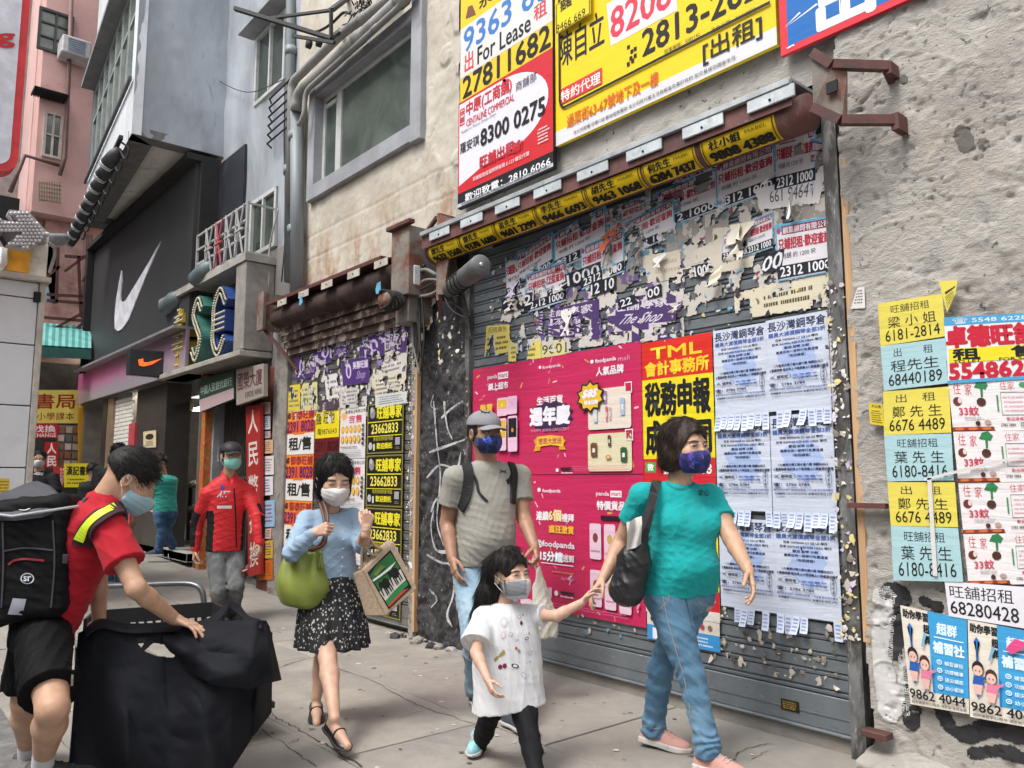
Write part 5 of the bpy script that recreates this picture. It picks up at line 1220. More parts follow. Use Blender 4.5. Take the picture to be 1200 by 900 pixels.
T = [([(606,300),(648,270),(648,315),(604,340)],'leftmost of the upper torn blue letting bills',1,.30),([(648,275),(710,240),(712,290),(650,318)],'torn blue bill just right of the leftmost upper one',2,.38),
     ([(640,312),(680,288),(682,330),(642,352)],'torn blue bill below the second upper one',3,.22),([(616,322),(664,305),(664,352),(620,366)],'well preserved blue bill at the left of the torn patch',4,.75),
     ([(680,290),(732,268),(732,318),(682,340)],'torn blue bill left of the orange curl',5,.35),([(732,262),(790,232),(792,276),(734,300)],'torn blue bill in the centre of the upper row',6,.40),
     ([(768,226),(842,196),(842,246),(768,272)],'torn blue bill with a black number strip right of centre',7,.5),([(838,192),(908,166),(910,222),(840,248)],'blue bill above right with handwriting and number strip',8,.62),
     ([(908,158),(956,146),(956,214),(908,226)],'blue edged bill at the top right end',9,.8),([(950,162),(970,166),(966,230),(950,235)],'narrow blue remnant at the far top right',10,.45),
     ([(874,262),(906,248),(906,290),(876,300)],'torn blue fragment below the handwritten bill',11,.25),([(908,264),(976,252),(978,318),(912,330)],'blue bill with a big number strip low on the right',12,.62),
     ([(848,272),(880,262),(876,300),(846,306)],'small cyan fragment left of the low right blue bill',13,.2),([(756,232),(800,214),(800,236),(757,252)],'half hidden blue bill behind the centre ones',14,.3),
     ([(700,250),(760,228),(760,262),(700,284)],'torn blue strip above the orange curl',15,.12),([(788,180),(846,160),(846,196),(788,216)],'torn blue bill under the yellow stickers',21,.28),([(592,300),(616,290),(616,345),(594,352)],'shredded lilac remnant at the left edge of the torn patch',16,.1)]
for i_,(pts,c_,sd,th,sc__,lb) in enumerate((([(594,318),(780,232),(782,330),(594,372)],'8F8A84',91,-.02,9,'shredded grey paper layer behind the left torn bills'),([(780,232),(972,156),(976,262),(782,330)],'99938B',92,-.06,9,'shredded grey paper layer behind the right torn bills'),([(600,340),(800,262),(802,396),(570,418)],'C9C4BE',93,-.20,13,'whitish paper shreds across the middle of the torn patch'),
  ([(800,262),(978,196),(980,330),(802,372)],'C4BEB6',94,-.24,13,'whitish paper shreds right of the middle'),([(598,300),(800,215),(802,300),(598,352)],'6E8FA0',95,-.30,26,'bluish paper shreds among the upper torn bills'),([(620,350),(800,300),(800,400),(620,400)],'6A5584',96,-.42,18,'lilac paper shreds among the purple bills'))):
 s_ = quad(pts,YT-.0003*i_);k_ = tear(sd,th,sc__);s_.build('paper_shreds',lb,'paper shreds',c_,'old paper shreds on the wide shutter',keep=k_,cell=.0085)
for pts,lb,sd,th in T: torn(pts,lb,sd,th*.8+.06,agency(),Y=YT-.0015*(sd % 7))
for pts,lb,sd,th,t_ in (([(588,352),(624,342),(624,358),(590,368)],'number strip remnant reading 2312 at the far left',31,.4,'2312'),([(662,322),(704,306),(705,324),(664,338)],'torn number strip below the second row left',32,.4,'1000'),([(676,338),(722,322),(722,338),(676,354)],'torn number strip reading 2312 in the middle',33,.35,'2312 10'),
                         ([(724,352),(775,332),(776,346),(726,362)],'torn number strip above the purple bill',34,.35,'22 1000'),([(784,318),(836,306),(838,320),(786,334)],'torn number strip reading 312 right of the middle',35,.2,'2312 1000'),([(896,300),(920,290),(916,316),(890,322)],'slanting number strip beside the low right blue bill',36,.5,'00')):
 torn(pts,lb,sd,th,nums(t_),paper='22242E',Y=YT-.008,grp='torn number strips on the wide shutter',name='number_strip')
torn([(632,366),(702,350),(703,398),(630,392)],'torn purple shop bill left of the other purple one',41,.22,shop_p,'C9C2D2',Y=YT-.004,grp='torn purple bills on the wide shutter')
torn([(712,352),(792,340),(792,398),(712,402)],'larger torn purple shop bill in the middle',42,.22,shop_p,'C9C2D2',Y=YT-.004,grp='torn purple bills on the wide shutter')
torn([(570,382),(597,380),(598,412),(568,418)],'upper left yellow bill remnant',43,.35,lambda s_: (s_.text('招租廣告',.1,.05,.9,.25,'5A5220',.0),s_.lines(.05,.35,.95,.9,3,'4A4420',random.Random(5))),'D6C468',grp='yellow remnants on the wide shutter')
torn([(596,404),(634,396),(634,420),(596,424)],'yellow remnant right of the upper left one',44,.2,lambda s_: s_.lines(.05,.1,.95,.9,3,'6A6430',random.Random(6)),'DBCB66',grp='yellow remnants on the wide shutter')
torn([(632,402),(668,396),(668,416),(632,420)],'frayed yellow remnant beside the purple bills',45,.1,lambda s_: s_.text('9001',.1,.2,.9,.8,'5A5430',.02),'D6CC92',grp='yellow remnants on the wide shutter')
torn([(860,345),(980,310),(980,358),(862,374)],'long cream torn bill with black characters above the piano bills',46,.3,lambda s_: (s_.text('租',.06,.35,.16,.8,'20201E',.03),s_.text('售',.9,.5,.99,.9,'20201E',.03),s_.lines(.3,.3,.8,.8,2,'50482A',random.Random(7))),'D5CCB4')
torn([(835,268),(885,262),(884,312),(838,320)],'cream torn remnant with a peeled patch right of centre',47,.15,lambda s_: s_.text('小姐',.2,.5,.5,.7,'6A6458',.0),'CFC7B4')
torn([(755,300),(840,285),(842,318),(758,332)],'pale remnant with faint handwriting in the middle',48,.12,lambda s_: s_.lines(.1,.2,.9,.8,2,'B8A894',random.Random(8)),'CDC5B5')
torn([(885,222),(968,200),(960,238),(890,246)],'white torn bill with an upside down number',49,.5,lambda s_: (s_.text('661 9464',.2,.25,.8,.75,'55504A',.0)),'DDDADA')
# peeled flaps: curled strips of paper
def flap(px,py,w,h,ang,col,lb,sd,Y=YT-.006):
 o = onY(px,py,Y);r_ = random.Random(sd);c_,s_ = math.cos(ang),math.sin(ang)
 def f(u,v):
  a = (u-.5)*w*(1+.5*(1-v))*(.6+.4*np.sin(v*5+sd));b = -v*h;cur = .02+.055*v**1.7+.02*np.sin(u*4+v*7+sd)*v
  return np.stack([o.x+a*c_-b*s_,o.y-cur,o.z+a*s_+b*c_],1)
 e_ = link('paper_flap',grid_mesh('paper_flap',f,8,12,lambda C: fbm(C*30,sd,3) < .62),ink(col),None,True,loc=o);return tag(e_,lb,'paper scrap','peeling paper flaps')
for args in ((668,362,.10,.20,.1,'DAD6D2','long white flap peeling over the left purple bill',1),(872,262,.12,.22,-.1,'D8CFBC','broad cream flap peeling right of the centre',2),(712,275,.10,.12,.3,'C96A48','orange red curl of paper in the upper middle',3),(728,262,.08,.10,-.3,'B8583C','second orange curl right beside the first',4),
             (760,215,.05,.14,.5,'CFC6B4','pointed cream flap sticking up in the upper middle',5),(858,272,.10,.12,.8,'D9D3C4','cream flap folded left of the broad one',6),(775,300,.07,.09,.2,'DEDAD6','white flap below the centre blue bills',7),(604,332,.08,.12,.1,'C4BCD8','lilac flap at the left edge of the torn patch',8),
             (600,356,.05,.08,0,'D8D4CE','small white flap below the lilac one',9),(925,243,.14,.05,1.3,'E0DCD8','white flap curling above the low right blue bill',10),(848,312,.05,.14,-.5,'D8D0B8','thin cream flap hanging right of the middle',11),(748,290,.05,.08,.2,'4A3A34','dark torn flap under the centre bills',12),(903,205,.07,.07,0,'C9C4C0','greyish flap under the handwritten bill',13),(660,335,.09,.05,.2,'CFC9C6','pale flap over the second row',14),(795,358,.06,.05,.1,'CFC9BE','pale flap at the right end of the large purple bill',15)):
 flap(*args)

# ------------------------------------------------------------------ pink advert
PK = 'BE2656';Yp = WY-.02
def pk_sheet(z0,z1,lb,top):
 s_ = PS(-4.985,-3.245,z0,z1,Yp);W_ = s_
 rr_ = random.Random(top)
 for k in range(46):
  u,v = rr_.random(),rr_.random();
  a = rr_.random()*3.1;l_ = .006+.008*rr_.random();asp = (z1-z0)/1.74;dx,dy = l_*math.cos(a),l_*math.sin(a)/asp;w_ = .0022+.0015*rr_.random()
  nx,ny = -w_*math.sin(a),w_*math.cos(a)/asp
  s_.lv = 0;s_.poly([(u-dx-nx,v-dy-ny),(u+dx-nx,v+dy-ny),(u+dx+nx,v+dy+ny),(u-dx+nx,v-dy+ny)],rr_.choice(['D88A3A','DDB8C8','D8A05A','D86A90','DCC0CC','A04878']))
 s_.lv = 2
 return s_
def box_r(s_,p0,p1,col,r_=.012):
 a = s_.uv(*p0);b = s_.uv(*p1);asp = abs((s_.x1-s_.x0)/(s_.z1-s_.z0));pts = []
 for cu,cv,st in ((b[0]-r_,a[1]+r_*asp,-90),(b[0]-r_,b[1]-r_*asp,0),(a[0]+r_,b[1]-r_*asp,90),(a[0]+r_,a[1]+r_*asp,180)):
  for k in range(5): t_ = rad(st+22.5*k);pts.append((cu+r_*math.cos(t_),cv+r_*asp*math.sin(t_)))
 s_.poly(pts,col)
 return a,b
P1_ = pk_sheet(1.345,2.175,'',1)
tpw = lambda t,xl,yt,yb,xr,yr,c='E8DDE4',b=.02,i=0: P1_.tp(t,xl,yt,yb,xr,yr,c,b,i)
tpw('foodpanda',636,429,433.5,657,428);a,b = P1_.uv(633,430.5);P1_.ell(a,b,.008,.014,'E8DDE4',10)
tpw('foodpanda',698,421,427,722,419,b=.03);tpw('mall',724.5,417.5,423.5,738,417,'D890B0',.0);a,b = P1_.uv(694,424);P1_.ell(a,b,.009,.017,'E8DDE4',10)
tpw('人氣品牌',699,431,441,731,429,b=.04)
tpw('panda',572,440,446,583,439);u0,v0 = P1_.uv(584,437);u1,v1 = P1_.uv(596,443);P1_.rect(u0,v0,u1,v1,'E8DDE4');tpw('mart',585,438.5,443,595,438,PK,.02)
tpw('網上超市',573,450,458,596,448.5,b=.04)
tpw('生活百貨',630,466,475,660,465.5,b=.05)
a,b = P1_.uv(646,488);pts = []
for k in range(24): t_ = 2*math.pi*k/24;r_ = 1.15 if k % 2 else .95;pts.append((a+.118*r_*math.cos(t_),b+.12*r_*math.sin(t_)))
P1_.poly(pts,'3A2048')
tpw('週年慶',622,479,499,668,479,'E9E6EE',.07)
tpw('HAPPY ANNI-GROCERY',623,503.5,507,668,503,'D890AC',.01)
P1_.poly([P1_.uv(626,516),P1_.uv(634,511),P1_.uv(634,528),P1_.uv(626,529),P1_.uv(629,522)],'D89A2A');P1_.poly([P1_.uv(664,516),P1_.uv(656,511),P1_.uv(656,527),P1_.uv(664,527),P1_.uv(661,521)],'D89A2A')
P1_.poly([P1_.uv(630,512),P1_.uv(646,510),P1_.uv(661,511.5),P1_.uv(661,523),P1_.uv(646,521.5),P1_.uv(630,524)],'E8B83A');tpw('感恩大放送',632,514,521,659,513.5,'B03A50',.02)
tpw('foodpanda',659,553,555.5,672,553,b=.04);a,b = P1_.uv(654,551);P1_.ell(a,b,.009,.016,'E8DDE4',10);P1_.rp(658,548,551,672,548,'3A1828')
box_r(P1_,(690,457.5),(741,501),'DFD2C4');box_r(P1_,(690,509),(742,552),'D8CFAE')
P1_.frame(*P1_.uv(733,448),*P1_.uv(742,460),.004,.008,'E8DDE4');P1_.rp(734.5,450,458,740,449,'C02040');P1_.frame(*P1_.uv(734,503),*P1_.uv(743.5,516),.004,.008,'E8DDE4');tpw('K',736,505.5,513,741,505,'C02040',.05)
for x0,y0,x1,y1,c_ in ((708,458,713,473,'9A78A8'),(711,476,714,494,'C86A72'),(715,477,718,492,'C8A8AC'),(728,466,734,486,'A8B8D0'),(697,480,702,495,'C0CBD8'),(714,510,718,523,'5A4030'),(694,519,702,535,'6A4830'),(729,524,737,541,'2A5A34'),(712,533,718,538,'C88A40')):
 a = P1_.uv(x0,y0);b = P1_.uv(x1,y1);P1_.poly([(a[0],a[1]+.01),((a[0]*2+b[0])/3,a[1]),(b[0],a[1]+.005),(b[0]*.98+a[0]*.02,b[1]),(a[0]+.003,b[1])],c_)
 P1_.poly([(a[0]*.7+b[0]*.3,a[1]*.6+b[1]*.4),(a[0]*.3+b[0]*.7,a[1]*.6+b[1]*.4),(a[0]*.3+b[0]*.7,a[1]*.3+b[1]*.7),(a[0]*.7+b[0]*.3,a[1]*.3+b[1]*.7)],'E0D8D0')
a,b = P1_.uv(694,465)
for sc__,c_ in ((1.18,'2A2418'),(1.0,'E0B42A')):
 P1_.poly([(a+.066*sc__*(1.0 if k % 2 else .78)*math.cos(2*math.pi*k/20),b+.115*sc__*(1.0 if k % 2 else .78)*math.sin(2*math.pi*k/20)) for k in range(20)],c_)
tpw('$85',684,458,468,703,456.5,'E8E4EC',.08,.2);tpw('現金回贈',687,470,475,703,469,'E8E4EC',.05)
for x0,y0,x1,y1 in ((585,467,597,487),(597,465,608.5,485),(585,491,596,528),(598,488,609,529)):
 a,b = box_r(P1_,(x0,y0),(x1,y1),'E0B8D0',.008);P1_.rect(a[0]+.004,a[1]+.02,b[0]-.004,(a[1]*.4+b[1]*.6),{585: 'D8B040',597: 'D8A8C8',598: '1C1A20'}.get(x0,'D8B8A0'))
 P1_.ell((a[0]+b[0])/2,a[1]*.6+b[1]*.4,.008,.02,{585: 'E0C860',597: 'C8A0C0',598: 'C88A30'}[x0],10)
tpw('熱賣',566,475,484,580,474,'D8B83A',.05)
P1_.lines(.64,.93,.97,.975,3,'D8709A',random.Random(3),.3)
P1_.build('pink_advert','upper pink grocery advert with white title characters on the wide shutter','poster',PK,'pink adverts',crease=.85)
P2_ = pk_sheet(.42,1.34,'',5);P1_ = P2_
a,b = P2_.uv(618,580);P2_.ell(a,b,.021,.038,'7A90D0',14)
tpw('foodpanda',636,573,578,657,573.5,b=.03);a,b = P2_.uv(632,574);P2_.ell(a,b,.01,.017,'E8DDE4',10)
tpw('panda',699,576,582,714,577,b=.03);u0,v0 = P2_.uv(715.5,575);u1,v1 = P2_.uv(729,583);P2_.rect(u0,v0,u1,v1,'E8DDE4');tpw('mart',717,577,581,728,577,PK,.02)
tpw('特價貨品',700,587,597,733,589,b=.05)
tpw('連續',629,599,609,643,600,'E8DDE4',.05);tpw('6個',643.5,597,610,658,598,'F0D8A0',.05);tpw('禮拜',659,602,611,673,603,'E8DDE4',.05);tpw('瘋狂激賞',644,615,624,673,618,'E8B03A',.05)
tpw('@foodpanda',628,632,641,674,637,b=.04);tpw('15分鐘',634,645,656,660,648,'E8F0F8',.06);tpw('送到',660.5,650,658,673,652,b=.05);P2_.rp(635,658.5,659.6,673,664,'E8DDE4')
tpw('powered by promotion',648,668,671,673,671.5,'D8A05A',.02);tpw('Big Friday?',659,676,680,673,679,'D890AC',.02)
tpw('foodpanda',658,697,700,673,700.5,b=.04);a,b = P2_.uv(653,695);P2_.ell(a,b,.011,.02,'E8DDE4',10);P2_.rp(658,692.5,695.5,673,695,'3A1828')
P2_.rp(705,604,609,728,606,'2A1024');P2_.rp(644,688,700,648,689,'C8A0B8')
for x0,y0,x1,y1 in ((692,613,706,656),(709,614,723,660),(726,616,740,662),(693,667,707,712),(710,670,724,716),(727,674,742,721),(612,700,625,730)):
 a,b = box_r(P2_,(x0,y0),(x1,y1),'E0C0D2',.008);P2_.ell((a[0]+b[0])/2,a[1]*.6+b[1]*.4,.014,.035,['D09030','4A90B8','8A5030','B0A0A8','7A3A40','C0A060','A8A0B0'][(x0*7+y0) % 7],8)
 P2_.rect(a[0]+.006,a[1]*.25+b[1]*.75,b[0]-.006,a[1]*.2+b[1]*.8,'B888A0')
tpw('?',748,705,717,752,706,'D890AC',.03);P2_.lines(.45,.93,.97,.965,2,'D8709A',random.Random(3),.3)
P2_.build('pink_advert','lower pink grocery advert behind the child and the teal shirted woman','poster',PK,'pink adverts',crease=.85)

# accountants' posters
def tml(z0,z1,lb):
 s_ = PS(-3.245,-2.715,z0,z1,WY-.016)
 s_.rect(0,0,1,.245,'D02A20',1,1).text('TML',.14,.045,.86,.115,'ECC82A',.05).text('會計事務所',.05,.135,.95,.225,'ECC82A',.04)
 s_.text('稅務申報',.05,.27,.95,.48,BLK,.035).text('成立公司',.05,.515,.95,.725,BLK,.035)
 s_.rect(0,.755,1,.92,'C82434');s_.rect(.03,.775,.18,.84,'3AA04A').text('微',.06,.785,.15,.83,'E8F0E8',.03);s_.text('2388 7888',.3,.79,.95,.85,'EDE4E4',.03)
 s_.rect(0,.92,1,1,'DAD4CC').lines(.05,.93,.95,.99,2,'3A302C',random.Random(1))
 return s_.build('accountant_poster',lb,'poster','E6D21E','yellow accountant posters',crease=.95)
tml(1.20,2.16,'upper yellow and red accountant poster left of the piano bills');tml(.52,1.198,'lower yellow accountant poster mostly behind the teal shirted woman')
s_ = PS(-3.24,-2.72,.36,.518,WY-.018);s_.rect(0,.45,1,1,'3A8CC8');s_.rect(.08,.55,.3,.95,'E0E0E8');s_.lines(.36,.55,.95,.92,3,'DCE6F0',random.Random(2))
for k in range(9): s_.ell(.08+k*.1,.22,.03,.10,['3A3A40','B03A3A','8A6A4A'][k % 3],8)
s_.build('service_poster','pale poster with a blue foot under the accountant posters','poster','CFC8C0',crease=.6)

# piano warehouse bills, 2 x 3, each with its tear-off tabs
PB,PBK = 'C6CDDD','2A3358'
cols_ = [(-2.705,-2.362),(-2.36,-2.005)];rows_ = [(1.655,2.165),(1.125,1.645),(.60,1.10)]
pos_name = [['upper left','upper right'],['middle left','middle right'],['lower left','lower right']]
for i,(z0,z1) in enumerate(rows_):
 for j,(x0,x1) in enumerate(cols_):
  tabh = .085;s_ = PS(x0,x1,z0+tabh*.2,z1,WY-.018-.003*((i+j) % 2));vb = 1-(tabh*.8)/(z1-z0-tabh*.2)
  s_.q[0].z += .008*(j-.5);s_.q[1].z += .010*(j-.3)
  r_ = random.Random(i*2+j)
  s_.poly([(.52+(.30+.10*vn(np.array([[k*.7,1.5,i*3.]]),4)[0])*math.cos(2*math.pi*k/40),.46+(.22+.07*vn(np.array([[k*.9,7.5,j*3.]]),9)[0])*math.sin(2*math.pi*k/40)) for k in range(40)],'A6B8E0')
  s_.text('長沙灣鋼琴倉',.03,.03,.97,.135,PBK,.015);s_.text('議員大減價鋼琴全部3折',.04,.15,.96,.20,'4A62A8',.03)
  for k,t_ in enumerate(('日本 YAMAHA U1 U2 U3 琴行','日本 KAWAI K20 K35 US5X 琴行','歡迎 試琴 比較','購買任何一部琴行免費送貨','（包括調音）')): w_ = [.34,.40,.2,.34,.14][k];s_.text(t_,.5-w_,.222+k*.045,.5+w_,.25+k*.045,PBK,.03)
  s_.text('1.九龍長沙灣工業大廈六樓 港鐵站出口',.12,.50,.9,.525,PBK,.04);s_.text('2.營業時間·每日早上十時至晚上八時星期日照常',.04,.545,.98,.573,PBK,.04)
  s_.text('店',.05,.62,.10,.645,PBK);s_.text('鋼琴佬',.16,.615,.34,.65,PBK,.02)
  for a in range(20):
   t0_,t1_ = 2*math.pi*a/20,2*math.pi*(a+1)/20;s_.lv = 20
   s_.poly([(.25+.14*math.cos(t0_),.632+.035*math.sin(t0_)),(.25+.14*math.cos(t1_),.632+.035*math.sin(t1_)),(.25+.148*math.cos(t1_),.632+.039*math.sin(t1_)),(.25+.148*math.cos(t0_),.632+.039*math.sin(t0_))],PBK)
   s_.lv = 20;s_.poly([(.91+.04*math.cos(t0_),.65+.09*math.sin(t0_)),(.91+.04*math.cos(t1_),.65+.09*math.sin(t1_)),(.91+.046*math.cos(t1_),.65+.095*math.sin(t1_)),(.91+.046*math.cos(t0_),.65+.095*math.sin(t0_))],PBK)
  for k,ch in enumerate('鋼琴倉庫'): s_.text(ch,.895,.575+k*.04,.925,.605+k*.04,PBK)
  s_.text('全港最平',.42,.62,.82,.64,'4A62A8',.04);s_.text('任何鋼琴收購',.42,.655,.82,.675,'4A62A8',.04);s_.text('☎：2786 3784',.04,.70,.62,.735,PBK,.05)
  s_.text('學生租琴月租平 維修調音搬運 上門估價 歡迎查詢電話',.04,.76,.97,.782,'5A68A0',.03);s_.text('收購舊琴·YAMAHA KAWAI 高價回收·即日上門',.06,.80,.95,.822,PBK,.03)
  o = s_.build('piano_bill','%s pale blue piano warehouse bill of the six' % pos_name[i][j],'bill',PB,'pale blue piano warehouse bills',crease=.95)
  nt_ = 8
  for k in range(nt_):
   if r_.random() < (.22 if i < 2 else .3): continue
   a = x0+(x1-x0)*k/nt_;b = x0+(x1-x0)*(k+1)/nt_-.002;L_ = tabh*r_.uniform(.85,1.15);cu = r_.uniform(.004,.035);sk = r_.uniform(-.008,.012);yy = s_.Y-.001;zt__ = z0+tabh*.2+.002
   f_ = lambda u,v: np.stack([a+(b-a)*u+sk*v**1.4,yy-cu*v**2-.004*v*np.sin(u*3),zt__-L_*v],1)
   link('tear_off_tab',grid_mesh('tear_off_tab',f_,2,6),ink('C9D2E6'),o,True)
   ts = MB();
   for q_ in range(4): ts.add([tuple(v) for v in (f_(np.array([.2,.8,.8,.2]),np.array([.15+q_*.2,.15+q_*.2,.22+q_*.2,.22+q_*.2]))+np.array([0,-.0025,0]))],[(0,1,2,3)])
   ts.build('tab_print',ink('8C98BE'),o)
s_ = PS(-2.003,-1.945,1.66,2.05,WY-.018);s_.lines(.1,.02,.9,.98,16,'6A6A74',random.Random(4),.4);s_.build('strip_bill','narrow grey printed strip right of the upper piano bills','bill','C9C8CC')
s_ = rect_px((915,818),(937,836),WY-.016);s_.frame(.03,.04,.97,.96,.05,.06,'1E1A10');s_.tiny(.1,.12,.9,.88,4,'C8A848',random.Random(3),k=6);s_.build('shutter_plate','tiny black and gold sticker low on the wide shutter','sticker','2A2414')

# ------------------------------------------------------------------ right wall bills
YR = WF-.042
yl,cy_ = 'DACB58','A4C6CC'
SB = [([(1029,356),(1104,344),(1109,394),(1032,406)],yl,['旺舖招租','梁 小 姐','6181-2814'],'topmost yellow agent slip on the cement wall'),([(1032,406),(1109,396),(1111,449),(1036,458)],cy_,['出　　租','程先生','68440189'],'light blue slip reading 68440189'),
      ([(1035,459),(1112,453),(1115,507),(1036,510)],yl,['出　租','鄭 先 生','6676 4489'],'upper yellow slip reading 6676 4489'),([(1036,510),(1115,508),(1118,563),(1040,564)],cy_,['旺舖招租','葉 先 生','6180-8416'],'upper light blue slip reading 6180-8416'),
      ([(1040,565),(1119,565),(1123,618),(1044,616)],yl,['出　租','鄭 先 生','6676 4489'],'lower yellow slip reading 6676 4489'),([(1044,616),(1123,619),(1129,682),(1047,680)],cy_,['旺舖招租','葉 先 生','6180-8416'],'lowest light blue slip reading 6180-8416')]
for i,(pts,c_,tx,lb) in enumerate(SB):
 s_ = quad(pts,YR-.002*i);s_.text(tx[0],.20,.09,.80,.28,'3A3A30' if c_ == yl else '2E3A40',-.004);s_.text(tx[1],.14,.36,.88,.62,'23231C',.0);s_.text(tx[2],.09,.66,.92,.92,'1C1C18',.0)
 s_.build('agent_slip',lb,'bill',c_,'agent slips on the cement wall',crease=.7)
s_ = quad([(1018,472),(1034,474),(1036,499),(1020,497)],YR-.001);s_.text('大公告',.2,.05,.9,.2,'4A4010');s_.lines(.1,.3,.9,.92,6,'5A5018',random.Random(2));s_.build('yellow_note','little yellow note beside the timber batten','note','D8C030')
s_ = quad([(1005,337),(1013,336),(1014,361),(997,362)],WY-.07);s_.lines(.1,.1,.9,.8,5,'5A5A5A',random.Random(6));s_.build('white_note','small white note wrapped over the upper timber batten','note','D8D4D0')
s_ = quad([(1100,330),(1122,328),(1120,343),(1110,366)],YR-.001);s_.rect(.2,.4,.9,.5,'3A3020');s_.lines(.1,.55,.8,.95,5,'4A4418',random.Random(6));s_.build('yellow_stub','torn yellow and white stub right of the topmost yellow slip','bill','D9CC58')
s_ = quad([(1106,372),(1215,366),(1226,443),(1111,450)],YR-.002)
s_.rect(0,0,1,.13,'4A9CC8');s_.text('☎ 5548 6228',.1,.02,.9,.11,'D8E4EC',.01);s_.text('卓德旺舖',.02,.15,.98,.46,'C01E36',.06);s_.rect(.03,.48,1,.69,'E2D028');s_.text('租　售',.08,.49,.97,.65,BLK,.06);s_.text('TO LET　　FOR SALE',.08,.655,.95,.70,'201E18',.03)
s_.text('5548622',.03,.71,.94,.94,'C01E36',.06);s_.rect(0,.95,1,1,'4A9CC8')
s_.build('red_bill','large white bill with red characters and number 5548622','bill','E2DFE0')
for i in range(4):
 y0,y1 = 446+i*60,505+i*60
 for j in range(2):
  x0,x1 = 1111+i*6+j*50,1161+i*6+j*50
  s_ = quad([(x0,y0+j*-1),(x1,y0-1),(x1+6,y1-1),(x0+6,y1)],YR-.0015*(i % 2)-.001*j);r_ = random.Random(i*2+j)
  if j == 0:
   s_.text('住',.1,.05,.28,.28,'C8485A',.0);s_.text('家',.38,.08,.54,.30,'C8485A',.0);s_.poly([(.6,.15),(.68,.03),(.82,.0),(.93,.1),(.86,.2),(.8,.18),(.79,.34),(.74,.34),(.74,.18)],'2E7A4A')
   s_.ell(.18,.42,.11,.09,'6A3028',9);s_.ell(.24,.40,.05,.06,'D8C8C0',8);s_.ell(.74,.44,.11,.09,'4A2A24',9);s_.text('33蚊',.2,.52,.66,.70,'C84058',.02);s_.lines(.3,.72,.8,.80,2,'A8A0A0',r_)
   s_.rect(.0,.93,.98,1.0,'8A2A1C');
   for k in range(3): s_.ell(.17+k*.32,.965,.12,.03,'C86838',8)
   s_.ell(.62,.86,.06,.05,'4A2420',7);s_.ell(.85,.84,.08,.05,'B0988C',7)
  else:
   s_.text('住家',.2,.04,.55,.20,'C86A78',.0);s_.ell(.75,.1,.1,.06,'3E8A5A',8);s_.frame(.2,.24,.95,.70,.012,.014,'7A8A84');s_.lines(.25,.3,.9,.65,4,'D88A9A',r_,.25);s_.rect(.1,.3,.14,.62,'3E8A5A');s_.text('歡迎落單電話',.3,.74,.9,.80,'C84058',.02);s_.text('2782 3884',.15,.86,.5,.91,'3A3A3A');s_.frame(.62,.84,.7,.92,.015,.015,'3A8A6A');s_.lines(.8,.82,.96,.93,4,'8A8A8A',r_,.6)
  s_.build('menu_bill',['top','second','third','lowest'][i]+(' left' if j == 0 else ' right')+' white takeaway menu bill with pink writing','bill','E0DBDC','takeaway menu bills on the cement wall',crease=.9)
s_ = quad([(1107,681),(1232,690),(1234,742),(1112,722)],YR-.007);s_.text('旺舖招租',.04,.10,.66,.45,'1E1E20',.005);s_.text('68280428',.03,.54,.70,.90,'1A1A1C',.01);s_.build('white_slip','white slip with black number 68280428 over the tutoring posters','bill','DCDAE2',crease=.3)
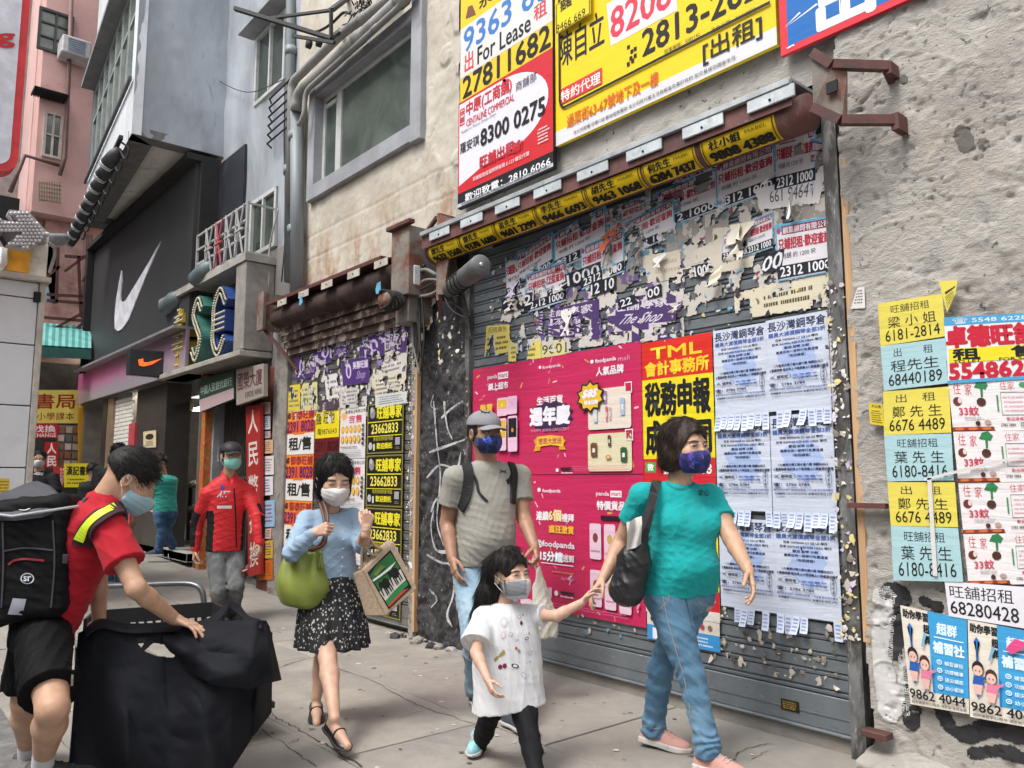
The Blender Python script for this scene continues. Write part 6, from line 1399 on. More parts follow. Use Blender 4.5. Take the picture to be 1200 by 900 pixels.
for i,pts in enumerate(([(1055,709),(1133,726),(1136,837),(1067,825)],[(1134,726),(1218,742),(1224,856),(1137,840)])):
 s_ = quad(pts,YR-.004-.001*i);s_.rect(.42,0,1,.84,'3C9AD0');s_.text('助你學習',.03,.03,.42,.12,'26262A',.04);s_.text('超',.34,.15,.43,.24,'26262A',.04);s_.text('群',.34,.26,.43,.35,'26262A',.04)
 s_.text('超群',.55,.10,.85,.22,'D8ECF8',.04);s_.rect(.5,.25,.95,.262,'D8ECF8');s_.text('補習社',.48,.30,.95,.42,'D8ECF8',.05)
 for k in range(4): s_.ell(.56,.51+k*.085,.045,.028,'D8ECF8',10);s_.text('◎',.53,.495+k*.085,.59,.525+k*.085,'3C9AD0');s_.text(['補習課程','功課輔導','拔尖補底','幼小銜接'][k],.64,.49+k*.085,.93,.535+k*.085,'D8ECF8',.02)
 s_.poly([(.13,.16),(.09,.21),(.12,.21),(.12,.78),(.15,.78),(.15,.21),(.18,.21)],'2A6CB8');s_.rect(.44,.55,.455,.84,'2A6CB8');s_.rect(.3,.6,.315,.84,'8AB8D8')
 # two plain cartoon children, hand in hand
 for hx_,hy_,body,hair in ((.14,.48,'2A5AA8','2A2028'),(.33,.54,'D87A9A','4A2A28')):
  s_.ell(hx_,hy_,.085,.075,hair,12);s_.ell(hx_,hy_+.025,.07,.055,'DDB8A8',12);s_.poly([(hx_-.06,hy_+.08),(hx_+.07,hy_+.08),(hx_+.09,hy_+.17),(hx_-.08,hy_+.17)],body);s_.poly([(hx_+.05,hy_+.09),(hx_+.17,hy_+.05),(hx_+.17,hy_+.075),(hx_+.05,hy_+.13)],body)
  s_.poly([(hx_-.07,hy_+.17),(hx_+.07,hy_+.17),(hx_+.04,hy_+.27),(hx_-.04,hy_+.27)],'DDB0A8');s_.rect(hx_-.035,hy_+.02,hx_-.02,hy_+.035,'2A2028');s_.rect(hx_+.02,hy_+.02,hx_+.035,hy_+.035,'2A2028')
 s_.poly([(.36,.22),(.30,.38),(.33,.38),(.40,.25)],'7AA8C8')
 if i: s_.poly([(.55,.22),(.68,.10),(.84,.12),(.78,.20),(.62,.27)],'D84A86')
 s_.rect(0,.84,1,.90,'DCD6CE') if False else None
 s_.text('9862 4044',.04,.83,.96,.925,'1E1E22',.03);s_.text('超群補習中心·旺角·通菜街·電話查詢',.06,.945,.98,.975,'3A3A3A',.01)
 s_.build('tutoring_poster',('left' if i == 0 else 'right')+' blue and cream tutoring poster with two cartoon children','poster','DDD5C8','tutoring posters on the cement wall',crease=.7)

for lb,a_,b_,w_ in (('clear tape strip running down over the blue and yellow slips',(1089,560),(1096,675),.018),('long clear tape strip slanting across the menu bills',(1083,562),(1215,530),.012)):
 p,q = onY(*a_,YR-.02),onY(*b_,YR-.02);mb = MB();mb.beam(p,q,w_,.001,(0,1,0));o = mb.build('tape',ink('D2CFCB'),None,loc=p);tag(o,lb,'tape')
# ------------------------------------------------------------------ narrow shutter bills
Y2 = WY-.014
def rowz(px,py): return onY(px,py,Y2).z
def r2(xl,yl_,xr,yr_,dy=0):
 """box by its left-top and right-bottom pixels on the narrow shutter"""
 a = onY(xl,yl_,Y2-dy);b = onY(xr,yr_,Y2-dy);return PS(a.x,b.x,b.z,a.z,Y2-dy)
ORG = 'E07A1C'
for i in range(3):
 zt2 = rowz(337,482)-.495*i;x0,x1 = onY(336,500,Y2).x,onY(369,500,Y2).x
 s_ = PS(x0,x1,zt2-.49,zt2,Y2-.002);s_.rect(0,.25,1,.52,'DC5A2A');s_.rect(0,.54,1,1,'E2DEDA');s_.text('卓',.03,.05,.16,.2,'5A1A30',.04);s_.text('御泰旺舖',.2,.03,.97,.22,'A0283A',.04);s_.text('2391 8028',.03,.26,.97,.50,'5A1A5A',.04);s_.rect(.3,.51,.66,.56,ORG);s_.text('租/售',.12,.62,.9,.90,'1C1C1E',.04)
 s_.build('orange_bill',['upper','middle','lower'][i]+' orange and white bill reading 2391 8028 on the narrow shutter','bill','E88A20','orange letting bills',crease=.6)
zt2 = rowz(370,482);x0,x1 = onY(370,500,Y2).x,onY(398,500,Y2).x
s_ = PS(x0,x1,zt2-.29,zt2,Y2-.003);s_.text('招租',.04,.1,.25,.5,'2A2A20',.02);s_.text('旺地',.35,.08,.8,.5,'3A3A2A',.01);s_.text('電9876543',.1,.66,.9,.88,'2A2A20',.0);s_.build('yellow_bill','yellow handwritten bill above the woman in light blue','bill','E2CE1E',crease=.5)
for i in range(3): s_ = PS(x0,x1,zt2-.29-.17*(i+1),zt2-.292-.17*i,Y2-.002);s_.text('2391 8028',.04,.2,.96,.8,'1E0A0E',.03);s_.build('maroon_bill',['top','middle','bottom'][i]+' maroon bill strip behind the head of the woman in light blue','bill','6E1420','maroon bill strips')
x0,x1 = onY(399,500,Y2).x,onY(429,500,Y2).x;zt2 = rowz(399,480)
for i in range(3):
 z1_ = zt2-.50*i;s_ = PS(x0,x1,z1_-.495,z1_,Y2-.003);s_.text('香港地產有限公司',.2,.04,.98,.11,'3A5A48',.02);s_.text('吉售',.35,.15,.85,.30,'C83A5A',.03);s_.ell(.16,.15,.12,.08,'E8A878',10)
 for k in range(10): s_.ell(.12+(k % 5)*.16,.42+(k//5)*.2,.065,.08,'D8A030',8);s_.ell(.12+(k % 5)*.16,.42+(k//5)*.2,.03,.04,'E8C868',6)
 for k in range(5): s_.text('租旺舖專線'[k],.88,.34+k*.085,.97,.40+k*.085,'20202A',.05)
 s_.lines(.04,.74,.8,.8,1,'8A6A6A',random.Random(i));s_.lines(.04,.83,.96,.97,4,'9A9AA4',random.Random(i+3));s_.build('property_bill',['upper','middle','lower'][i]+' white property bill with golden rows beside the black bills','bill','DAD6D6','white property bills')
x0,x1 = onY(431,500,Y2).x,onY(474,500,Y2).x;zt2 = rowz(431,474)
for i in range(4):
 z1_ = zt2-.482*i;s_ = PS(x0,x1,z1_-.476,z1_,Y2-.006);s_.frame(.01,.01,.99,.99,.02,.02,'8A8440');s_.frame(.035,.035,.965,.965,.012,.012,'4A4628')
 s_.ell(.16,.2,.08,.11,'8A8A88',7);s_.ell(.14,.13,.05,.06,'B0B0AC',6);s_.text('旺舖專家',.29,.08,.95,.32,'DCD02A',.04);s_.rect(.03,.365,.97,.385,'D8CC28');s_.text('23662833',.14,.42,.86,.60,'E2D660',.04);s_.rect(.03,.645,.97,.66,'D8CC28');s_.text('售租免佣旺舖·現金',.2,.665,.74,.745,'A89C30',.02)
 s_.ell(.12,.84,.06,.08,'B8B8B8',6);s_.rect(.20,.80,.25,.93,'C8C8C8');s_.text('歡迎委託',.3,.79,.72,.90,'DCD02A',.05);s_.rect(.80,.70,.92,.84,'9A9AA4');s_.lines(.8,.87,.92,.93,2,'8A8A7A',random.Random(2))
 s_.build('black_bill',['topmost','second from top','third from top','lowest'][i]+' black and yellow bill reading 23662833','bill','15150F','black and yellow shop bills',crease=.4)
def purp(s_): s_.rect(0,0,1,1,'4E3272',8,5);s_.ell(.25,.45,.10,.3,'D0C6DC',12);s_.ell(.25,.48,.05,.2,'5A2F88',10);s_.text('美聯旺舖',.42,.12,.95,.42,'D8CEE4',.03);s_.text('Shop',.5,.5,.9,.9,'B8A4CC',.0,.3)
for i,(pts,lb,th) in enumerate((([(347,418),(374,412),(374,440),(347,446)],'leftmost torn purple bill on the narrow shutter',.1),([(372,402),(413,396),(413,412),(372,430)],'second torn purple bill with white ring',.12),([(420,392),(477,377),(477,405),(422,418)],'topmost right torn purple bill with rings',.25),([(400,423),(433,417),(433,448),(402,452)],'clean purple bill in the middle of the narrow shutter',.7),([(425,395),(478,390),(476,412),(428,420)],'shredded purple bill below the topmost right one',-.05))):
 torn(pts,lb,61+i,th,purp,'C9C2D0',Y=Y2-.004-.001*i,grp='torn purple bills on the narrow shutter',sc_=14)
for i,(pts,lb,c_,th) in enumerate((([(436,418),(478,405),(476,436),(438,446)],'frayed white bill right of the clean purple one','D2CCC6',.08),([(380,440),(404,436),(410,474),(384,478)],'white bill peeling below the second purple bill','DAD8D8',.3),([(436,440),(476,434),(476,462),(436,470)],'cream shredded bill above the black bills','D2CBB0',.0),([(337,452),(352,450),(352,482),(337,484)],'yellow bill remnant above the orange bills','D8C33A',.3),([(352,450),(372,447),(372,480),(353,482)],'pale yellow shredded remnant next to it','D0C890',.05),([(372,470),(398,466),(398,480),(372,483)],'dark patterned bill remnant above the yellow handwritten bill','4A3A44',.2),([(398,455),(430,450),(430,476),(398,480)],'grey shredded remnant in the middle row','C8C2C0',.05),([(440,463),(478,458),(478,472),(440,478)],'strip of small coloured photographs above the topmost black bill','C8CCC8',.3))):
 torn(pts,lb,71+i,th,lambda s_: s_.lines(.1,.15,.9,.85,4,'6A6470',random.Random(3)),c_,Y=Y2-.003-.001*i,grp='shredded bills on the narrow shutter',sc_=13)
# ================================================================== PEOPLE: distance fields meshed into smooth bodies and clothes
V3 = lambda v: np.array((v[0],v[1],v[2]),dtype=np.float64)
def smin(a,b,k):
 h = np.clip(.5+.5*(b-a)/k,0,1);return b*(1-h)+a*h-k*h*(1-h)
def smax(a,b,k): return -smin(-a,-b,k)
def cone(a,b,ra,rb):
 a = V3(a);b = V3(b);d = b-a;L2 = d@d
 def f(P):
  q = P-a;t = np.clip((q@d)/L2,0,1);q = q-t[:,None]*d;return np.sqrt((q*q).sum(1))-(ra+(rb-ra)*t)
 f.bb = (np.minimum(a-ra,b-rb),np.maximum(a+ra,b+rb));return f
def chain(pts,rs,k=.01):
 return U(k,*[cone(pts[i],pts[i+1],rs[i],rs[i+1]) for i in range(len(pts)-1)])
def ellp(c,r,X=None,Y=None,Z=None):
 c = V3(c);r = np.array(r,float);Rm = np.stack([V3(X or (1,0,0)),V3(Y or (0,1,0)),V3(Z or (0,0,1))]) if X is not None else np.eye(3)
 def f(P):
  q = ((P-c)@Rm.T)/r;l = np.sqrt((q*q).sum(1))+1e-9;g = np.sqrt(((q/r)**2).sum(1))+1e-9;return l*(l-1)/g
 m = r.max();f.bb = (c-m,c+m);return f
def U(k,*fs):
 def g(P):
  d = fs[0](P)
  for f in fs[1:]: d = smin(d,f(P),k) if k > 0 else np.minimum(d,f(P))
  return d
 g.bb = (np.min([f.bb[0] for f in fs],0),np.max([f.bb[1] for f in fs],0));return g
def off(f,r):
 g = lambda P: f(P)-r;g.bb = (f.bb[0]-r,f.bb[1]+r);return g
def wrapd(f,h):
 g = lambda P: f(P)-h(P);g.bb = (f.bb[0]-.02,f.bb[1]+.02);return g
def cut(f,c):
 g = lambda P: np.maximum(f(P),c(P));g.bb = f.bb;return g
def plane(p,n):
 p = V3(p);n = V3(Vector(n).normalized());return lambda P: (P-p)@n
def hermite(ts,ys,n=60):
 t = np.linspace(0,1,n);ts = np.array(ts,float);ys = np.array(ys,float);m = np.gradient(ys,ts,axis=0)
 i = np.clip(np.searchsorted(ts,t,side='right')-1,0,len(ts)-2);h = ts[i+1]-ts[i];u = (t-ts[i])/h
 if ys.ndim > 1: u = u[:,None];h = h[:,None]
 return t,(2*u**3-3*u**2+1)*ys[i]+(u**3-2*u**2+u)*h*m[i]+(-2*u**3+3*u**2)*ys[i+1]+(u**3-u**2)*h*m[i+1]
def loft(A,B,S,st,e=2.2,bend=None,cap=.03):
 """elliptical sections from A to B; st rows: t, half width, front depth, back depth, forward shift; S points to the figure's right"""
 A = V3(A);B = V3(B);ax = B-A;L = np.linalg.norm(ax);ax /= L;S = V3(S);S = S-ax*(S@ax);S /= np.linalg.norm(S);F = np.cross(ax,S)
 ts = [r[0] for r in st];T_,W = hermite(ts,[r[1:5] for r in st])
 def f(P):
  q = P-A;t = (q@ax)/L;tc = np.clip(t,0,1);x = q@S;y = q@F
  a = np.interp(tc,T_,W[:,0]);bf = np.interp(tc,T_,W[:,1]);bb = np.interp(tc,T_,W[:,2]);y = y-np.interp(tc,T_,W[:,3])
  b = np.where(y > 0,bf,bb);rho = ((np.abs(x)/a)**e+(np.abs(y)/b)**e)**(1/e);d = (rho-1)*np.minimum(a,b)
  return smax(d,np.maximum(-t*L,(t-1)*L),cap)
 m = W[:,:3].max()+.03;f.bb = (np.minimum(A,B)-m,np.maximum(A,B)+m);f.frame = (A,ax,L,S,F);return f
def snet(f,h,lo=None,hi=None,newton=2):
 lo = np.array(f.bb[0] if lo is None else lo)-3*h;hi = np.array(f.bb[1] if hi is None else hi)+3*h;m = 4
 nc = np.ceil((hi-lo)/(h*m)).astype(int)+1;n = (nc-1)*m+1
 def pts(I,st): return lo+I*st
 C = np.stack(np.meshgrid(*[np.arange(k) for k in nc],indexing='ij'),-1).reshape(-1,3)
 dc = f(pts(C,h*m)).reshape(nc);band = np.abs(dc) < m*h*1.9;sg = np.where(dc < 0,-1.,1.)
 ix = [(np.arange(n[a])+m//2)//m for a in range(3)];Mk = band[np.ix_(*ix)];D = sg[np.ix_(*ix)].copy()
 I = np.argwhere(Mk)
 for s_ in range(0,len(I),400000): J = I[s_:s_+400000];D[J[:,0],J[:,1],J[:,2]] = f(pts(J,h))
 Sg = D < 0;c = np.zeros(np.array(D.shape)-1,np.int8)
 for a in (0,1):
  for b in (0,1):
   for d in (0,1): c += Sg[a:D.shape[0]-1+a,b:D.shape[1]-1+b,d:D.shape[2]-1+d]
 act = (c > 0) & (c < 8);I = np.argwhere(act);idx = np.full(act.shape,-1,np.int64);idx[act] = np.arange(len(I))
 co = [(a,b,d) for a in (0,1) for b in (0,1) for d in (0,1)];val = [D[I[:,0]+a,I[:,1]+b,I[:,2]+d] for a,b,d in co]
 acc = np.zeros((len(I),3));cnt = np.zeros(len(I))
 for i in range(8):
  for j in range(i+1,8):
   if sum(abs(co[i][k]-co[j][k]) for k in range(3)) != 1: continue
   x = (val[i] < 0) != (val[j] < 0);t = np.where(x,val[i]/np.where(x,val[i]-val[j],1),0)
   p = np.array(co[i])+t[:,None]*(np.array(co[j])-np.array(co[i]));acc += p*x[:,None];cnt += x
 V = lo+(I+acc/cnt[:,None])*h;Fq = []
 for a in range(3):
  sl0 = [slice(None)]*3;sl1 = [slice(None)]*3;sl0[a] = slice(0,-1);sl1[a] = slice(1,None)
  E_ = Sg[tuple(sl0)] != Sg[tuple(sl1)];Q = np.argwhere(E_);o = [k for k in range(3) if k != a]
  Q = Q[(Q[:,o[0]] > 0) & (Q[:,o[1]] > 0) & (Q[:,o[0]] < D.shape[o[0]]-1) & (Q[:,o[1]] < D.shape[o[1]]-1)]
  def g(d0,d1): R_ = Q.copy();R_[:,o[0]] -= d0;R_[:,o[1]] -= d1;return idx[R_[:,0],R_[:,1],R_[:,2]]
  q = np.stack([g(1,1),g(0,1),g(0,0),g(1,0)],1);ins = Sg[Q[:,0],Q[:,1],Q[:,2]]
  if a == 1: ins = ~ins
  q[~ins] = q[~ins][:,::-1];Fq.append(q)
 Fq = np.concatenate(Fq);Fq = Fq[(Fq >= 0).all(1)];e = h*.25
 G = np.stack([f(V+np.array(v)*e)-f(V-np.array(v)*e) for v in ((1,0,0),(0,1,0),(0,0,1))],1)/(2*e)
 for _ in range(newton): d = f(V);V = V-np.clip(d/np.maximum((G*G).sum(1),.15),-h*.7,h*.7)[:,None]*G
 return V,Fq
def fuse(parts):
 Vs = [];Fs = [];b = 0
 for V,F in parts: Vs.append(V);Fs.append(F+b);b += len(V)
 return np.concatenate(Vs),np.concatenate(Fs)
def skin_obj(name,VF,mats,parent,zone=None):
 V,F = VF;me = npmesh(name,V,F)
 if zone is not None and len(me.polygons) == len(F): me.polygons.foreach_set('material_index',np.asarray(zone(V[F].mean(1)),dtype=np.int32))
 return link(name,me,mats,parent,True)
def waves(seed,fx,amp,n=5,warp=1.0):
 amp *= 1.35
 """soft cloth folds: sum of warped sines, mostly along the directions fx"""
 r = random.Random(seed);K = []
 for i in range(n):
  d = Vector(fx)+Vector((r.gauss(0,.35),r.gauss(0,.35),r.gauss(0,.35)));d.normalize();K.append((V3(d)*r.uniform(35,95),r.random()*6,np.array([r.gauss(0,7) for _ in range(3)]),r.random()*6))
 def h(P):
  o = 0
  for k,p,w,q in K: s = np.sin(P@k+p+warp*1.8*np.sin(P@w+q));o = o+(1-np.abs(s))**2-.4
  return o*amp/n*2
 return h
def region(c,r):
 c = V3(c);return lambda P: np.exp(-(((P-c)**2).sum(1))/(r*r))
class Fig:
 def __init__(s,D,s_=1.0): s.D = D;s.s = s_
 def j(s,px,py,d=0): return onD(px,py,s.D+d)
 def reach(s,par,px,py,L,sg=1):
  d = ray(px,py).normalized();o = par-CAM;b = o.dot(d);disc = b*b-(o.length_squared-L*L)
  t = b if disc < 0 else b+sg*math.sqrt(disc);return CAM+d*t
def turn(deg):
 """horizontal direction: 0 faces the camera, positive turns to the picture's right"""
 a = rad(deg);return (-HD*math.cos(a)+RT*math.sin(a)).normalized()

def hand(wr,D,N,T,size,curl=(.5,.55,.6,.7),spread=.06,thumb=(.55,.35),h=.003):
 """D along the palm, N where the palm faces, T towards the thumb"""
 D = Vector(D).normalized();T = Vector(T);T = (T-D*T.dot(D)).normalized();N0 = D.cross(T);N = N0 if N0.dot(Vector(N)) > 0 else -N0;s = size
 fs = [];offs = (.027,.0095,-.009,-.026);mcp = (.088,.092,.087,.078);Ls = ((.040,.025,.020),(.044,.028,.021),(.040,.026,.020),(.031,.020,.017));rr = (.0088,.0090,.0086,.0075)
 palm = []
 for i in range(4):
  m = wr+D*mcp[i]*s+T*offs[i]*s;palm.append(cone(wr+T*offs[i]*.45*s+D*.012*s,m,.0155*s,(.0118-.0008*i)*s))
 palm.append(cone(wr-D*.03*s,wr+D*.015*s,.025*s,.0235*s));pf = U(.010*s,*palm);fingers = []
 for i in range(4):
  p = wr+D*mcp[i]*s+T*offs[i]*s;a = 0;seg = [];lat = T*(1.5-i)*spread
  for k in range(3):
   a += curl[i]*(.9,1.1,.8)[k];d = (D*math.cos(a)+N*math.sin(a)+lat*math.cos(a)).normalized();q = p+d*Ls[i][k]*s;r0 = rr[i]*s*(1-.10*k);seg.append(cone(p,q,r0,r0*.9));p = q
  fingers.append(U(.003*s,*seg))
 p = wr+D*.022*s+T*.020*s+N*.006*s;seg = [];dirs = ((D*.62+T*(.9*thumb[0]+.2)+N*thumb[1]*.8),(D*.9+T*(.5*thumb[0])+N*thumb[1]),(D+T*(.1*thumb[0])+N*thumb[1]*1.3))
 for k,L in enumerate((.044,.033,.026)): d = dirs[k].normalized();q = p+d*L*s;r0 = (.0135,.0108,.0092,.0078)[k]*s;seg.append(cone(p,q,r0,(.0108,.0092,.0078)[k]*s));p = q
 th = U(.004*s,*seg);fin = U(.0015*s,*fingers);f0 = U(.006*s,pf,th)
 f = lambda P: smin(f0(P),fin(P),.005*s);f.bb = (np.minimum(f0.bb[0],fin.bb[0]),np.maximum(f0.bb[1],fin.bb[1]));return snet(f,h)

def headframe(c,F,up=(0,0,1),s=1.0,roll=0):
 F = Vector(F).normalized();U_ = Vector(up);X = F.cross(U_).normalized();Z = X.cross(F)
 if roll: X,Z = X*math.cos(roll)+Z*math.sin(roll),Z*math.cos(roll)-X*math.sin(roll)
 Rm = np.stack([V3(X),V3(F),V3(Z)]);c = V3(c)
 to = lambda P: ((P-c)@Rm.T)/s
 fr = lambda q: Vector(tuple(c+(np.array(q,float)*s)@Rm))
 return dict(c=c,R=Rm,s=s,to=to,fr=fr)
def localf(fr,g,r=.16):
 f = lambda P: g(fr['to'](P))*fr['s'];f.bb = (fr['c']-r*fr['s'],fr['c']+r*fr['s']);return f
def loc_e(c,r): return ellp(c,r)
def mkhead(female=False,eyes=True,child=False,closed=0):
 w = .95 if female else 1.0
 cr = loc_e((0,-.014,.03),(.076*w,.096,.087));jaw = loc_e((0,.030,-.036),(.061*w,.066,.078 if not child else .068));ck = [loc_e((s*.034,.060,-.028),(.028,.03,.030)) for s in (-1,1)]
 chin = loc_e((0,.070,-.093 if not child else -.082),(.022,.020,.017));nose = chain([(0,.090,.004),(0,.103,-.022),(0,.106,-.034)],[.008,.010,.0115],.006)
 wing = [loc_e((s*.011,.098,-.037),(.009,.010,.008)) for s in (-1,1)];brow = [loc_e((s*.028,.076,.021),(.024,.012,.008)) for s in (-1,1)]
 sock = [loc_e((s*.031,.101,.001),(.019,.017,.013)) for s in (-1,1)];lid = [loc_e((s*.031,.077,0),(.0165,.0165,.0150)) for s in (-1,1)]
 hsl = .0050*(1-closed)+.0008;slit = [loc_e((s*.031,.093,-.0012-closed*.002),(.0148,.012,hsl)) for s in (-1,1)]
 lips = U(.003,loc_e((0,.091,-.063),(.021,.011,.0045)),loc_e((0,.089,-.071),(.018,.011,.0055)));ears = [loc_e((s*.078*w,-.006,-.012),(.009,.019,.031)) for s in (-1,1)];earh = [loc_e((s*.086*w,.0,-.010),(.006,.010,.019)) for s in (-1,1)]
 def g(q):
  d = smin(cr(q),jaw(q),.035)
  for f in ck: d = smin(d,f(q),.02)
  d = smin(d,chin(q),.022)
  for f in brow: d = smin(d,f(q),.012)
  for f in sock: d = smax(d,-f(q),.010)
  d = smin(d,nose(q),.010)
  for f in wing: d = smin(d,f(q),.005)
  for f in lid: d = smin(d,f(q),.004)
  if eyes:
   for f in slit: d = smax(d,-f(q),.0015)
  d = smin(d,lips(q),.004)
  for f,e in zip(ears,earh): d = smin(d,smax(f(q),-e(q),.003),.006)
  return d
 return g
def eyes_on(fr,parent,look=(0,1,0),iris=(.03,.018,.012),lash=True,closed=0,brows=True,bc=(.03,.022,.018)):
 mE = M('eye white',(.62,.60,.58),.25,bmp=0,var=.02);mI = M('dark iris',iris,.15,bmp=0,var=.1);mL = M('dark lashes',bc,.6,bmp=0)
 for s in (-1,1):
  mb = MB();c = fr['fr']((s*.031,.0768,0));mb.ball(c,.0132*fr['s'],16);e = mb.build('eye',mE,parent)
  l = Vector(look).normalized();mb = MB();ci = (s*.031+l.x*.0080,.0768+l.y*.0080,l.z*.0080);mb.ball(fr['fr'](ci),.0064*fr['s'],12);mb.build('iris',mI,e)
  if lash: mb = MB();mb.tube([fr['fr']((s*(.031+.0155*u),.0925-.006*u*u+.0005,(.0052*(1-closed*1.4)-.0005)*(1-u*u)-closed*.003)) for u in np.linspace(-1,1,9)],[.0006*fr['s']]+[.0013*fr['s']]*7+[.0006*fr['s']],5);mb.build('eyelashes',mL,parent)
  if brows: mb = MB();mb.tube([fr['fr']((s*(.033+.019*u),.0925-.013*max(0,u)**2-.004*u,.0215-.004*u*u)) for u in np.linspace(-1,1,9)],[.0008*fr['s']]+[.0030*fr['s']]*6+[.0012*fr['s'],.0006*fr['s']],6);mb.build('eyebrow',mL,parent)
def mask_on(fr,parent,mat,cloth=False,h=.0035,child=False,strap=None):
 base = loc_e((0,.040,-.048),(.067,.079,.074));rid = chain([(0,.098,-.014),(0,.111,-.038),(0,.107,-.06),(0,.09,-.10)],[.010,.014,.013,.012],.01)
 def g(q):
  d = smin(base(q),rid(q),.03)
  if cloth: d = d-.002
  else: d = d-.0015-.0014*np.abs(np.sin((q[:,2]-.01*np.abs(q[:,0]))*150))
  top = q[:,2]-(-.016-(q[:,0]*q[:,0])*(2.6 if cloth else 4.0));bot = -(q[:,2]+.108+.10*np.abs(q[:,0])-.12*np.clip(.06-q[:,1],0,.06))
  side = (.022+.1*np.abs(q[:,2]+.045))-q[:,1]
  return smax(smax(d,np.maximum(top,bot),.004),side,.004)
 f = localf(fr,g,.15);o = skin_obj('face_mask',snet(f,h*fr['s']),mat,parent)
 mb = MB()
 for s in (-1,1):
  for z0,z1 in ((-.034,.000),(-.085,-.034)): mb.tube([fr['fr'](p) for p in curve([(s*.062,.030,z0),(s*.078,.012,(z0+z1)/2),(s*.089,-.010,z1)],4)],.0016*fr['s'],5)
 mb.build('ear_loops',strap or M('white mask strap',(.6,.6,.6),.7),o);return o
def hairmat(name,c,warm=0):
 if name in MATS: return MATS[name]
 m,t,b = nodes(name);p = pos(t,1,1,.25);o = mixc(t,ramp(t,nz(t,160,p,3),.35,.7),tuple(x*.6 for x in c),tuple(x*1.7+warm for x in c));t.links.new(o,b.inputs['Base Color']);b.inputs['Roughness'].default_value = .55;b.inputs['Specular IOR Level'].default_value = .28
 bump(t,b,nz(t,210,p,3),.5,.004);MATS[name] = m;return m
def strands(VF,n,L,r,flow,seed,lift=.002,parent=None,mat=None,sel=None):
 """fine tapered locks lying on the hair's surface"""
 V,F = VF;rr = np.random.RandomState(seed);c = V[F].mean(1);nrm = np.cross(V[F[:,1]]-V[F[:,0]],V[F[:,2]]-V[F[:,0]]);nrm /= np.linalg.norm(nrm,axis=1)[:,None]+1e-9
 ok = np.arange(len(F)) if sel is None else np.where(sel(c))[0];pick = rr.choice(ok,n);Vs = [];Fs = []
 for i in pick:
  p = c[i];nm = nrm[i];d = flow(p,nm,rr);l = L*rr.uniform(.5,1.2);sd = np.cross(nm,d);sd /= np.linalg.norm(sd)+1e-9;b = len(Vs);up_ = rr.uniform(.2,1)*lift
  for k in range(4):
   t = k/3;q = p+d*l*t+nm*(up_*(.3+t*1.2))+sd*(rr.normal(0,.1)*l*t*t);w = r*(1-t)**.6*(1 if k else .7)
   Vs.append(q-sd*w);Vs.append(q+nm*w*.8);Vs.append(q+sd*w)
  for k in range(3):
   a = b+3*k;Fs += [(a,a+1,a+4,a+3),(a+1,a+2,a+5,a+4),(a+2,a,a+3,a+5)]
 return np.array(Vs),np.array(Fs)
def flowdown(amt=1.0,out=0.0,side=None):
 def f(p,nm,rr):
  g = np.array([0,0,-1.])*amt+(side if side is not None else 0)+rr.normal(0,.12,3);d = g-nm*(g@nm)*(1-out);n = np.linalg.norm(d);return d/n if n > 1e-6 else np.array([0,0,-1.])
 return f
def fringe(hv,fr,n,r,side,seed,L=.06):
 X = V3(fr['fr']((side,.1,-.45))-fr['fr']((0,0,0)));X /= np.linalg.norm(X)
 def fl(p,nm,rr): d = X+rr.normal(0,.06,3);d = d-nm*(d@nm+.25);return d/np.linalg.norm(d)
 return strands(hv,n,L,r,fl,seed,.0012,sel=lambda C: (fr['to'](C)[:,1] > .02) & (fr['to'](C)[:,2] > .062))
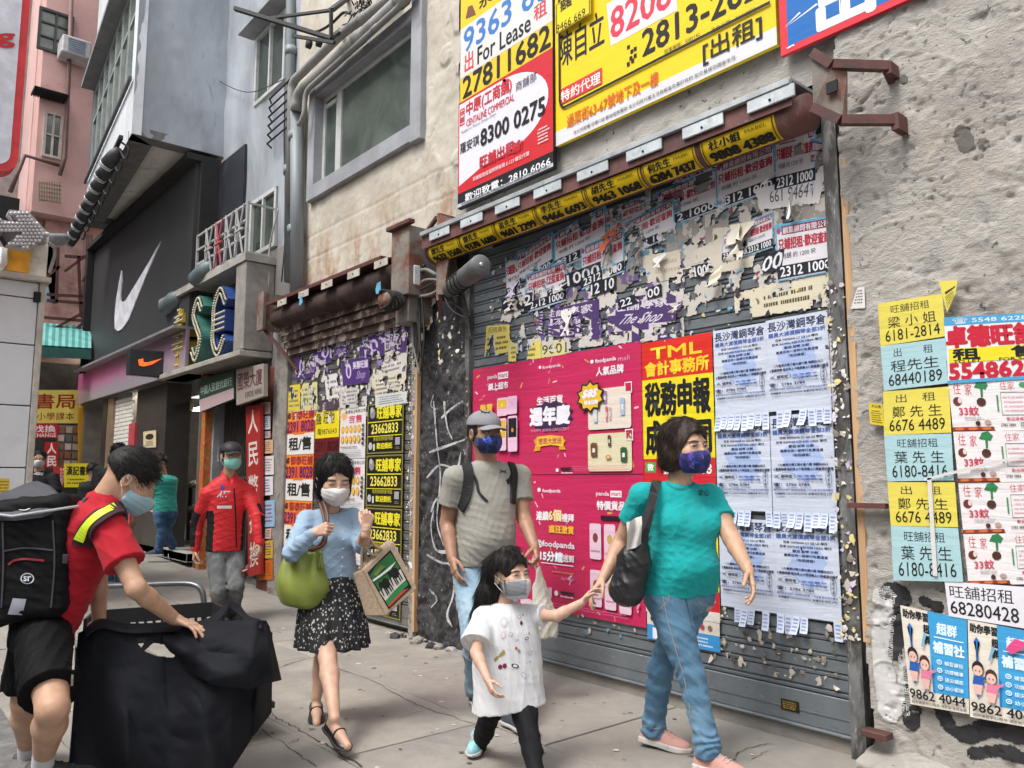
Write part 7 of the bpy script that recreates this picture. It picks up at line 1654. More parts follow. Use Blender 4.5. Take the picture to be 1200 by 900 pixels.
def shoe(an,toe,up,L,W,mats,parent,name='shoe',sole=.02,h=.0045,low=False,hi_=.085):
 """trainer: a sub-part sole; an = ankle, toe = forward direction, up = foot's up"""
 T_ = Vector(toe).normalized();Z = Vector(up).normalized();Z = (Z-T_*Z.dot(T_)).normalized();S = T_.cross(Z);o = Vector(an)-Z*hi_;A = o-T_*L*.24;B = o+T_*L*.76
 def frame(P): q = P-V3(A);return (q@V3(T_))/L,q@V3(S),q@V3(Z)
 tt_,W_ = hermite([0,.15,.4,.68,.9,1.0],[(.68*W,.075),(.82*W,.08),(.80*W,.075),(1.0*W,.052),(.75*W,.038),(.30*W,.03)])
 if low: W_[:,1] *= .62
 def g(P):
  t,x,z = frame(P);tc = np.clip(t,0,1);a = np.interp(tc,tt_,W_[:,0]);hh = np.interp(tc,tt_,W_[:,1]);zz = z-sole*.5
  rho = np.sqrt((x/a)**2+(np.clip(zz,0,9)/hh)**2);d = (rho-1)*np.minimum(a,hh);d = smax(d,-zz,.006);d = smax(d,np.maximum(-t*L,(t-1)*L),.02);return d
 g.bb = (np.minimum(V3(A),V3(B))-.09,np.maximum(V3(A),V3(B))+.10)
 ankle = cone(Vector(an)-Z*.03,Vector(an)-Z*(hi_-.05),.036,.038) if not low else None
 f = g if ankle is None else U(.012,g,ankle)
 if low:
  cutc = ellp(o+T_*L*.12+Z*.075,(L*.34,W*.78,.055),T_,S,Z);f0 = f
  f = lambda P: smax(f0(P),-cutc(P),.004)
  f.bb = g.bb
 s_ = skin_obj(name,snet(f,h),mats[0],parent)
 def gs(P):
  t,x,z = frame(P);tc = np.clip(t,0,1);a = np.interp(tc,tt_,W_[:,0])*1.05+.003;d = smax((np.abs(x)/a-1)*a,np.maximum(z-sole,-z+.02*np.clip(t-.72,0,1)),.005);return smax(d,np.maximum(-t*L-.004,(t-1)*L-.006),.012)
 gs.bb = g.bb;skin_obj('sole',snet(gs,h),mats[1],s_)
 if not low:
  mb = MB()
  for k in range(4):
   t = .40+.085*k;hh = np.interp(t,tt_,W_[:,1])+sole*.5;a = np.interp(t,tt_,W_[:,0])
   mb.tube([A+T_*L*t+S*(a*q)+Z*(sole*.5+(hh-sole*.5)*math.sqrt(max(0,1-q*q))+.002) for q in (-.55,-.3,0,.3,.55)],.0028,5)
  mb.build('laces',mats[1],s_)
 return s_
def mbvh(o):
 me = o.data;w = wloc(o);return BVHTree.FromPolygons([tuple(Vector(v.co)+w) for v in me.vertices],[p.vertices[:] for p in me.polygons])
class Decal(Sheet):
 """print that lies on a surface; corners are the photograph's pixels"""
 def __init__(s,bv,q):
  s.bv = bv;s.px = [np.array(p,float) for p in q];s.q = [Vector((p[0]/240,0,-p[1]/240)) for p in q];s.n = Vector((0,-1,0));s.items = {};s.lv = 0;s.thick = .001;s.warp = None;s.last = 4.0
 def map(s,uv,off):
  uv = np.asarray(uv,float);u = uv[:,:1];v = uv[:,1:2];q = s.px;P = q[0]*(1-u)*(1-v)+q[1]*u*(1-v)+q[2]*u*v+q[3]*(1-u)*v;out = []
  ds = [ray(x,y).normalized() for x,y in P];hs = [s.bv.ray_cast(CAM,d)[3] for d in ds]
  if all(h is None for h in hs): hs = [s.bv.find_nearest(CAM+ds[0]*4)[0].__sub__(CAM).length]*len(hs)
  ok = [h for h in hs if h is not None];md = sorted(ok)[len(ok)//2]
  for d,h in zip(ds,hs): out.append(CAM+d*((h if h is not None and abs(h-md) < .25 else md)-off-.0012))
  return np.array([tuple(p) for p in out])
 def put(s,parent,name='print'):
  Vs = [];Fs = [];mi = [];mats = [];b = 0
  for col,L in s.items.items():
   mats.append(ink(col,crease=.1) if not isinstance(col,bpy.types.Material) else col)
   for V,F,off_ in L:
    P = s.map(V,off_*.6);Vs.append(P);Fs.append(F+b);mi += [len(mats)-1]*len(F);b += len(P)
  me = npmesh(name,np.concatenate(Vs),np.concatenate(Fs))
  if len(me.polygons) == len(mi): me.polygons.foreach_set('material_index',mi)
  return link(name,me,mats,parent)
def ribbon_px(bv,pts,w,th,name,mat,parent,offs=.002,n=6):
 """strap lying on a surface along a line of photograph pixels"""
 P = [];last = None;Nn = [];Q = [(p.x,p.y) for p in curve([(a,b,0) for a,b in pts],n)];Q = [q for q in Q if bv.ray_cast(CAM,ray(*q).normalized())[0] is not None] or Q
 for x,y in Q:
  d = ray(x,y).normalized();hit = bv.ray_cast(CAM,d)
  if hit[0] is not None: last = hit[3];nm = hit[1];nm = nm if nm.dot(d) < 0 else -nm
  elif last is None: last = 4;nm = -d
  P.append(CAM+d*(last-offs));Nn.append(nm)
 return ribbon(P,Nn,w,th,name,mat,parent)
def ribbon(P,Nn,w,th,name,mat,parent):
 for _ in range(2): Nn = [(Nn[max(i-1,0)]+Nn[i]+Nn[min(i+1,len(Nn)-1)]).normalized() for i in range(len(Nn))];P = [P[0]]+[(P[i-1]+P[i]*2+P[i+1])/4 for i in range(1,len(P)-1)]+[P[-1]]
 mb = MB();V = []
 for i,p in enumerate(P):
  d = (P[min(i+1,len(P)-1)]-P[max(i-1,0)]).normalized();s = d.cross(Nn[i]).normalized();nn = s.cross(d).normalized();nn = nn if nn.dot(Nn[i]) > 0 else -nn
  ww = w[i] if isinstance(w,list) else w;V += [p-s*ww/2,p+s*ww/2,p+s*ww/2+nn*th,p-s*ww/2+nn*th]
 F = []
 for i in range(len(P)-1):
  for k in range(4): F.append((4*i+k,4*i+(k+1) % 4,4*i+4+(k+1) % 4,4*i+4+k))
 F += [(3,2,1,0),tuple(4*(len(P)-1)+k for k in range(4))];mb.add(V,F);return mb.build(name,mat,parent)
def skinm(name,c,red=.0):
 if name in MATS: return MATS[name]
 m,t,b = nodes(name);p = pos(t);o = mixc(t,ramp(t,nz(t,26,p,5),.35,.7),tuple(x*.90 for x in c),tuple(min(1,x*1.07) for x in c));o = mixc(t,ramp(t,nz(t,8,p,3),.5,.8,0,.35),o,(c[0],c[1]*.78,c[2]*.72))
 t.links.new(o,b.inputs['Base Color']);b.inputs['Roughness'].default_value = .48;b.inputs['Specular IOR Level'].default_value = .4
 b.inputs['Subsurface Weight'].default_value = .12;b.inputs['Subsurface Radius'].default_value = (.012,.005,.003);b.inputs['Subsurface Scale'].default_value = 1
 bump(t,b,nz(t,260,p,3),.12,.002);MATS[name] = m;return m
def cloth(name,c,rough=.85,weave=900,var=.08,bmp=.2,fade=None,fs=7):
 if name in MATS: return MATS[name]
 m,t,b = nodes(name);p = pos(t);o = mixc(t,ramp(t,nz(t,5,p,5),.3,.75),tuple(x*(1-var) for x in c),tuple(min(1,x*(1+var)) for x in c))
 o = mixc(t,ramp(t,nz(t,380,p,2),.4,.7,0,.35),o,tuple(x*.75 for x in c))
 if fade is not None: o = mixc(t,ramp(t,nz(t,fs,pos(t,1,1,.7),6,.6,.3),.42,.68),o,fade)
 t.links.new(o,b.inputs['Base Color']);b.inputs['Roughness'].default_value = rough;b.inputs['Specular IOR Level'].default_value = .25 if sum(c[:3]) > .05 else .12;b.inputs['Sheen Weight'].default_value = .05 if sum(c[:3]) > .2 else 0
 h = math_(t,'ADD',nz(t,30,p,4,.5,.8),math_(t,'MULTIPLY',nz(t,weave,p,2),.3));bump(t,b,h,bmp,.006);MATS[name] = m;return m
m_denim = cloth('faded blue denim',(.085,.18,.28),fade=(.14,.26,.37),bmp=.3);m_denim2 = cloth('light blue denim',(.24,.35,.45),fade=(.32,.43,.52),bmp=.3)
m_gdenim = cloth('worn grey denim',(.085,.09,.095),fade=(.15,.155,.15),fs=11);m_ddenim = cloth('mid blue denim',(.04,.09,.17),fade=(.09,.17,.28))
sk_w = skinm('fair skin',(.56,.35,.25));sk_m = skinm('tanned skin',(.45,.26,.175));sk_c = skinm('warm skin',(.50,.30,.20));sk_d = skinm('brown skin',(.36,.20,.13));sk_g = skinm('child skin',(.56,.35,.26))
h_blk = hairmat('black hair',(.012,.010,.010));h_brn = hairmat('dark brown hair',(.030,.019,.014),.004)
m_sole = M('white rubber sole',(.52,.50,.48),.6,dirt=(.3,.28,.26),dscale=14);m_dsole = M('dark rubber sole',(.03,.03,.03),.6)

def legs_sdf(hip,kn,an,r,infl=0.0,fold=None,k=.03):
 out = []
 for s in (0,1):
  a,b,c = hip[s],kn[s],an[s];m1 = a.lerp(b,.45);m2 = b.lerp(c,.30)
  out.append(chain([a,m1,b,m2,c],[r[0]+infl,r[1]+infl,r[2]+infl,r[3]+infl,r[4]+infl],.02))
 return out
def arm_sdf(sh,el,wr,r,infl=0.0):
 return chain([sh,sh.lerp(el,.5),el,el.lerp(wr,.28),wr],[r[0]+infl,r[1]+infl,r[2]+infl,r[3]+infl,r[4]+infl],.015)
def cuffed(f,kn,an,d=.03):
 def g(P):
  r_ = f(P)
  for k,a in zip(kn,an):
   n_ = np.array([0,0,-1.]);q = P-V3(a);z = q@n_;near = ((q-np.outer(z,n_))**2).sum(1) < .0225;r_ = np.where(near & (z > -.15),smax(r_,z-d,.006),r_)
  return r_
 g.bb = f.bb;return g
def kneefold(kn,an,hip,amp=.006,seed=0,bunch=.007):
 amp *= .55;bunch *= .62
 """creases behind the knee and a bunched ankle"""
 fs = []
 for s in (0,1):
  ax = V3((an[s]-kn[s]).normalized());K = V3(kn[s]);A_ = V3(an[s])
  def f(P,ax=ax,K=K,A_=A_,s=s):
   z = (P-K)@ax;w = vn(P*11+s*7,seed+3)*3.2;e = np.exp(-(z/.13)**2)*np.sin(z*75+w*2.4)*amp*(.4+.9*np.abs(vn(P*7,seed)))
   za = (P-A_)@ax;e2 = np.exp(-((za+.03)/.075)**2)*np.sin(za*105+w*3.0)*bunch;near = np.exp(-((((P-K)-np.outer(z,ax))**2).sum(1))/.03)
   return (e+e2)*near
  fs.append(f)
 g = waves(seed+20,(.5,.5,1),.0042,5)
 return lambda P: fs[0](P)+fs[1](P)+g(P)

# ------------------------------------------------------------------ 1 woman in teal
def hems(an,r): return [cone(a+UP*.01,a-UP*.08,r,r*1.03) for a in an]
def traps(nk,sh,g=0.0,r0=.046,r1=.050,dn=.045):
 return [cone(nk-UP*dn,s_,r0+g,r1+g) for s_ in sh]
def open_hem(f,plane_pt,nrm,depth=.03,th=.010):
 pl = plane(plane_pt,nrm);g = lambda P: smax(f(P),pl(P),.005);g.bb = f.bb;return g
f1 = Fig(3.95)
pel = f1.j(797,700);nk = f1.j(796,568,.01);root = thing('person','woman in a teal t-shirt and blue jeans holding a child by the hand','person',onZ(800,888))
S1 = turn(25).cross(UP)   # figure's right
shs = [f1.j(754,582,-.06),f1.j(832,583,.08)]
elR = f1.reach(shs[0],729,634,.27,1);wrR = f1.reach(elR,707,678,.225,-1);elL = f1.reach(shs[1],858,632,.265,-1);wrL = f1.reach(elL,877,669,.22,-1)
hip = [f1.j(779,700,-.05),f1.j(813,698,.06)]
knR = f1.j(810,790,-.13);anR = f1.j(829,874,-.17);knL = f1.j(774,784,.07);anL = f1.j(766,850,.16)
kn = [knR,knL];an = [anR,anL]
ST1 = [(0,.165,.10,.13,0),(.14,.182,.115,.135,0),(.36,.160,.165,.10,.01),(.52,.152,.145,.10,.005),(.68,.158,.150,.10,0),(.84,.158,.10,.10,-.01),(.94,.10,.07,.07,-.01),(1,.055,.05,.05,-.01)]
def grow(st,a): return [(r[0],r[1]+a,r[2]+a,r[3]+a,r[4]) for r in st]
bot = pel-UP*.07;hd = f1.j(803,524,-.03)
fr = headframe(hd,turn(31)+UP*.0,s=1.17)
neck = chain([fr['fr']((0,-.020,-.055)),nk+UP*.0],[.055,.062],.01);ar = [.052,.050,.042,.040,.026]
trs = U(.04,loft(bot,nk,S1,ST1),*traps(nk,shs));AR = arm_sdf(shs[0],elR,wrR,ar);AL = arm_sdf(shs[1],elL,wrL,ar)
LG = legs_sdf(hip,kn,an,[.088,.080,.055,.055,.036])
body = U(.025,trs,AR,AL,*LG)
hg = mkhead(True);hf = localf(fr,hg,.15);hn = U(.02,hf,neck)
chR = Vector((0,0,0))
hR = hand(wrR,(wrR-elR).normalized()+Vector(RT)*-.35-UP*.1,-HD*.2+RT*.9,-HD*.8+UP*.2,.95,(.35,.4,.45,.5),.03,(.5,.5));hL = hand(wrL,(wrL-elL).normalized()*1.0-UP*.5,HD*.2-RT*.6-UP*.3,-HD*.7+UP*.3-RT*.2,.95,(.25,.32,.42,.5),.05,(.6,.4))
b1 = skin_obj('body',fuse([snet(body,.010),snet(hn,.0045),hR,hL]),sk_c,root)
eyes_on(fr,b1,(.25,1,0));mm = cloth('galaxy mask fabric',(.015,.025,.10),.6,fade=(.10,.06,.30),fs=22);mm2 = mask_on(fr,root,mm,True,strap=m_dsole)
d_ = Decal(mbvh(mm2),[(805,526),(827,524),(826,551),(806,552)])
rr_ = random.Random(5)
for k in range(14): x,y = rr_.random()*.8+.1,rr_.random()*.7+.15;a = rr_.random()*3;l = .08+.12*rr_.random();d_.lv = 0;d_.poly([(x-l*math.cos(a),y-l*math.sin(a)),(x+.03,y-.03),(x+l*math.cos(a),y+l*math.sin(a)),(x-.03,y+.03)],rr_.choice(['2A4AC0','5A3AB0','3A6AD8','8A50B8','2A60B0']))
d_.put(mm2)
m_teal = cloth('teal jersey',(.008,.33,.33),var=.05)
shirt = U(.045,loft(bot,nk,S1,grow(ST1,.017)),*traps(nk,shs,.015));bust = [ellp(f1.j(x,612,d)+turn(25)*.085,(.072,.070,.068),) for x,d in ((775,-.02),(817,.05))]
slR = chain([shs[0],shs[0].lerp(elR,.64)],[.066,.073]);slL = chain([shs[1],shs[1].lerp(elL,.62)],[.066,.069])
base_ = U(.035,shirt,*bust);base2 = U(.03,base_,open_hem(slR,shs[0].lerp(elR,.55),elR-shs[0]),open_hem(slL,shs[1].lerp(elL,.55),elL-shs[1]))
ncut = ellp(nk+UP*.040+turn(25)*.030,(.078,.078,.045))
hem = open_hem(base2,pel+UP*.012,-UP+RT*.03)
wv = waves(3,(.5,.3,.9),.0042,6);wv2 = waves(9,(1,.4,-.7),.0035,4);rb = region(pel+UP*.16,.16)
fs_ = lambda P: smax(hem(P)-wv(P)*(.35+.9*rb(P))-wv2(P)*.6,-ncut(P),.006);fs_.bb = hem.bb
so1 = skin_obj('t_shirt',snet(fs_,.0062),m_teal,root);bv1 = mbvh(so1)
d_ = Decal(bv1,[(818,572),(833,574),(831,582),(817,580)]);d_.text('全心',.05,.05,.95,.95,'0A3A40',.03);d_.put(so1)
jl = legs_sdf(hip,kn,an,[.096,.088,.064,.060,.056],.0);jp = loft(bot-UP*.02,pel+UP*.10,S1,[(0,.12,.08,.10,0),(.3,.170,.115,.138,0),(.7,.180,.125,.140,0),(1,.172,.13,.12,0)])
je = cuffed(U(.03,jp,*jl,*hems(an,.057)),kn,an,.05);kf = kneefold(kn,an,hip,.007,5,.008);je2 = wrapd(je,kf)
for s in (0,1): je2 = cut(je2,plane(an[s]+(an[s]-kn[s]).normalized()*.055,(an[s]-kn[s]))) if False else je2
skin_obj('jeans',snet(je2,.0065),m_denim,root)
bvj = mbvh([o for o in root.children if o.name.startswith('jeans')][-1]);m_thr = M('seam thread',(.30,.27,.22),.8);m_dk2 = M('dark denim seam',(.05,.09,.15),.9)
for pts,w_,m_ in (([(776,694),(783,730),(793,765),(803,800),(811,850),(815,885)],.0035,m_thr),([(782,690),(784,702),(775,712),(770,716)],.004,m_thr),([(812,692),(822,708),(833,710)],.004,m_thr),([(800,690),(806,712),(810,735)],.006,m_dk2),([(752,850),(768,854),(782,850)],.005,m_thr)):
 ribbon_px(bvj,pts,w_,.0012,'seam',m_,root,.0008)
m_hm = cloth('teal rib',(.006,.24,.245));ribbon_px(bv1,[(781,566),(788,571),(797,573),(807,571),(813,567)],.010,.0016,'neck_rib',m_hm,so1,.001)
for pts in ([(731,603),(741,609),(752,611)],[(838,608),(847,607),(857,602)],[(757,668),(775,676),(800,680),(822,678),(835,671)]): ribbon_px(bv1,pts,.0025,.001,'hem_stitch',m_hm,so1,.0008)
m_pk = M('dusty pink trainer mesh',(.50,.27,.23),.75,bmp=.3,bs=300,var=.1)
gR = onZ(834,905);gL = onZ(772,873)
fR = Vector((anR.x,anR.y,.088));shoe(fR,turn(48),UP,.26,.048,(m_pk,m_sole),root,sole=.026)
fL = Vector((anL.x,anL.y,max(.10,anL.z-.03)));shoe(fL,turn(62)-UP*.12,UP+turn(62)*.12,.255,.048,(m_pk,m_sole),root,sole=.028)
# hair: swept bob
def bob(q):
 d = ellp((0,-.018,.026),(.092,.112,.104))(q);side = ellp((0,-.028,-.045),(.096,.090,.088))(q);d = smin(d,side,.03)
 n_ = .0035*np.sin(q[:,0]*120+q[:,2]*45)*np.cos(q[:,1]*90+q[:,2]*30);d = d-n_
 face = ellp((.006,.108,-.032),(.072,.086,.094))(q);d = smax(d,-face,.012);nkc = ellp((0,.03,-.13),(.06,.09,.06))(q);return smax(smax(d,-nkc,.01),-(q[:,2]+.105),.012)
hv = snet(localf(fr,bob,.17),.005);st = strands(hv,2600,.07,.0012,flowdown(1,.0,V3(-turn(52))*.25),3,.002,sel=lambda C: (fr['to'](C)[:,1] < .035) & (fr['to'](C)[:,2] > -.07));skin_obj('hair',fuse([hv,st,fringe(hv,fr,900,.0014,-1,5)]),h_brn,root)
# shoulder bag
bg1 = thing('shoulder_bag','black leather shoulder bag on the arm of the woman in teal','bag',f1.j(733,712,-.10));m_leath = M('black soft leather',(.012,.012,.013),.38,var=.3,bmp=.25,bs=26,dist=.01,spec=.5)
bc = f1.j(738,668,-.135);bl = chain([f1.j(752,632,-.14),f1.j(744,655,-.14),f1.j(735,690,-.14)],[.035,.075,.088],.03);bw2 = waves(31,(.6,.2,.6),.006,5)
bot_ = f1.j(733,714,-.14);f_ = lambda P: smax(bl(P)-bw2(P),-(P-V3(bot_))@V3((UP-RT*.12).normalized()),.02);f_.bb = bl.bb
sq = snet(f_,.0075);skin_obj('bag_body',sq,m_leath,bg1)
ribbon([f1.j(751,640,-.17),f1.j(757,620,-.19),f1.j(763,596,-.18),f1.j(767,572,-.15),f1.j(769,562,-.10),f1.j(770,561,-.03),f1.j(770,566,.05)],[-HD]*4+[(UP-HD).normalized(),UP,(UP+HD).normalized()],.042,.004,'strap',m_leath,bg1)
ribbon([f1.j(742,642,-.20),f1.j(750,622,-.21),f1.j(760,598,-.185),f1.j(766,580,-.15)],[-HD]*4,.03,.004,'strap',m_leath,bg1)
tis = f1.j(743,625,-.215)
me = grid_mesh('bag_scarf',lambda u,v: np.stack([tis.x+(u-.5)*.07*RT.x-HD.x*.02*np.sin(u*7+v*4),tis.y+(u-.5)*.07*RT.y-HD.y*.02*np.sin(u*7+v*4),tis.z+.05-v*.13+.03*u],1),10,12);link('bag_scarf',me,M('white cotton lining',(.55,.53,.5),.8),bg1,True)

# ------------------------------------------------------------------ 2 girl
f2 = Fig(3.80);root = thing('person','small girl in a white printed t-shirt and black leggings','person',onZ(588,895))
S2 = turn(18).cross(UP);pel = f2.j(594,798);nk = f2.j(591,708,.01);shs = [f2.j(567,722,-.02),f2.j(617,720,.03)]
elR = f2.reach(shs[0],558,765,.20,-1);wrR = f2.reach(elR,572,797,.153,-1);elL = f2.reach(shs[1],652,722,.165,-1);wrL = f2.reach(elL,682,706,.14,1)
hip = [f2.j(580,815,0),f2.j(611,815,.02)];knR = f2.reach(hip[0],570,850,.20,1);anR = f2.reach(knR,560,880,.20,1);knL = f2.reach(hip[1],621,866,.22,-1);anL = f2.reach(knL,630,915,.21,-1);kn = [knR,knL];an = [anR,anL]
hd = f2.j(598,673,-.01);fr = headframe(hd,turn(38)+UP*.04,s=.97)
STg = [(0,.10,.075,.085,0),(.3,.105,.085,.085,0),(.6,.11,.085,.075,0),(.85,.10,.065,.065,0),(1,.04,.04,.04,0)]
body = U(.018,loft(pel-UP*.04,nk,S2,STg),*traps(nk,shs,0,.026,.026,.025),arm_sdf(shs[0],elR,wrR,[.033,.029,.025,.024,.0175]),arm_sdf(shs[1],elL,wrL,[.033,.029,.025,.024,.0175]),*legs_sdf(hip,kn,an,[.052,.048,.035,.036,.024]))
hn = U(.015,localf(fr,mkhead(True,child=True),.15),chain([fr['fr']((0,-.015,-.06)),nk],[.034,.040],.01))
hR = hand(wrR,(wrR-elR).normalized()-UP*.25,-HD*.1+RT*.7,-HD*.7+RT*.3,.62,(.5,.55,.6,.65),.04,(.5,.5),.0025);hL = hand(wrL,(wrL-elL).normalized()*.8+UP*.35,HD*.3-UP*.6,-HD*.4+UP*.5,.62,(.35,.4,.4,.45),.03,(.6,.5),.0025)
b2 = skin_obj('body',fuse([snet(body,.0075),snet(hn,.004),hR,hL]),sk_g,root);eyes_on(fr,b2,(.2,1,.1),brows=True)
mk = mask_on(fr,root,cloth('striped mask fabric',(.50,.50,.52)),True);d_ = Decal(mbvh(mk),[(584,674),(618,672),(617,698),(588,700)])
for k in range(17): d_.lv = 0;d_.rect(0,k/17,1,k/17+.022,'5A5E6A',14,1)
d_.put(mk)
m_wt = cloth('white cotton jersey',(.66,.665,.68),var=.03)
STs = [(0,.180,.120,.115,0),(.2,.170,.115,.11,0),(.5,.165,.110,.10,0),(.8,.150,.100,.09,0),(.93,.10,.082,.07,0),(1,.060,.055,.05,0)]
sh_ = U(.03,loft(f2.j(598,838),nk+UP*.0,S2,STs,cap=.012),*traps(nk,shs,.012,.026,.030,.022));slR = chain([shs[0],shs[0].lerp(elR,.85)-RT*.012],[.048,.075]);slL = chain([shs[1],shs[1].lerp(elL,.62)],[.044,.054])
b_ = U(.022,sh_,open_hem(slR,shs[0].lerp(elR,.78),elR-shs[0],.02,.008),open_hem(slL,shs[1].lerp(elL,.60),elL-shs[1],.02,.008));hm = open_hem(b_,f2.j(598,829),-UP+RT*.12,.03,.010)
wv = waves(13,(.8,.5,.3),.0026,4,1.2);wv2 = waves(14,(.3,.3,1),.0012,4);ncut = ellp(nk+UP*.036+turn(18)*.010,(.044,.044,.022));fs_ = lambda P: smax(hm(P)-wv(P)-wv2(P),-ncut(P),.005);fs_.bb = hm.bb
so2 = skin_obj('t_shirt',snet(fs_,.0055),m_wt,root)
d_ = Decal(mbvh(so2),[(575,720),(625,715),(632,800),(578,805)]);rr_ = random.Random(9)
d_.poly([(.03,.62),(.06,.66),(.30,.55),(.27,.50)],'9A8A4A');d_.ell(.17,.735,.05,.035,'7A1A4A',10);d_.ell(.27,.725,.05,.035,'7A1A4A',10)
for (x,y,w_,h_,c_) in ((.55,.50,.04,.03,'C04A38'),(.61,.54,.045,.03,'8A8A8A'),(.5,.74,.09,.05,'2A2A38'),(.80,.38,.05,.035,'3A3A5A'),(.70,.16,.03,.05,'5A1A2A'),(.86,.31,.04,.02,'A8A48A'),(.84,.70,.02,.015,'C05A78'),(.66,.07,.05,.05,'B0B0BC'),(.30,.12,.12,.09,'C8C4CE'),(.27,.30,.09,.06,'CDBEC8'),(.44,.30,.05,.05,'B4B8C4'),(.68,.88,.09,.05,'B8BCCC'),(.85,.58,.06,.04,'B8B8C8'),(.12,.48,.05,.02,'B8A8B0'),(.58,.36,.05,.04,'BCC4CC'),(.75,.05,.02,.015,'A85A78')):
 a = rr_.random()*3;d_.lv = 1
 P_ = [(x+w_*math.cos(t)*math.cos(a)-h_*math.sin(t)*math.sin(a),y+.6*(w_*math.cos(t)*math.sin(a)+h_*math.sin(t)*math.cos(a))) for t in np.linspace(0,6.28,11)[:-1]];d_.poly(P_,c_)
 if w_ > .045: d_.poly([((p[0]-x)*.6+x,(p[1]-y)*.6+y) for p in P_],'D8D8DC')
for k in range(34): x,y = rr_.uniform(.25,.95),rr_.uniform(.03,.97);d_.lv = 2;d_.ell(x,y,.008,.006,rr_.choice(['8A90A8','B06A80','8AA890','6A6A78']),5)
d_.put(so2)
lg = U(.02,loft(pel-UP*.09,pel+UP*.05,S2,[(0,.07,.06,.07,0),(.5,.10,.08,.09,0),(1,.10,.08,.085,0)]),*legs_sdf(hip,kn,an,[.060,.058,.045,.045,.033]));skin_obj('leggings',snet(wrapd(lg,kneefold(kn,an,hip,.002,8,.002)),.006),cloth('black leggings',(.012,.012,.014),.7),root)
m_bs = M('mint trainer',(.22,.50,.55),.6,var=.3,scale=24,dirt=(.55,.35,.45),dscale=14,dlo=.5,dhi=.6)
shoe(Vector((anR.x,anR.y,max(.10,anR.z-.02))),turn(-15)-UP*.15,UP,.165,.034,(m_bs,m_sole),root,hi_=.075);shoe(Vector((anL.x,anL.y,.075)),turn(25),UP,.165,.034,(m_bs,m_sole),root,hi_=.075)
def ghair(q):
 d = ellp((0,-.018,.028),(.088,.108,.098))(q);back = chain([(.02,-.085,.02),(.05,-.105,-.10),(.085,-.13,-.20),(.12,-.14,-.35)],[.066,.060,.044,.018],.03)(q)
 bun = chain([(-.03,.0,.115),(.03,.0,.112)],[.022,.022],.01)(q);d = smin(smin(d,back,.04),bun,.02);d = d-.003*np.sin(q[:,0]*130+q[:,2]*20)*np.cos(q[:,1]*100)
 face = ellp((.0,.110,-.035),(.060,.085,.098))(q);d = smax(d,-face,.01);ear = ellp((.075,.01,-.02),(.03,.03,.045))(q);return smax(d,-smin(ear,ellp((-.082,.015,-.015),(.022,.028,.040))(q),.01),.008)
gf = localf(fr,ghair,.44);hv = snet(gf,.0055);st = strands(hv,2600,.09,.0011,flowdown(1,.03),4,.003,sel=lambda C: (fr['to'](C)[:,1] < .02) | (fr['to'](C)[:,2] > .09));skin_obj('hair',fuse([hv,st,fringe(hv,fr,900,.0012,.6,6,.05)]),h_blk,root)

# ------------------------------------------------------------------ 3 man in grey
f3 = Fig(4.95);root = thing('person','man in a grey t-shirt and pale cap carrying a thin plastic bag','person',onZ(572,822))
S3 = turn(28).cross(UP);pel = f3.j(566,668);nk = f3.j(571,543,.02);shs = [f3.j(533,560,-.08),f3.j(609,558,.10)]
elR = f3.reach(shs[0],524,613,.29,1);wrR = f3.reach(elR,530,654,.24,-1);elL = f3.reach(shs[1],614,607,.27,-1);wrL = f3.reach(elL,626,640,.24,-1)
hip = [f3.j(550,676,-.05),f3.j(584,676,.06)];knR = f3.reach(hip[0],556,745,.42,-1);anR = f3.reach(knR,559,806,.40,1);knL = f3.reach(hip[1],596,745,.42,-1);anL = f3.reach(knL,600,812,.40,-1);kn = [knR,knL];an = [anR,anL]
STm = [(0,.155,.10,.11,0),(.15,.165,.13,.115,0),(.36,.165,.18,.105,.005),(.55,.168,.155,.11,0),(.72,.178,.125,.115,0),(.86,.175,.10,.105,-.01),(.95,.12,.08,.08,-.01),(1,.065,.06,.06,-.01)]
hd = f3.j(568,507,-.02);fr = headframe(hd,turn(34)-UP*.04,s=1.17);ar = [.056,.052,.044,.044,.030]
body = U(.025,loft(pel-UP*.07,nk,S3,STm),*traps(nk,shs,0,.05,.052),arm_sdf(shs[0],elR,wrR,ar),arm_sdf(shs[1],elL,wrL,ar),*legs_sdf(hip,kn,an,[.085,.075,.055,.055,.04]))
hn = U(.02,localf(fr,mkhead(),.15),chain([fr['fr']((0,-.02,-.05)),nk],[.060,.068],.01))
hR = hand(wrR,(wrR-elR).normalized(),S3*-.6+HD*.2,-HD*.7+RT*.3,1.05,(.35,.4,.5,.6),.02,(.3,.3));hL = hand(wrL,(wrL-elL).normalized()-UP*.4,-RT*.7-HD*.1,-HD*.7,1.05,(1.0,1.1,1.1,1.1),.0,(.2,.9))
b3 = skin_obj('body',fuse([snet(body,.011),snet(hn,.005),hR,hL]),sk_d,root);eyes_on(fr,b3,(.1,1,0))
mk = mask_on(fr,root,cloth('navy mask fabric',(.015,.022,.07),.6,fade=(.05,.10,.36),fs=20),True,.0045,strap=m_dsole)
d_ = Decal(mbvh(mk),[(563,508),(580,506),(580,522),(565,524)]);[d_.poly([(x,.3+.3*y),(x+.2,.2+.3*y),(x+.3,.45+.3*y),(x+.05,.5+.3*y)],c) for x,y,c in ((.1,.2,'3A70D8'),(.4,.0,'5A90E8'),(.5,.7,'3A60D0'),(.2,.9,'4A3AC0'))];d_.put(mk)
m_gt = cloth('grey marl jersey',(.31,.30,.265),var=.06)
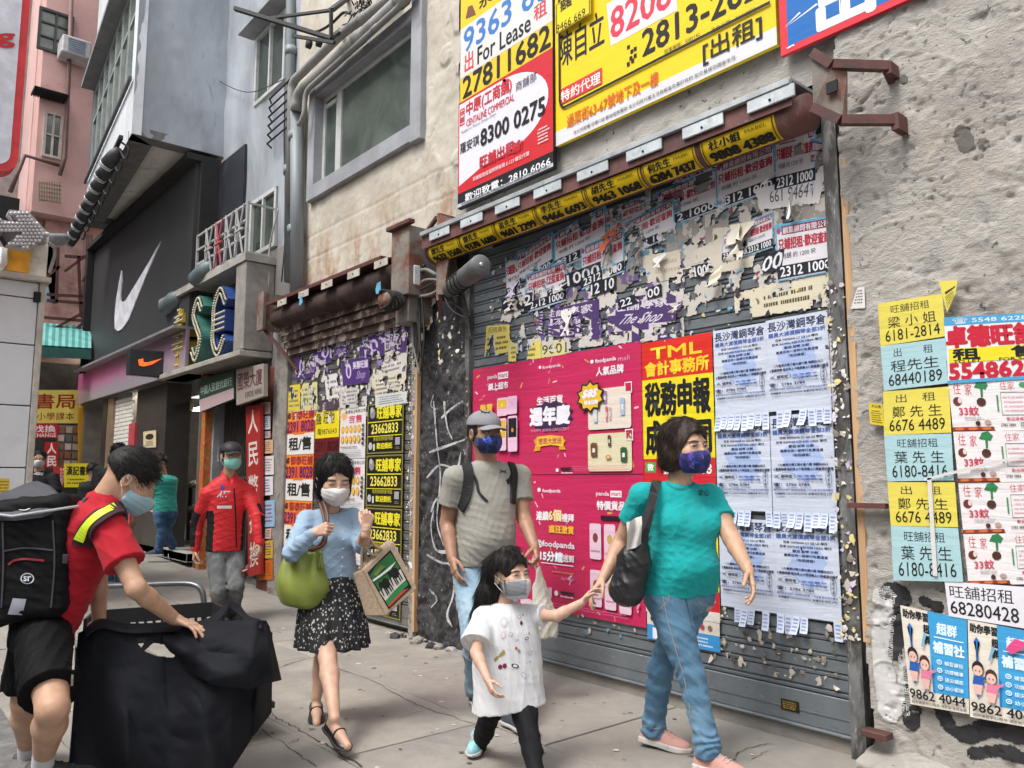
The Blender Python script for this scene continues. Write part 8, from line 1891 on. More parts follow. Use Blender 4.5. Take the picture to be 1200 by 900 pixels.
sh_ = U(.045,loft(pel-UP*.07,nk,S3,grow(STm,.020)),*traps(nk,shs,.018,.05,.05));slR = chain([shs[0],shs[0].lerp(elR,.62)],[.070,.080]);slL = chain([shs[1],shs[1].lerp(elL,.64)],[.070,.074])
b_ = U(.03,sh_,open_hem(slR,shs[0].lerp(elR,.58),elR-shs[0]),open_hem(slL,shs[1].lerp(elL,.60),elL-shs[1]));hm = open_hem(b_,pel+UP*.03,-UP,.03,.012);wv = waves(23,(.35,.2,1),.0055,6);wv2 = waves(24,(1,.3,.3),.003,4);ncut = ellp(nk+UP*.045+turn(28)*.03,(.072,.072,.042));rb = region(pel+UP*.12,.2)
fs_ = lambda P: smax(hm(P)-wv(P)*(.3+rb(P))-wv2(P)*.6,-ncut(P),.006);fs_.bb = hm.bb;so3 = skin_obj('t_shirt',snet(fs_,.0072),m_gt,root);bv3 = mbvh(so3)
d_ = Decal(bv3,[(585,549),(594,550),(594,556),(585,555)]);d_.poly([(0,0),(.35,.35),(.65,.35),(1,0),(.8,.5),(1,1),(.65,.65),(.35,.65),(0,1),(.2,.5)],'26282A');d_.put(so3)
je = cuffed(U(.03,loft(pel-UP*.09,pel+UP*.08,S3,[(0,.12,.09,.10,0),(.4,.165,.12,.12,0),(1,.165,.13,.12,0)]),*legs_sdf(hip,kn,an,[.095,.09,.074,.07,.066]),*hems(an,.064)),kn,an,.05);skin_obj('jeans',snet(wrapd(je,kneefold(kn,an,hip,.007,15,.008)),.0085),m_denim2,root)
m_nv = M('navy trainer',(.05,.06,.08),.7);shoe(Vector((anR.x,anR.y,.10)),turn(15),UP,.28,.05,(m_nv,m_sole),root,h=.006);shoe(Vector((anL.x,anL.y,.10)),turn(35),UP,.28,.05,(m_nv,m_sole),root,h=.006)
def caphair(q): d = ellp((0,-.02,.012),(.083,.100,.085))(q);d = d-.002*np.sin(q[:,0]*150)*np.sin(q[:,2]*120);d = smax(d,q[:,1]-.045+.3*q[:,2],.01);return smax(smax(d,-(q[:,2]+.062+q[:,1]*.5),.01),-ellp((0,.05,-.05),(.1,.07,.05))(q),.008)
skin_obj('hair',snet(localf(fr,caphair,.16),.006),h_blk,root)
def cap_on(fr,parent,mat,h=.005,brim=.072,logo=None):
 def c_(q): d = ellp((0,-.012,.040),(.088,.106,.080))(q);return smax(d,-(q[:,2]-.036-.06*np.clip(-q[:,1],0,.1)),.004)-.0008*np.abs(np.sin(np.arctan2(q[:,0],q[:,1]+.01)*3))
 o = skin_obj('cap',snet(localf(fr,c_,.17),h),mat,parent)
 def br(q): yy = q[:,1]-.085;d = np.sqrt((q[:,0]/.078)**2+(np.clip(yy,0,9)/brim)**2)-1;z = q[:,2]-.040+1.6*(q[:,0]**2)*8*.35+.25*np.clip(yy,0,1);return smax(smax(d*.07,np.abs(z)-.0028,.002),-(yy+.03),.004)
 skin_obj('brim',snet(localf(fr,br,.20),h*.72),mat,o);return o
cp = cap_on(fr,root,cloth('pale grey cap',(.25,.245,.27)),logo=1)
d_ = Decal(mbvh(cp),[(561,479),(576,481),(576,488),(562,486)]);d_.poly([(0,0),(.35,.35),(.65,.35),(1,0),(.8,.5),(1,1),(.65,.65),(.35,.65),(0,1),(.2,.5)],'17181A');d_.put(cp)
bk = thing('backpack','black backpack worn by the man in the grey t-shirt','backpack',f3.j(568,620,.3));pk_ = loft(f3.j(568,655,.27),f3.j(572,545,.22),S3,[(0,.14,.05,.09,0),(.5,.16,.06,.11,0),(.9,.13,.05,.08,0),(1,.1,.03,.05,0)]);skin_obj('pack',snet(wrapd(pk_,waves(40,(1,0,1),.004)),.012),cloth('black nylon',(.02,.02,.022),.6),bk)
mst = cloth('black strap webbing',(.018,.018,.02),.6)
ribbon_px(bv3,[(543,538),(547,546),(549,560),(547,580),(541,597)],.062,.014,'strap',mst,bk);ribbon_px(bv3,[(595,538),(599,545),(602,555),(601,570),(600,590)],.045,.014,'strap',mst,bk)
ribbon_px(bv3,[(551,552),(558,563),(561,577),(571,588)],.016,.006,'strap',mst,bk);ribbon_px(bv3,[(601,555),(598,562),(594,565)],.03,.006,'strap',mst,bk)
pb_ = thing('plastic_bag','thin cream plastic bag hanging from the hand of the man in grey','bag',f3.j(638,748,-.12));mpl,tt,bb = nodes('thin plastic');bb.inputs['Base Color'].default_value = (.72,.68,.58,1);bb.inputs['Roughness'].default_value = .35;bb.inputs['Transmission Weight'].default_value = .25;bump(tt,bb,nz(tt,30,pos(tt),4),.4,.01)
pbf = loft(f3.j(640,748,-.10),f3.j(630,664,-.10),RT,[(0,.075,.05,.05,0),(.25,.088,.06,.06,0),(.6,.055,.04,.04,0),(.9,.022,.02,.02,0),(1,.016,.015,.015,0)],cap=.012);skin_obj('bag_body',snet(wrapd(pbf,waves(44,(1,.5,.1),.0075,6)),.0065),mpl,pb_)
mb = MB();mb.tube(curve([f3.j(629,668,-.10),f3.j(624,658,-.12),f3.j(628,652,-.10),f3.j(632,668,-.10)],5),.006,6);mb.build('handle',mpl,pb_)

# ------------------------------------------------------------------ 4 woman in light blue
f4 = Fig(4.52);root = thing('person','woman in a light blue cardigan and black patterned skirt looking down','person',onZ(388,848))
S4 = turn(22).cross(UP);pel = f4.j(388,690);nk = f4.j(387,598,.02);shs = [f4.j(359,609,-.05),f4.j(413,606,.06)]
elR = f4.reach(shs[0],342,648,.235,-1);wrR = f4.reach(elR,367,625,.18,-1);elL = f4.reach(shs[1],424,640,.22,-1);wrL = f4.reach(elL,429,621,.20,-1)
hip = [f4.j(376,700,-.04),f4.j(400,700,.05)];knR = f4.reach(hip[0],384,770,.343,-1);anR = f4.reach(knR,392,842,.375,-1);knL = f4.j(378,774,.10);anL = f4.j(371,817,.06);kn = [knR,knL];an = [anR,anL]
ST4 = [(0,.15,.09,.11,0),(.18,.155,.10,.11,0),(.40,.128,.105,.085,0),(.56,.128,.115,.085,0),(.70,.138,.125,.09,0),(.85,.140,.09,.09,-.01),(.94,.09,.065,.065,-.01),(1,.05,.045,.045,-.01)]
hd = f4.j(392,560,-.05);fr = headframe(hd,turn(26)-UP*.36,s=1.13);ar = [.044,.043,.036,.036,.025]
body = U(.022,loft(pel-UP*.06,nk,S4,ST4),*traps(nk,shs,0,.038,.040),arm_sdf(shs[0],elR,wrR,ar),arm_sdf(shs[1],elL,wrL,ar),*legs_sdf(hip,kn,an,[.072,.062,.046,.047,.027]))
hn = U(.018,localf(fr,mkhead(True,closed=.7),.15),chain([fr['fr']((0,-.02,-.055)),nk],[.048,.054],.01))
hR = hand(wrR,(wrR-elR).normalized()*.8+RT*.5-UP*.1,HD*.9-UP*.2,-UP*.2+RT*.5+UP*.9,.92,(1.35,1.4,1.4,1.4),.0,(.2,.9));hL = hand(wrL,UP*.95+RT*.15,-RT*.4+HD*.8,-RT*.8-HD*.3,.92,(1.25,1.3,1.35,1.4),.0,(.2,.9))
def foot_sdf(an_,toe,L=.22): t = Vector(toe).normalized();return chain([Vector(an_)-t*.03-UP*.04,Vector(an_)+t*.06-UP*.048,Vector(an_)+t*(L-.08)-UP*.055],[.026,.026,.020],.02)
ft = U(.02,foot_sdf(anR,turn(40)-UP*.3),foot_sdf(anL,turn(15)-UP*.35));body4 = U(.02,body,ft)
b4 = skin_obj('body',fuse([snet(body4,.0085),snet(hn,.0045),hR,hL]),sk_w,root);eyes_on(fr,b4,(0,1,-.6),closed=.7)
mask_on(fr,root,cloth('white mask paper',(.66,.64,.63),.8),False,.004)
m_bl = cloth('light blue knit',(.29,.40,.53),var=.05,bmp=.3);sh_ = U(.035,loft(pel-UP*.06,nk,S4,grow(ST4,.014)),*traps(nk,shs,.013,.038,.038));bust = [ellp(f4.j(x,632,d)+turn(22)*.068,(.062,.060,.058)) for x,d in ((372,-.02),(402,.03))]
slR = chain([shs[0],shs[0].lerp(elR,.5),elR,elR.lerp(wrR,.5),elR.lerp(wrR,.93)],[.052,.054,.050,.046,.036],.015);slL = chain([shs[1],shs[1].lerp(elL,.5),elL,elL.lerp(wrL,.3)],[.050,.050,.046,.042],.015)
b_ = U(.022,sh_,*bust);b_ = U(.02,b_,wrapd(slR,waves(50,(.4,.4,1),.004)),wrapd(slL,waves(51,(.4,.4,1),.004)));hm = open_hem(b_,pel+UP*.045,-UP,.02,.010);wv = waves(53,(.3,.3,1),.0035,5);ncut = ellp(nk+UP*.030+turn(22)*.040,(.072,.066,.050));rb = region(pel+UP*.14,.14)
fs_ = lambda P: smax(hm(P)-wv(P)*(.4+rb(P)),-ncut(P),.005);fs_.bb = hm.bb;so4 = skin_obj('cardigan',snet(fs_,.0062),m_bl,root);bv4 = mbvh(so4)
for k in range(6): d_ = ray(403-k*.6,622+k*10.5).normalized();hit = bv4.ray_cast(CAM,d_);mb = MB();mb.ball(hit[0],.006,10,sc=(1,1,1));mb.build('button',M('pearl button',(.6,.6,.62),.3),so4)
def skirtmat():
 m,t,b = nodes('black skirt with white leaf print');vo = t.nodes.new('ShaderNodeTexVoronoi');vo.inputs['Scale'].default_value = 62;t.links.new(pos(t,1,1,.75),vo.inputs['Vector'])
 f = ramp(t,vo.outputs['Distance'],.30,.36,1,0);n_ = ramp(t,nz(t,95,pos(t),2),.45,.5);f2_ = math_(t,'MULTIPLY',f,n_);o = mixc(t,f2_,(.010,.010,.012),(.52,.50,.48));t.links.new(o,b.inputs['Base Color']);b.inputs['Roughness'].default_value = .8;return m
skt,skb = pel+UP*.075,f4.j(389,758)-UP*.0
skf = loft(skb,skt,S4,[(0,.195,.21,.17,0.02),(.25,.188,.20,.155,.02),(.55,.178,.175,.14,.015),(.85,.150,.135,.115,0),(1,.135,.108,.095,0)],cap=.008)
A_,ax_,L_,S_,F_ = skf.frame
def pleat(P): q = P-A_;t = np.clip((q@ax_)/L_,0,1);a = np.arctan2(q@F_,q@S_);return .012*(1-t)**.8*np.sin(a*13+2*np.sin(a*3+t*3))+.003*np.sin(a*31)*(1-t)
sk2 = open_hem(wrapd(skf,pleat),skb+UP*.012,-UP,.10,.012);m_skt = skirtmat();so = skin_obj('skirt',snet(sk2,.0062),[m_skt,M('black skirt border',(.01,.01,.012),.8)],root,lambda C: ((C[:,2] < skb.z+.030).astype(int)))
m_bf = M('black flat shoe',(.012,.012,.012),.35);
for a_,tr,hh in ((anR,turn(40)-UP*.30,0),(anL,turn(15)-UP*.35,0)):
 s_ = shoe(Vector(a_)-UP*.0,tr,UP+tr*.3,.225,.040,(m_bf,m_dsole),root,low=True,sole=.014,hi_=.078);t_ = Vector(tr).normalized();sd = t_.cross(UP).normalized();mb = MB()
 mb.tube(curve([a_+t_*.055+sd*.036-UP*.055,a_+t_*.060+sd*.02-UP*.022,a_+t_*.060-sd*.02-UP*.022,a_+t_*.055-sd*.036-UP*.055],5),.0055,6);mb.build('strap',m_bf,s_)
def bob2(q):
 d = ellp((0,-.018,.026),(.088,.106,.098))(q);side = ellp((0,-.012,-.050),(.088,.082,.075))(q);d = smin(d,side,.03)-.003*np.sin(q[:,0]*140+q[:,2]*20)*np.cos(q[:,1]*110)
 face = ellp((.004,.110,-.040),(.056,.090,.100))(q);d = smax(d,-face,.010);nkc = ellp((0,.045,-.14),(.07,.09,.07))(q);return smax(smax(d,-nkc,.01),-(q[:,2]+.110),.012)
hv = snet(localf(fr,bob2,.17),.005);st = strands(hv,2600,.08,.0011,flowdown(1,.0),6,.002,sel=lambda C: fr['to'](C)[:,1] < .055);skin_obj('hair',fuse([hv,st,fringe(hv,fr,900,.0012,-.9,7,.055)]),h_blk,root)
gbag = thing('handbag','lime green handbag hanging from the shoulder of the woman in light blue','bag',f4.j(352,710,-.13));m_lime = M('lime green leather',(.21,.25,.045),.45,var=.12,bmp=.15,bs=20,dist=.01)
gb_ = loft(f4.j(352,712,-.14),f4.j(355,640,-.14),(RT*.95-HD*.2).normalized(),[(0,.10,.055,.055,0),(.25,.150,.08,.075,0),(.6,.135,.07,.065,0),(.9,.085,.035,.035,0),(1,.06,.02,.02,0)],cap=.03);A_2,ax_2,L_2,S_2,F_2 = gb_.frame
def gp(P): q = P-A_2;t = np.clip((q@ax_2)/L_2,0,1);x = q@S_2;return .010*t*np.sin(x*70+t*2)+.004*np.sin(x*30+t*9)
skin_obj('bag_body',snet(wrapd(gb_,gp),.0065),m_lime,gbag);m_str = M('brown leather strap',(.10,.045,.03),.5)
for dx,dd in ((0,0),(5,-.015)):
 mb = MB();mb.tube(curve([f4.j(360+dx,645,-.15+dd),f4.j(375+dx,638,-.19+dd),f4.j(381+dx*.3,622,-.20),f4.j(379+dx,605,-.16),f4.j(374+dx,588,-.07+dd),f4.j(371+dx,583,.02)],6),.0085,8);mb.build('strap',m_str,gbag)
c_ = f4.j(376,648,-.2);mb = MB()
for k in range(7): a = k*.9;mb.tube(curve([c_,c_+Vector((.008*math.cos(a),.008*math.sin(a),-.03)),c_+Vector((.014*math.cos(a),.014*math.sin(a),-.085))],3),.005,5)
mb.ball(c_,.014,8);mb.build('tassel',m_lime,gbag)
# jute tote
tb = thing('tote_bag','jute tote bag printed with two black elephants on green hanging from her arm','bag',f4.j(455,720,-.12));q_ = [(425,668),(461,634),(489,690),(452,722)]
m_jute = M('jute weave',(.40,.30,.21),.9,var=.15,scale=60,bmp=.6,bs=240,dist=.004)
Pf = [f4.j(x,y,-.16) for x,y in q_];Pb = [p+HD*.10+RT*-.05 for p in Pf]
mb = MB();mb.add(Pf+Pb,[(3,2,1,0),(4,5,6,7),(0,1,5,4),(1,2,6,5),(2,3,7,6),(3,0,4,7)]);o = mb.build('bag_body',m_jute,tb,bevel=.006)
side = [f4.j(x,y,-.15) for x,y in ((413,672),(427,667),(455,722),(428,722))];mb = MB();mb.poly([tuple(p) for p in side],.09,HD);mb.build('gusset',m_jute,tb,bevel=.006)
s_ = Sheet([f4.j(x,y,-.162) for x,y in ((457.5,644),(482.5,688),(455.5,714),(430.5,671))],n=-HD)   # u runs down the right side of the panel
s_.rect(0,0,1,1,'14120F');s_.poly([(.05,.05),(.45,.03),(.55,.3),(.50,.55),(.56,.95),(.1,.97),(.03,.6)],'2A6A3A');s_.poly([(.5,.03),(.78,.05),(.80,.95),(.55,.97),(.50,.5)],'C9C6BC');s_.poly([(.78,.04),(.90,.06),(.92,.95),(.80,.96),(.77,.4)],'2F7A42');s_.poly([(.91,.3),(.97,.1),(.97,.95),(.92,.96)],'B8423A')
for dx,dy in ((.0,.0),(.02,.42)):
 s_.ell(.48+dx,.24+dy,.12,.14,'14120F',12);s_.ell(.42+dx,.40+dy,.07,.07,'14120F',10);s_.poly([(.44+dx,.43+dy),(.50+dx,.49+dy),(.68+dx,.50+dy),(.67+dx,.47+dy),(.52+dx,.44+dy)],'14120F')
 for k in (.13,.20,.30,.36): s_.rect(.5+dx,k+dy-.02,.72+dx,k+dy+.02,'14120F')
s_.poly([(.30,.02),(.34,.3),(.30,.7),(.26,.97),(.22,.97),(.26,.6),(.28,.3)],'D8DCD8');s_.poly([(.10,.5),(.2,.4),(.22,.8),(.14,.85)],'6A7A30');s_.build('print',None,None,'14120F',parent=tb)
mb = MB();mb.tube(curve([f4.j(424,668,-.12),f4.j(424,650,-.14),f4.j(427,640,-.16),f4.j(436,650,-.15),f4.j(446,650,-.14)],6),.008,6);mb.tube(curve([f4.j(432,660,-.10),f4.j(428,645,-.10),f4.j(432,630,-.12),f4.j(440,640,-.13),f4.j(452,645,-.14)],6),.008,6);mb.build('handle',m_jute,tb)

# ------------------------------------------------------------------ 5 man in the red jacket
f5 = Fig(7.7);root = thing('person','man in a red and black sports jacket with dark cap and green mask','person',onZ(268,722))
S5 = turn(30).cross(UP);pel = f5.j(263,648);nk = f5.j(268,560,.02);shs = [f5.j(244,580,-.07),f5.j(291,577,.08)]
elR = f5.reach(shs[0],231,612,.29,1);wrR = f5.reach(elR,229,644,.25,-1);elL = f5.reach(shs[1],302,606,.29,-1);wrL = f5.reach(elL,304,636,.25,-1)
hip = [f5.j(254,652,-.04),f5.j(275,652,.05)];knR = f5.reach(hip[0],256,694,.42,-1);anR = f5.reach(knR,259,735,.41,1);knL = f5.reach(hip[1],277,688,.42,-1);anL = f5.reach(knL,272,722,.41,1);kn = [knR,knL];an = [anR,anL]
STr = [(0,.14,.09,.10,0),(.2,.145,.10,.10,0),(.45,.145,.105,.095,0),(.7,.16,.11,.105,0),(.87,.165,.095,.10,-.01),(.95,.11,.07,.075,-.01),(1,.06,.055,.055,-.01)]
hd = f5.j(271,534,-.03);fr = headframe(hd,turn(38)-UP*.05,s=1.14);ar = [.052,.045,.038,.037,.028]
body = U(.02,loft(pel-UP*.07,nk,S5,STr),*traps(nk,shs),arm_sdf(shs[0],elR,wrR,ar),arm_sdf(shs[1],elL,wrL,ar),*legs_sdf(hip,kn,an,[.08,.07,.05,.05,.04]));hn = U(.018,localf(fr,mkhead(),.15),chain([fr['fr']((0,-.02,-.05)),nk],[.052,.06],.01))
hR = hand(wrR,(wrR-elR).normalized(),S5*-.6,-HD*.7,1.05,(.7,.75,.8,.8),.0,(.3,.6),.004);hL = hand(wrL,(wrL-elL).normalized(),-RT*.7,-HD*.7,1.05,(.7,.75,.8,.8),.0,(.3,.6),.004)
b5 = skin_obj('body',fuse([snet(body,.013),snet(hn,.0065),hR,hL]),sk_m,root);eyes_on(fr,b5,(0,1,0),brows=False);mask_on(fr,root,cloth('mint mask paper',(.22,.55,.48),.8),False,.0055)
m_rj,m_bj = cloth('red jacket shell',(.56,.022,.028),.55,var=.06,bmp=.2),cloth('black jacket panel',(.014,.014,.016),.6)
jk = U(.045,loft(pel-UP*.07,nk+UP*.02,S5,grow(STr,.030)),*traps(nk,shs,.022));slR = chain([shs[0],shs[0].lerp(elR,.5),elR,elR.lerp(wrR,.5),wrR],[.076,.070,.064,.058,.046],.015);slL = chain([shs[1],shs[1].lerp(elL,.5),elL,elL.lerp(wrL,.5),wrL],[.072,.070,.064,.058,.046],.015)
wv = waves(63,(.3,.3,1),.004,6);col_ = cone(nk-UP*.01,nk+UP*.03,.085,.075);jj = open_hem(U(.025,jk,slR,slL,col_),pel+UP*.02,-UP,.03,.014);ncut = U(.01,ellp(nk+UP*.06+turn(30)*.03,(.06,.06,.05)),cone(nk+turn(30)*.06+UP*.03,nk+turn(30)*.13-UP*.07,.03,.010))
fs_ = lambda P: smax(jj(P)-wv(P),-ncut(P),.006);fs_.bb = jj.bb
Sv,Fv = V3(S5),V3(turn(30));PL,NK5 = V3(pel),V3(nk);ax5 = (NK5-PL)/np.linalg.norm(NK5-PL)
def zone5(C):
 q = C-PL;h = q@ax5;x = q@Sv;y = q@Fv;out = np.zeros(len(C),int);dR = np.minimum(slR(C),slL(C));tz = jk(C)
 out[(np.abs(x) > .105) & (tz < dR) & (h < .40) & (y < .09)] = 1
 for sh,el,wr_ in ((shs[0],elR,wrR),(shs[1],elL,wrL)):
  for a,b,lo_,hi_ in ((sh,el,.62,1),(el,wr_,0,.9)):
   d = V3(b-a);t = ((C-V3(a))@d)/(d@d);p = C-V3(a)-t[:,None]*d;sd = p@Sv*(1 if sh is shs[0] else -1);out[(dR < tz-.01) & (t > lo_) & (t < hi_) & (sd > .012)] = 1
 return out
so5 = skin_obj('jacket',snet(fs_,.0095),[m_rj,m_bj],root,zone5);bv5 = mbvh(so5)
d_ = Decal(bv5,[(254,570),(272,570),(272,595),(254,595)]);d_.text('ATT',.02,.22,.88,.50,'D8D0D0',.05,.3);d_.ell(.36,.06,.14,.12,'3A3A8A',10);d_.rect(.02,.90,.98,1.04,'D8D0D0',4,1);d_.lines(.1,.6,.9,.68,1,'7A2030',random.Random(1));d_.put(so5)
ribbon_px(bv5,[(274,572),(276,600),(277,642)],.012,.003,'zip',m_bj,so5)
je = U(.03,loft(pel-UP*.09,pel+UP*.08,S5,[(0,.11,.09,.10,0),(.4,.155,.11,.12,0),(1,.15,.11,.11,0)]),*legs_sdf(hip,kn,an,[.09,.085,.072,.068,.064]));skin_obj('jeans',snet(wrapd(je,kneefold(kn,an,hip,.008,25,.009)),.011),m_gdenim,root)
d_ = Decal(mbvh([o for o in root.children if o.name.startswith('jeans')][0]),[(282,664),(292,660),(292,672),(283,676)]);d_.poly([(0,.3),(.5,.1),(1,0),(.9,.5),(.95,1),(.4,.8),(.05,.9)],'6A1018');d_.rect(.15,.45,.8,.55,'B0A0A0');d_.put([o for o in root.children if o.name.startswith('jeans')][0],'torn_knee')
for a_ in (anR,anL): shoe(Vector((a_.x,a_.y,max(.09,a_.z-.04))),turn(35),UP,.27,.048,(M('dark trainer',(.03,.03,.035),.6),m_dsole),root,h=.008)
skin_obj('hair',snet(localf(fr,caphair,.16),.008),h_blk,root);cap_on(fr,root,cloth('charcoal leather cap',(.035,.035,.038),.5),.0065,.06)

# ------------------------------------------------------------------ 6 courier leaning over the trolley
f6 = Fig(3.62);root = thing('person','young courier in a red t-shirt bending over the black covered trolley','person',onZ(45,893))
F6 = (RT*.90+HD*.30).normalized();S6 = F6.cross(UP);pel = f6.j(52,728,.02);nk = f6.j(122,592,.06)
sh = [f6.j(127,618,-.10),f6.j(124,604,.26)];elR = f6.reach(sh[0],160,690,.32,-1);wrR = f6.reach(elR,204,725,.255,1);elL = sh[1]-UP*.29-RT*.02;wrL = elL+RT*.02-UP*.23
hip = [f6.j(50,745,-.10),f6.j(44,745,.12)];knR = f6.reach(hip[0],62,830,.44,-1);anR = Vector((0,0,0));g = onZ(56,905);knL = f6.j(30,822,.16);
anR = f6.reach(knR,50,893,.40,1);anL = f6.reach(knL,33,882,.40,1);kn = [knR,knL];an = [anR,anL]
ST6 = [(0,.14,.10,.12,0),(.2,.145,.10,.11,0),(.45,.14,.10,.10,0),(.72,.165,.11,.11,0),(.88,.165,.09,.10,0),(1,.07,.06,.06,0)]
hd = f6.j(154,561,.08);fr = headframe(hd,(RT*.80+HD*.32-UP*.62),s=1.16);ar = [.052,.048,.040,.040,.028]
body = U(.025,loft(pel-UP*.05,nk,S6,ST6),*traps(nk,sh,0,.05,.05,.03),arm_sdf(sh[0],elR,wrR,ar),arm_sdf(sh[1],elL,wrL,ar),*legs_sdf(hip,kn,an,[.088,.082,.058,.062,.036]));hn = U(.02,localf(fr,mkhead(),.15),chain([fr['fr']((0,-.030,-.040)),nk+RT*.0],[.066,.072],.01))
hR = hand(wrR,RT*.92-UP*.30-HD*.05,-UP*.9-RT*.2,HD*.6-UP*.1+RT*.2,1.02,(.16,.22,.26,.3),.10,(.7,.3));hL = hand(wrL,RT,-UP,-HD,1.0,h=.005)
skin_obj('body',fuse([snet(body,.0095),snet(hn,.0045),hR,hL]),sk_c,root);mask_on(fr,root,cloth('pale blue mask paper',(.33,.50,.58),.8),False,.004)
sh_ = U(.04,loft(pel-UP*.05,nk,S6,grow(ST6,.026)),*traps(nk,sh,.018,.05,.05,.03),cone(nk,nk.lerp(hd,.30),.085,.078));slR = chain([sh[0],sh[0].lerp(elR,.60)],[.074,.086]);slL = chain([sh[1],sh[1].lerp(elL,.6)],[.08,.08]);b_ = U(.03,sh_,open_hem(slR,sh[0].lerp(elR,.62),elR-sh[0]),open_hem(slL,sh[1].lerp(elL,.6),elL-sh[1]));b_ = open_hem(b_,pel-UP*.0,pel-nk)
wv = waves(73,(.6,.3,.8),.005,6);ncut = ellp(nk.lerp(hd,.62),(.075,.075,.075));fs_ = lambda P: smax(b_(P)-wv(P),-ncut(P),.006);fs_.bb = b_.bb;so6 = skin_obj('t_shirt',snet(fs_,.0075),cloth('crimson jersey',(.42,.012,.025),var=.06),root);bv6 = mbvh(so6)
m_blk = cloth('black sports shorts',(.005,.005,.006),.7);sl_ = [chain([hip[s],hip[s].lerp(kn[s],.85)],[.112,.115]) for s in (0,1)];sho = U(.04,loft(pel-UP*.12,pel+UP*.10,S6,[(0,.15,.12,.13,0),(.5,.165,.12,.135,0),(1,.15,.11,.12,0)]),*[open_hem(c,hip[i].lerp(kn[i],.80),kn[i]-hip[i],.05,.014) for i,c in enumerate(sl_)]);wv = waves(74,(1,.4,.1),.006,5)
so_ = skin_obj('shorts',snet(wrapd(sho,wv),.0085),m_blk,root)
ribbon_px(mbvh(so_),[(86,722),(87,745),(86,775),(84,803)],.008,.004,'piping',M('pale piping',(.45,.42,.38),.6),so_)
for s in (0,1):
 a = an[s];up_ = (kn[s]-a).normalized();so_ = skin_obj('sock',snet(cone(a+up_*.07,a-UP*.03,.043,.042),.006),cloth('white ribbed sock',(.55,.55,.56)),root)
 mb = MB()
 for k in range(3): mb.tube([a+up_*(.05-k*.022),a+up_*(.040-k*.022)],.0445,14)
 mb.build('sock_stripe',M('grey sock stripe',(.2,.2,.22),.8),so_);shoe(Vector((a.x,a.y,a.z-.0)),F6,UP,.28,.05,(M('black orange trainer',(.03,.028,.028),.6,dirt=(.7,.16,.03),dscale=18,dlo=.62,dhi=.66),m_dsole),root,h=.006)
def crop(q): d = ellp((0,-.020,.030),(.084,.103,.095))(q);face = ellp((0,.115,-.030),(.08,.075,.098))(q);d = smax(d,-face,.01);d = smax(d,-(q[:,2]+.045+.45*np.clip(q[:,1],-1,.0)),.012);e = U(.01,ellp((.082,.01,-.03),(.03,.035,.05)),ellp((-.082,.01,-.03),(.03,.035,.05)))(q);return smax(d,-e,.006)
hv = snet(localf(fr,crop,.16),.005)
def spiky(p,nm,rr): g = nm*.35+V3(fr['fr']((0,.9,-.1))-fr['fr']((0,0,0)))*.8+rr.normal(0,.16,3);return g/np.linalg.norm(g)
st = strands(hv,3600,.034,.0013,spiky,7,.001);skin_obj('hair',fuse([hv,st]),h_blk,root)
# delivery backpack
bp6 = thing('delivery_backpack','large black courier backpack with grey top flap and reflective patches','backpack',f6.j(35,720,-.05));m_bp = cloth('black pack canvas',(.008,.008,.009),.65);m_flap = cloth('slate pack flap',(.060,.062,.072),.5)
pk_ax = (nk-pel).normalized();X0,Z0 = (f6.j(88,596,-.02)),None
def pk_box():
 A = f6.j(38,722,-.03);B = f6.j(28,590,-.03);ax = B-A
 def g(P):
  q = P-V3(A);U_ = V3(ax.normalized());L = ax.length;s = V3(S6);s = s-U_*(s@U_);s /= np.linalg.norm(s);F = np.cross(U_,s);t = q@U_;x = q@s;y = q@F
  t_ = np.clip(t/L,0,1);ymax = .17+.05*t_;d = np.stack([np.abs(x)-.20,y-ymax,-y-.26,t-L-.02,-t-.01],1)+.05;o = np.sqrt((np.clip(d,0,9)**2).sum(1))+np.minimum(d.max(1),0)-.05;return o-.004*np.sin(x*30+t*20)*np.cos(y*26)
 g.bb = (V3(Vector((min(A.x,B.x),min(A.y,B.y),A.z)))-.40,V3(Vector((max(A.x,B.x),max(A.y,B.y),B.z)))+.40);return g
pb6 = skin_obj('pack',snet(wrapd(pk_box(),waves(81,(.4,.4,1),.005,5)),.010),m_bp,bp6);bvp = mbvh(pb6)
fl = [(-60,592,-.23),(-30,598,-.26),(14,604,-.25),(92,592,-.16),(60,559,.02),(37,558,.05),(0,585,.0),(-60,575,.1)]
P_ = [f6.j(x,y,d) for x,y,d in fl];c_ = sum(P_,Vector())/len(P_)+UP*.0;mb = MB();top = P_;low = [p-UP*.035+(c_-p)*.03 for p in P_];n = len(P_)
rid = f6.j(46,560,.05)
mb.add([c_+UP*.02]+top+low,[(0,1+i,1+(i+1) % n) for i in range(n)]+[(1+i,1+n+i,1+n+(i+1) % n,1+(i+1) % n) for i in range(n)]);fo = mb.build('flap',m_flap,bp6)
mdf = fo.modifiers.new('sub','SUBSURF');mdf.levels = mdf.render_levels = 1
mb = MB();mb.tube([P_[i]+Vector((0,0,-.004)) for i in (0,1,2,3)],.006,6);mb.build('piping',M('silver piping',(.42,.44,.48),.4),bp6)
bvf = mbvh(fo)
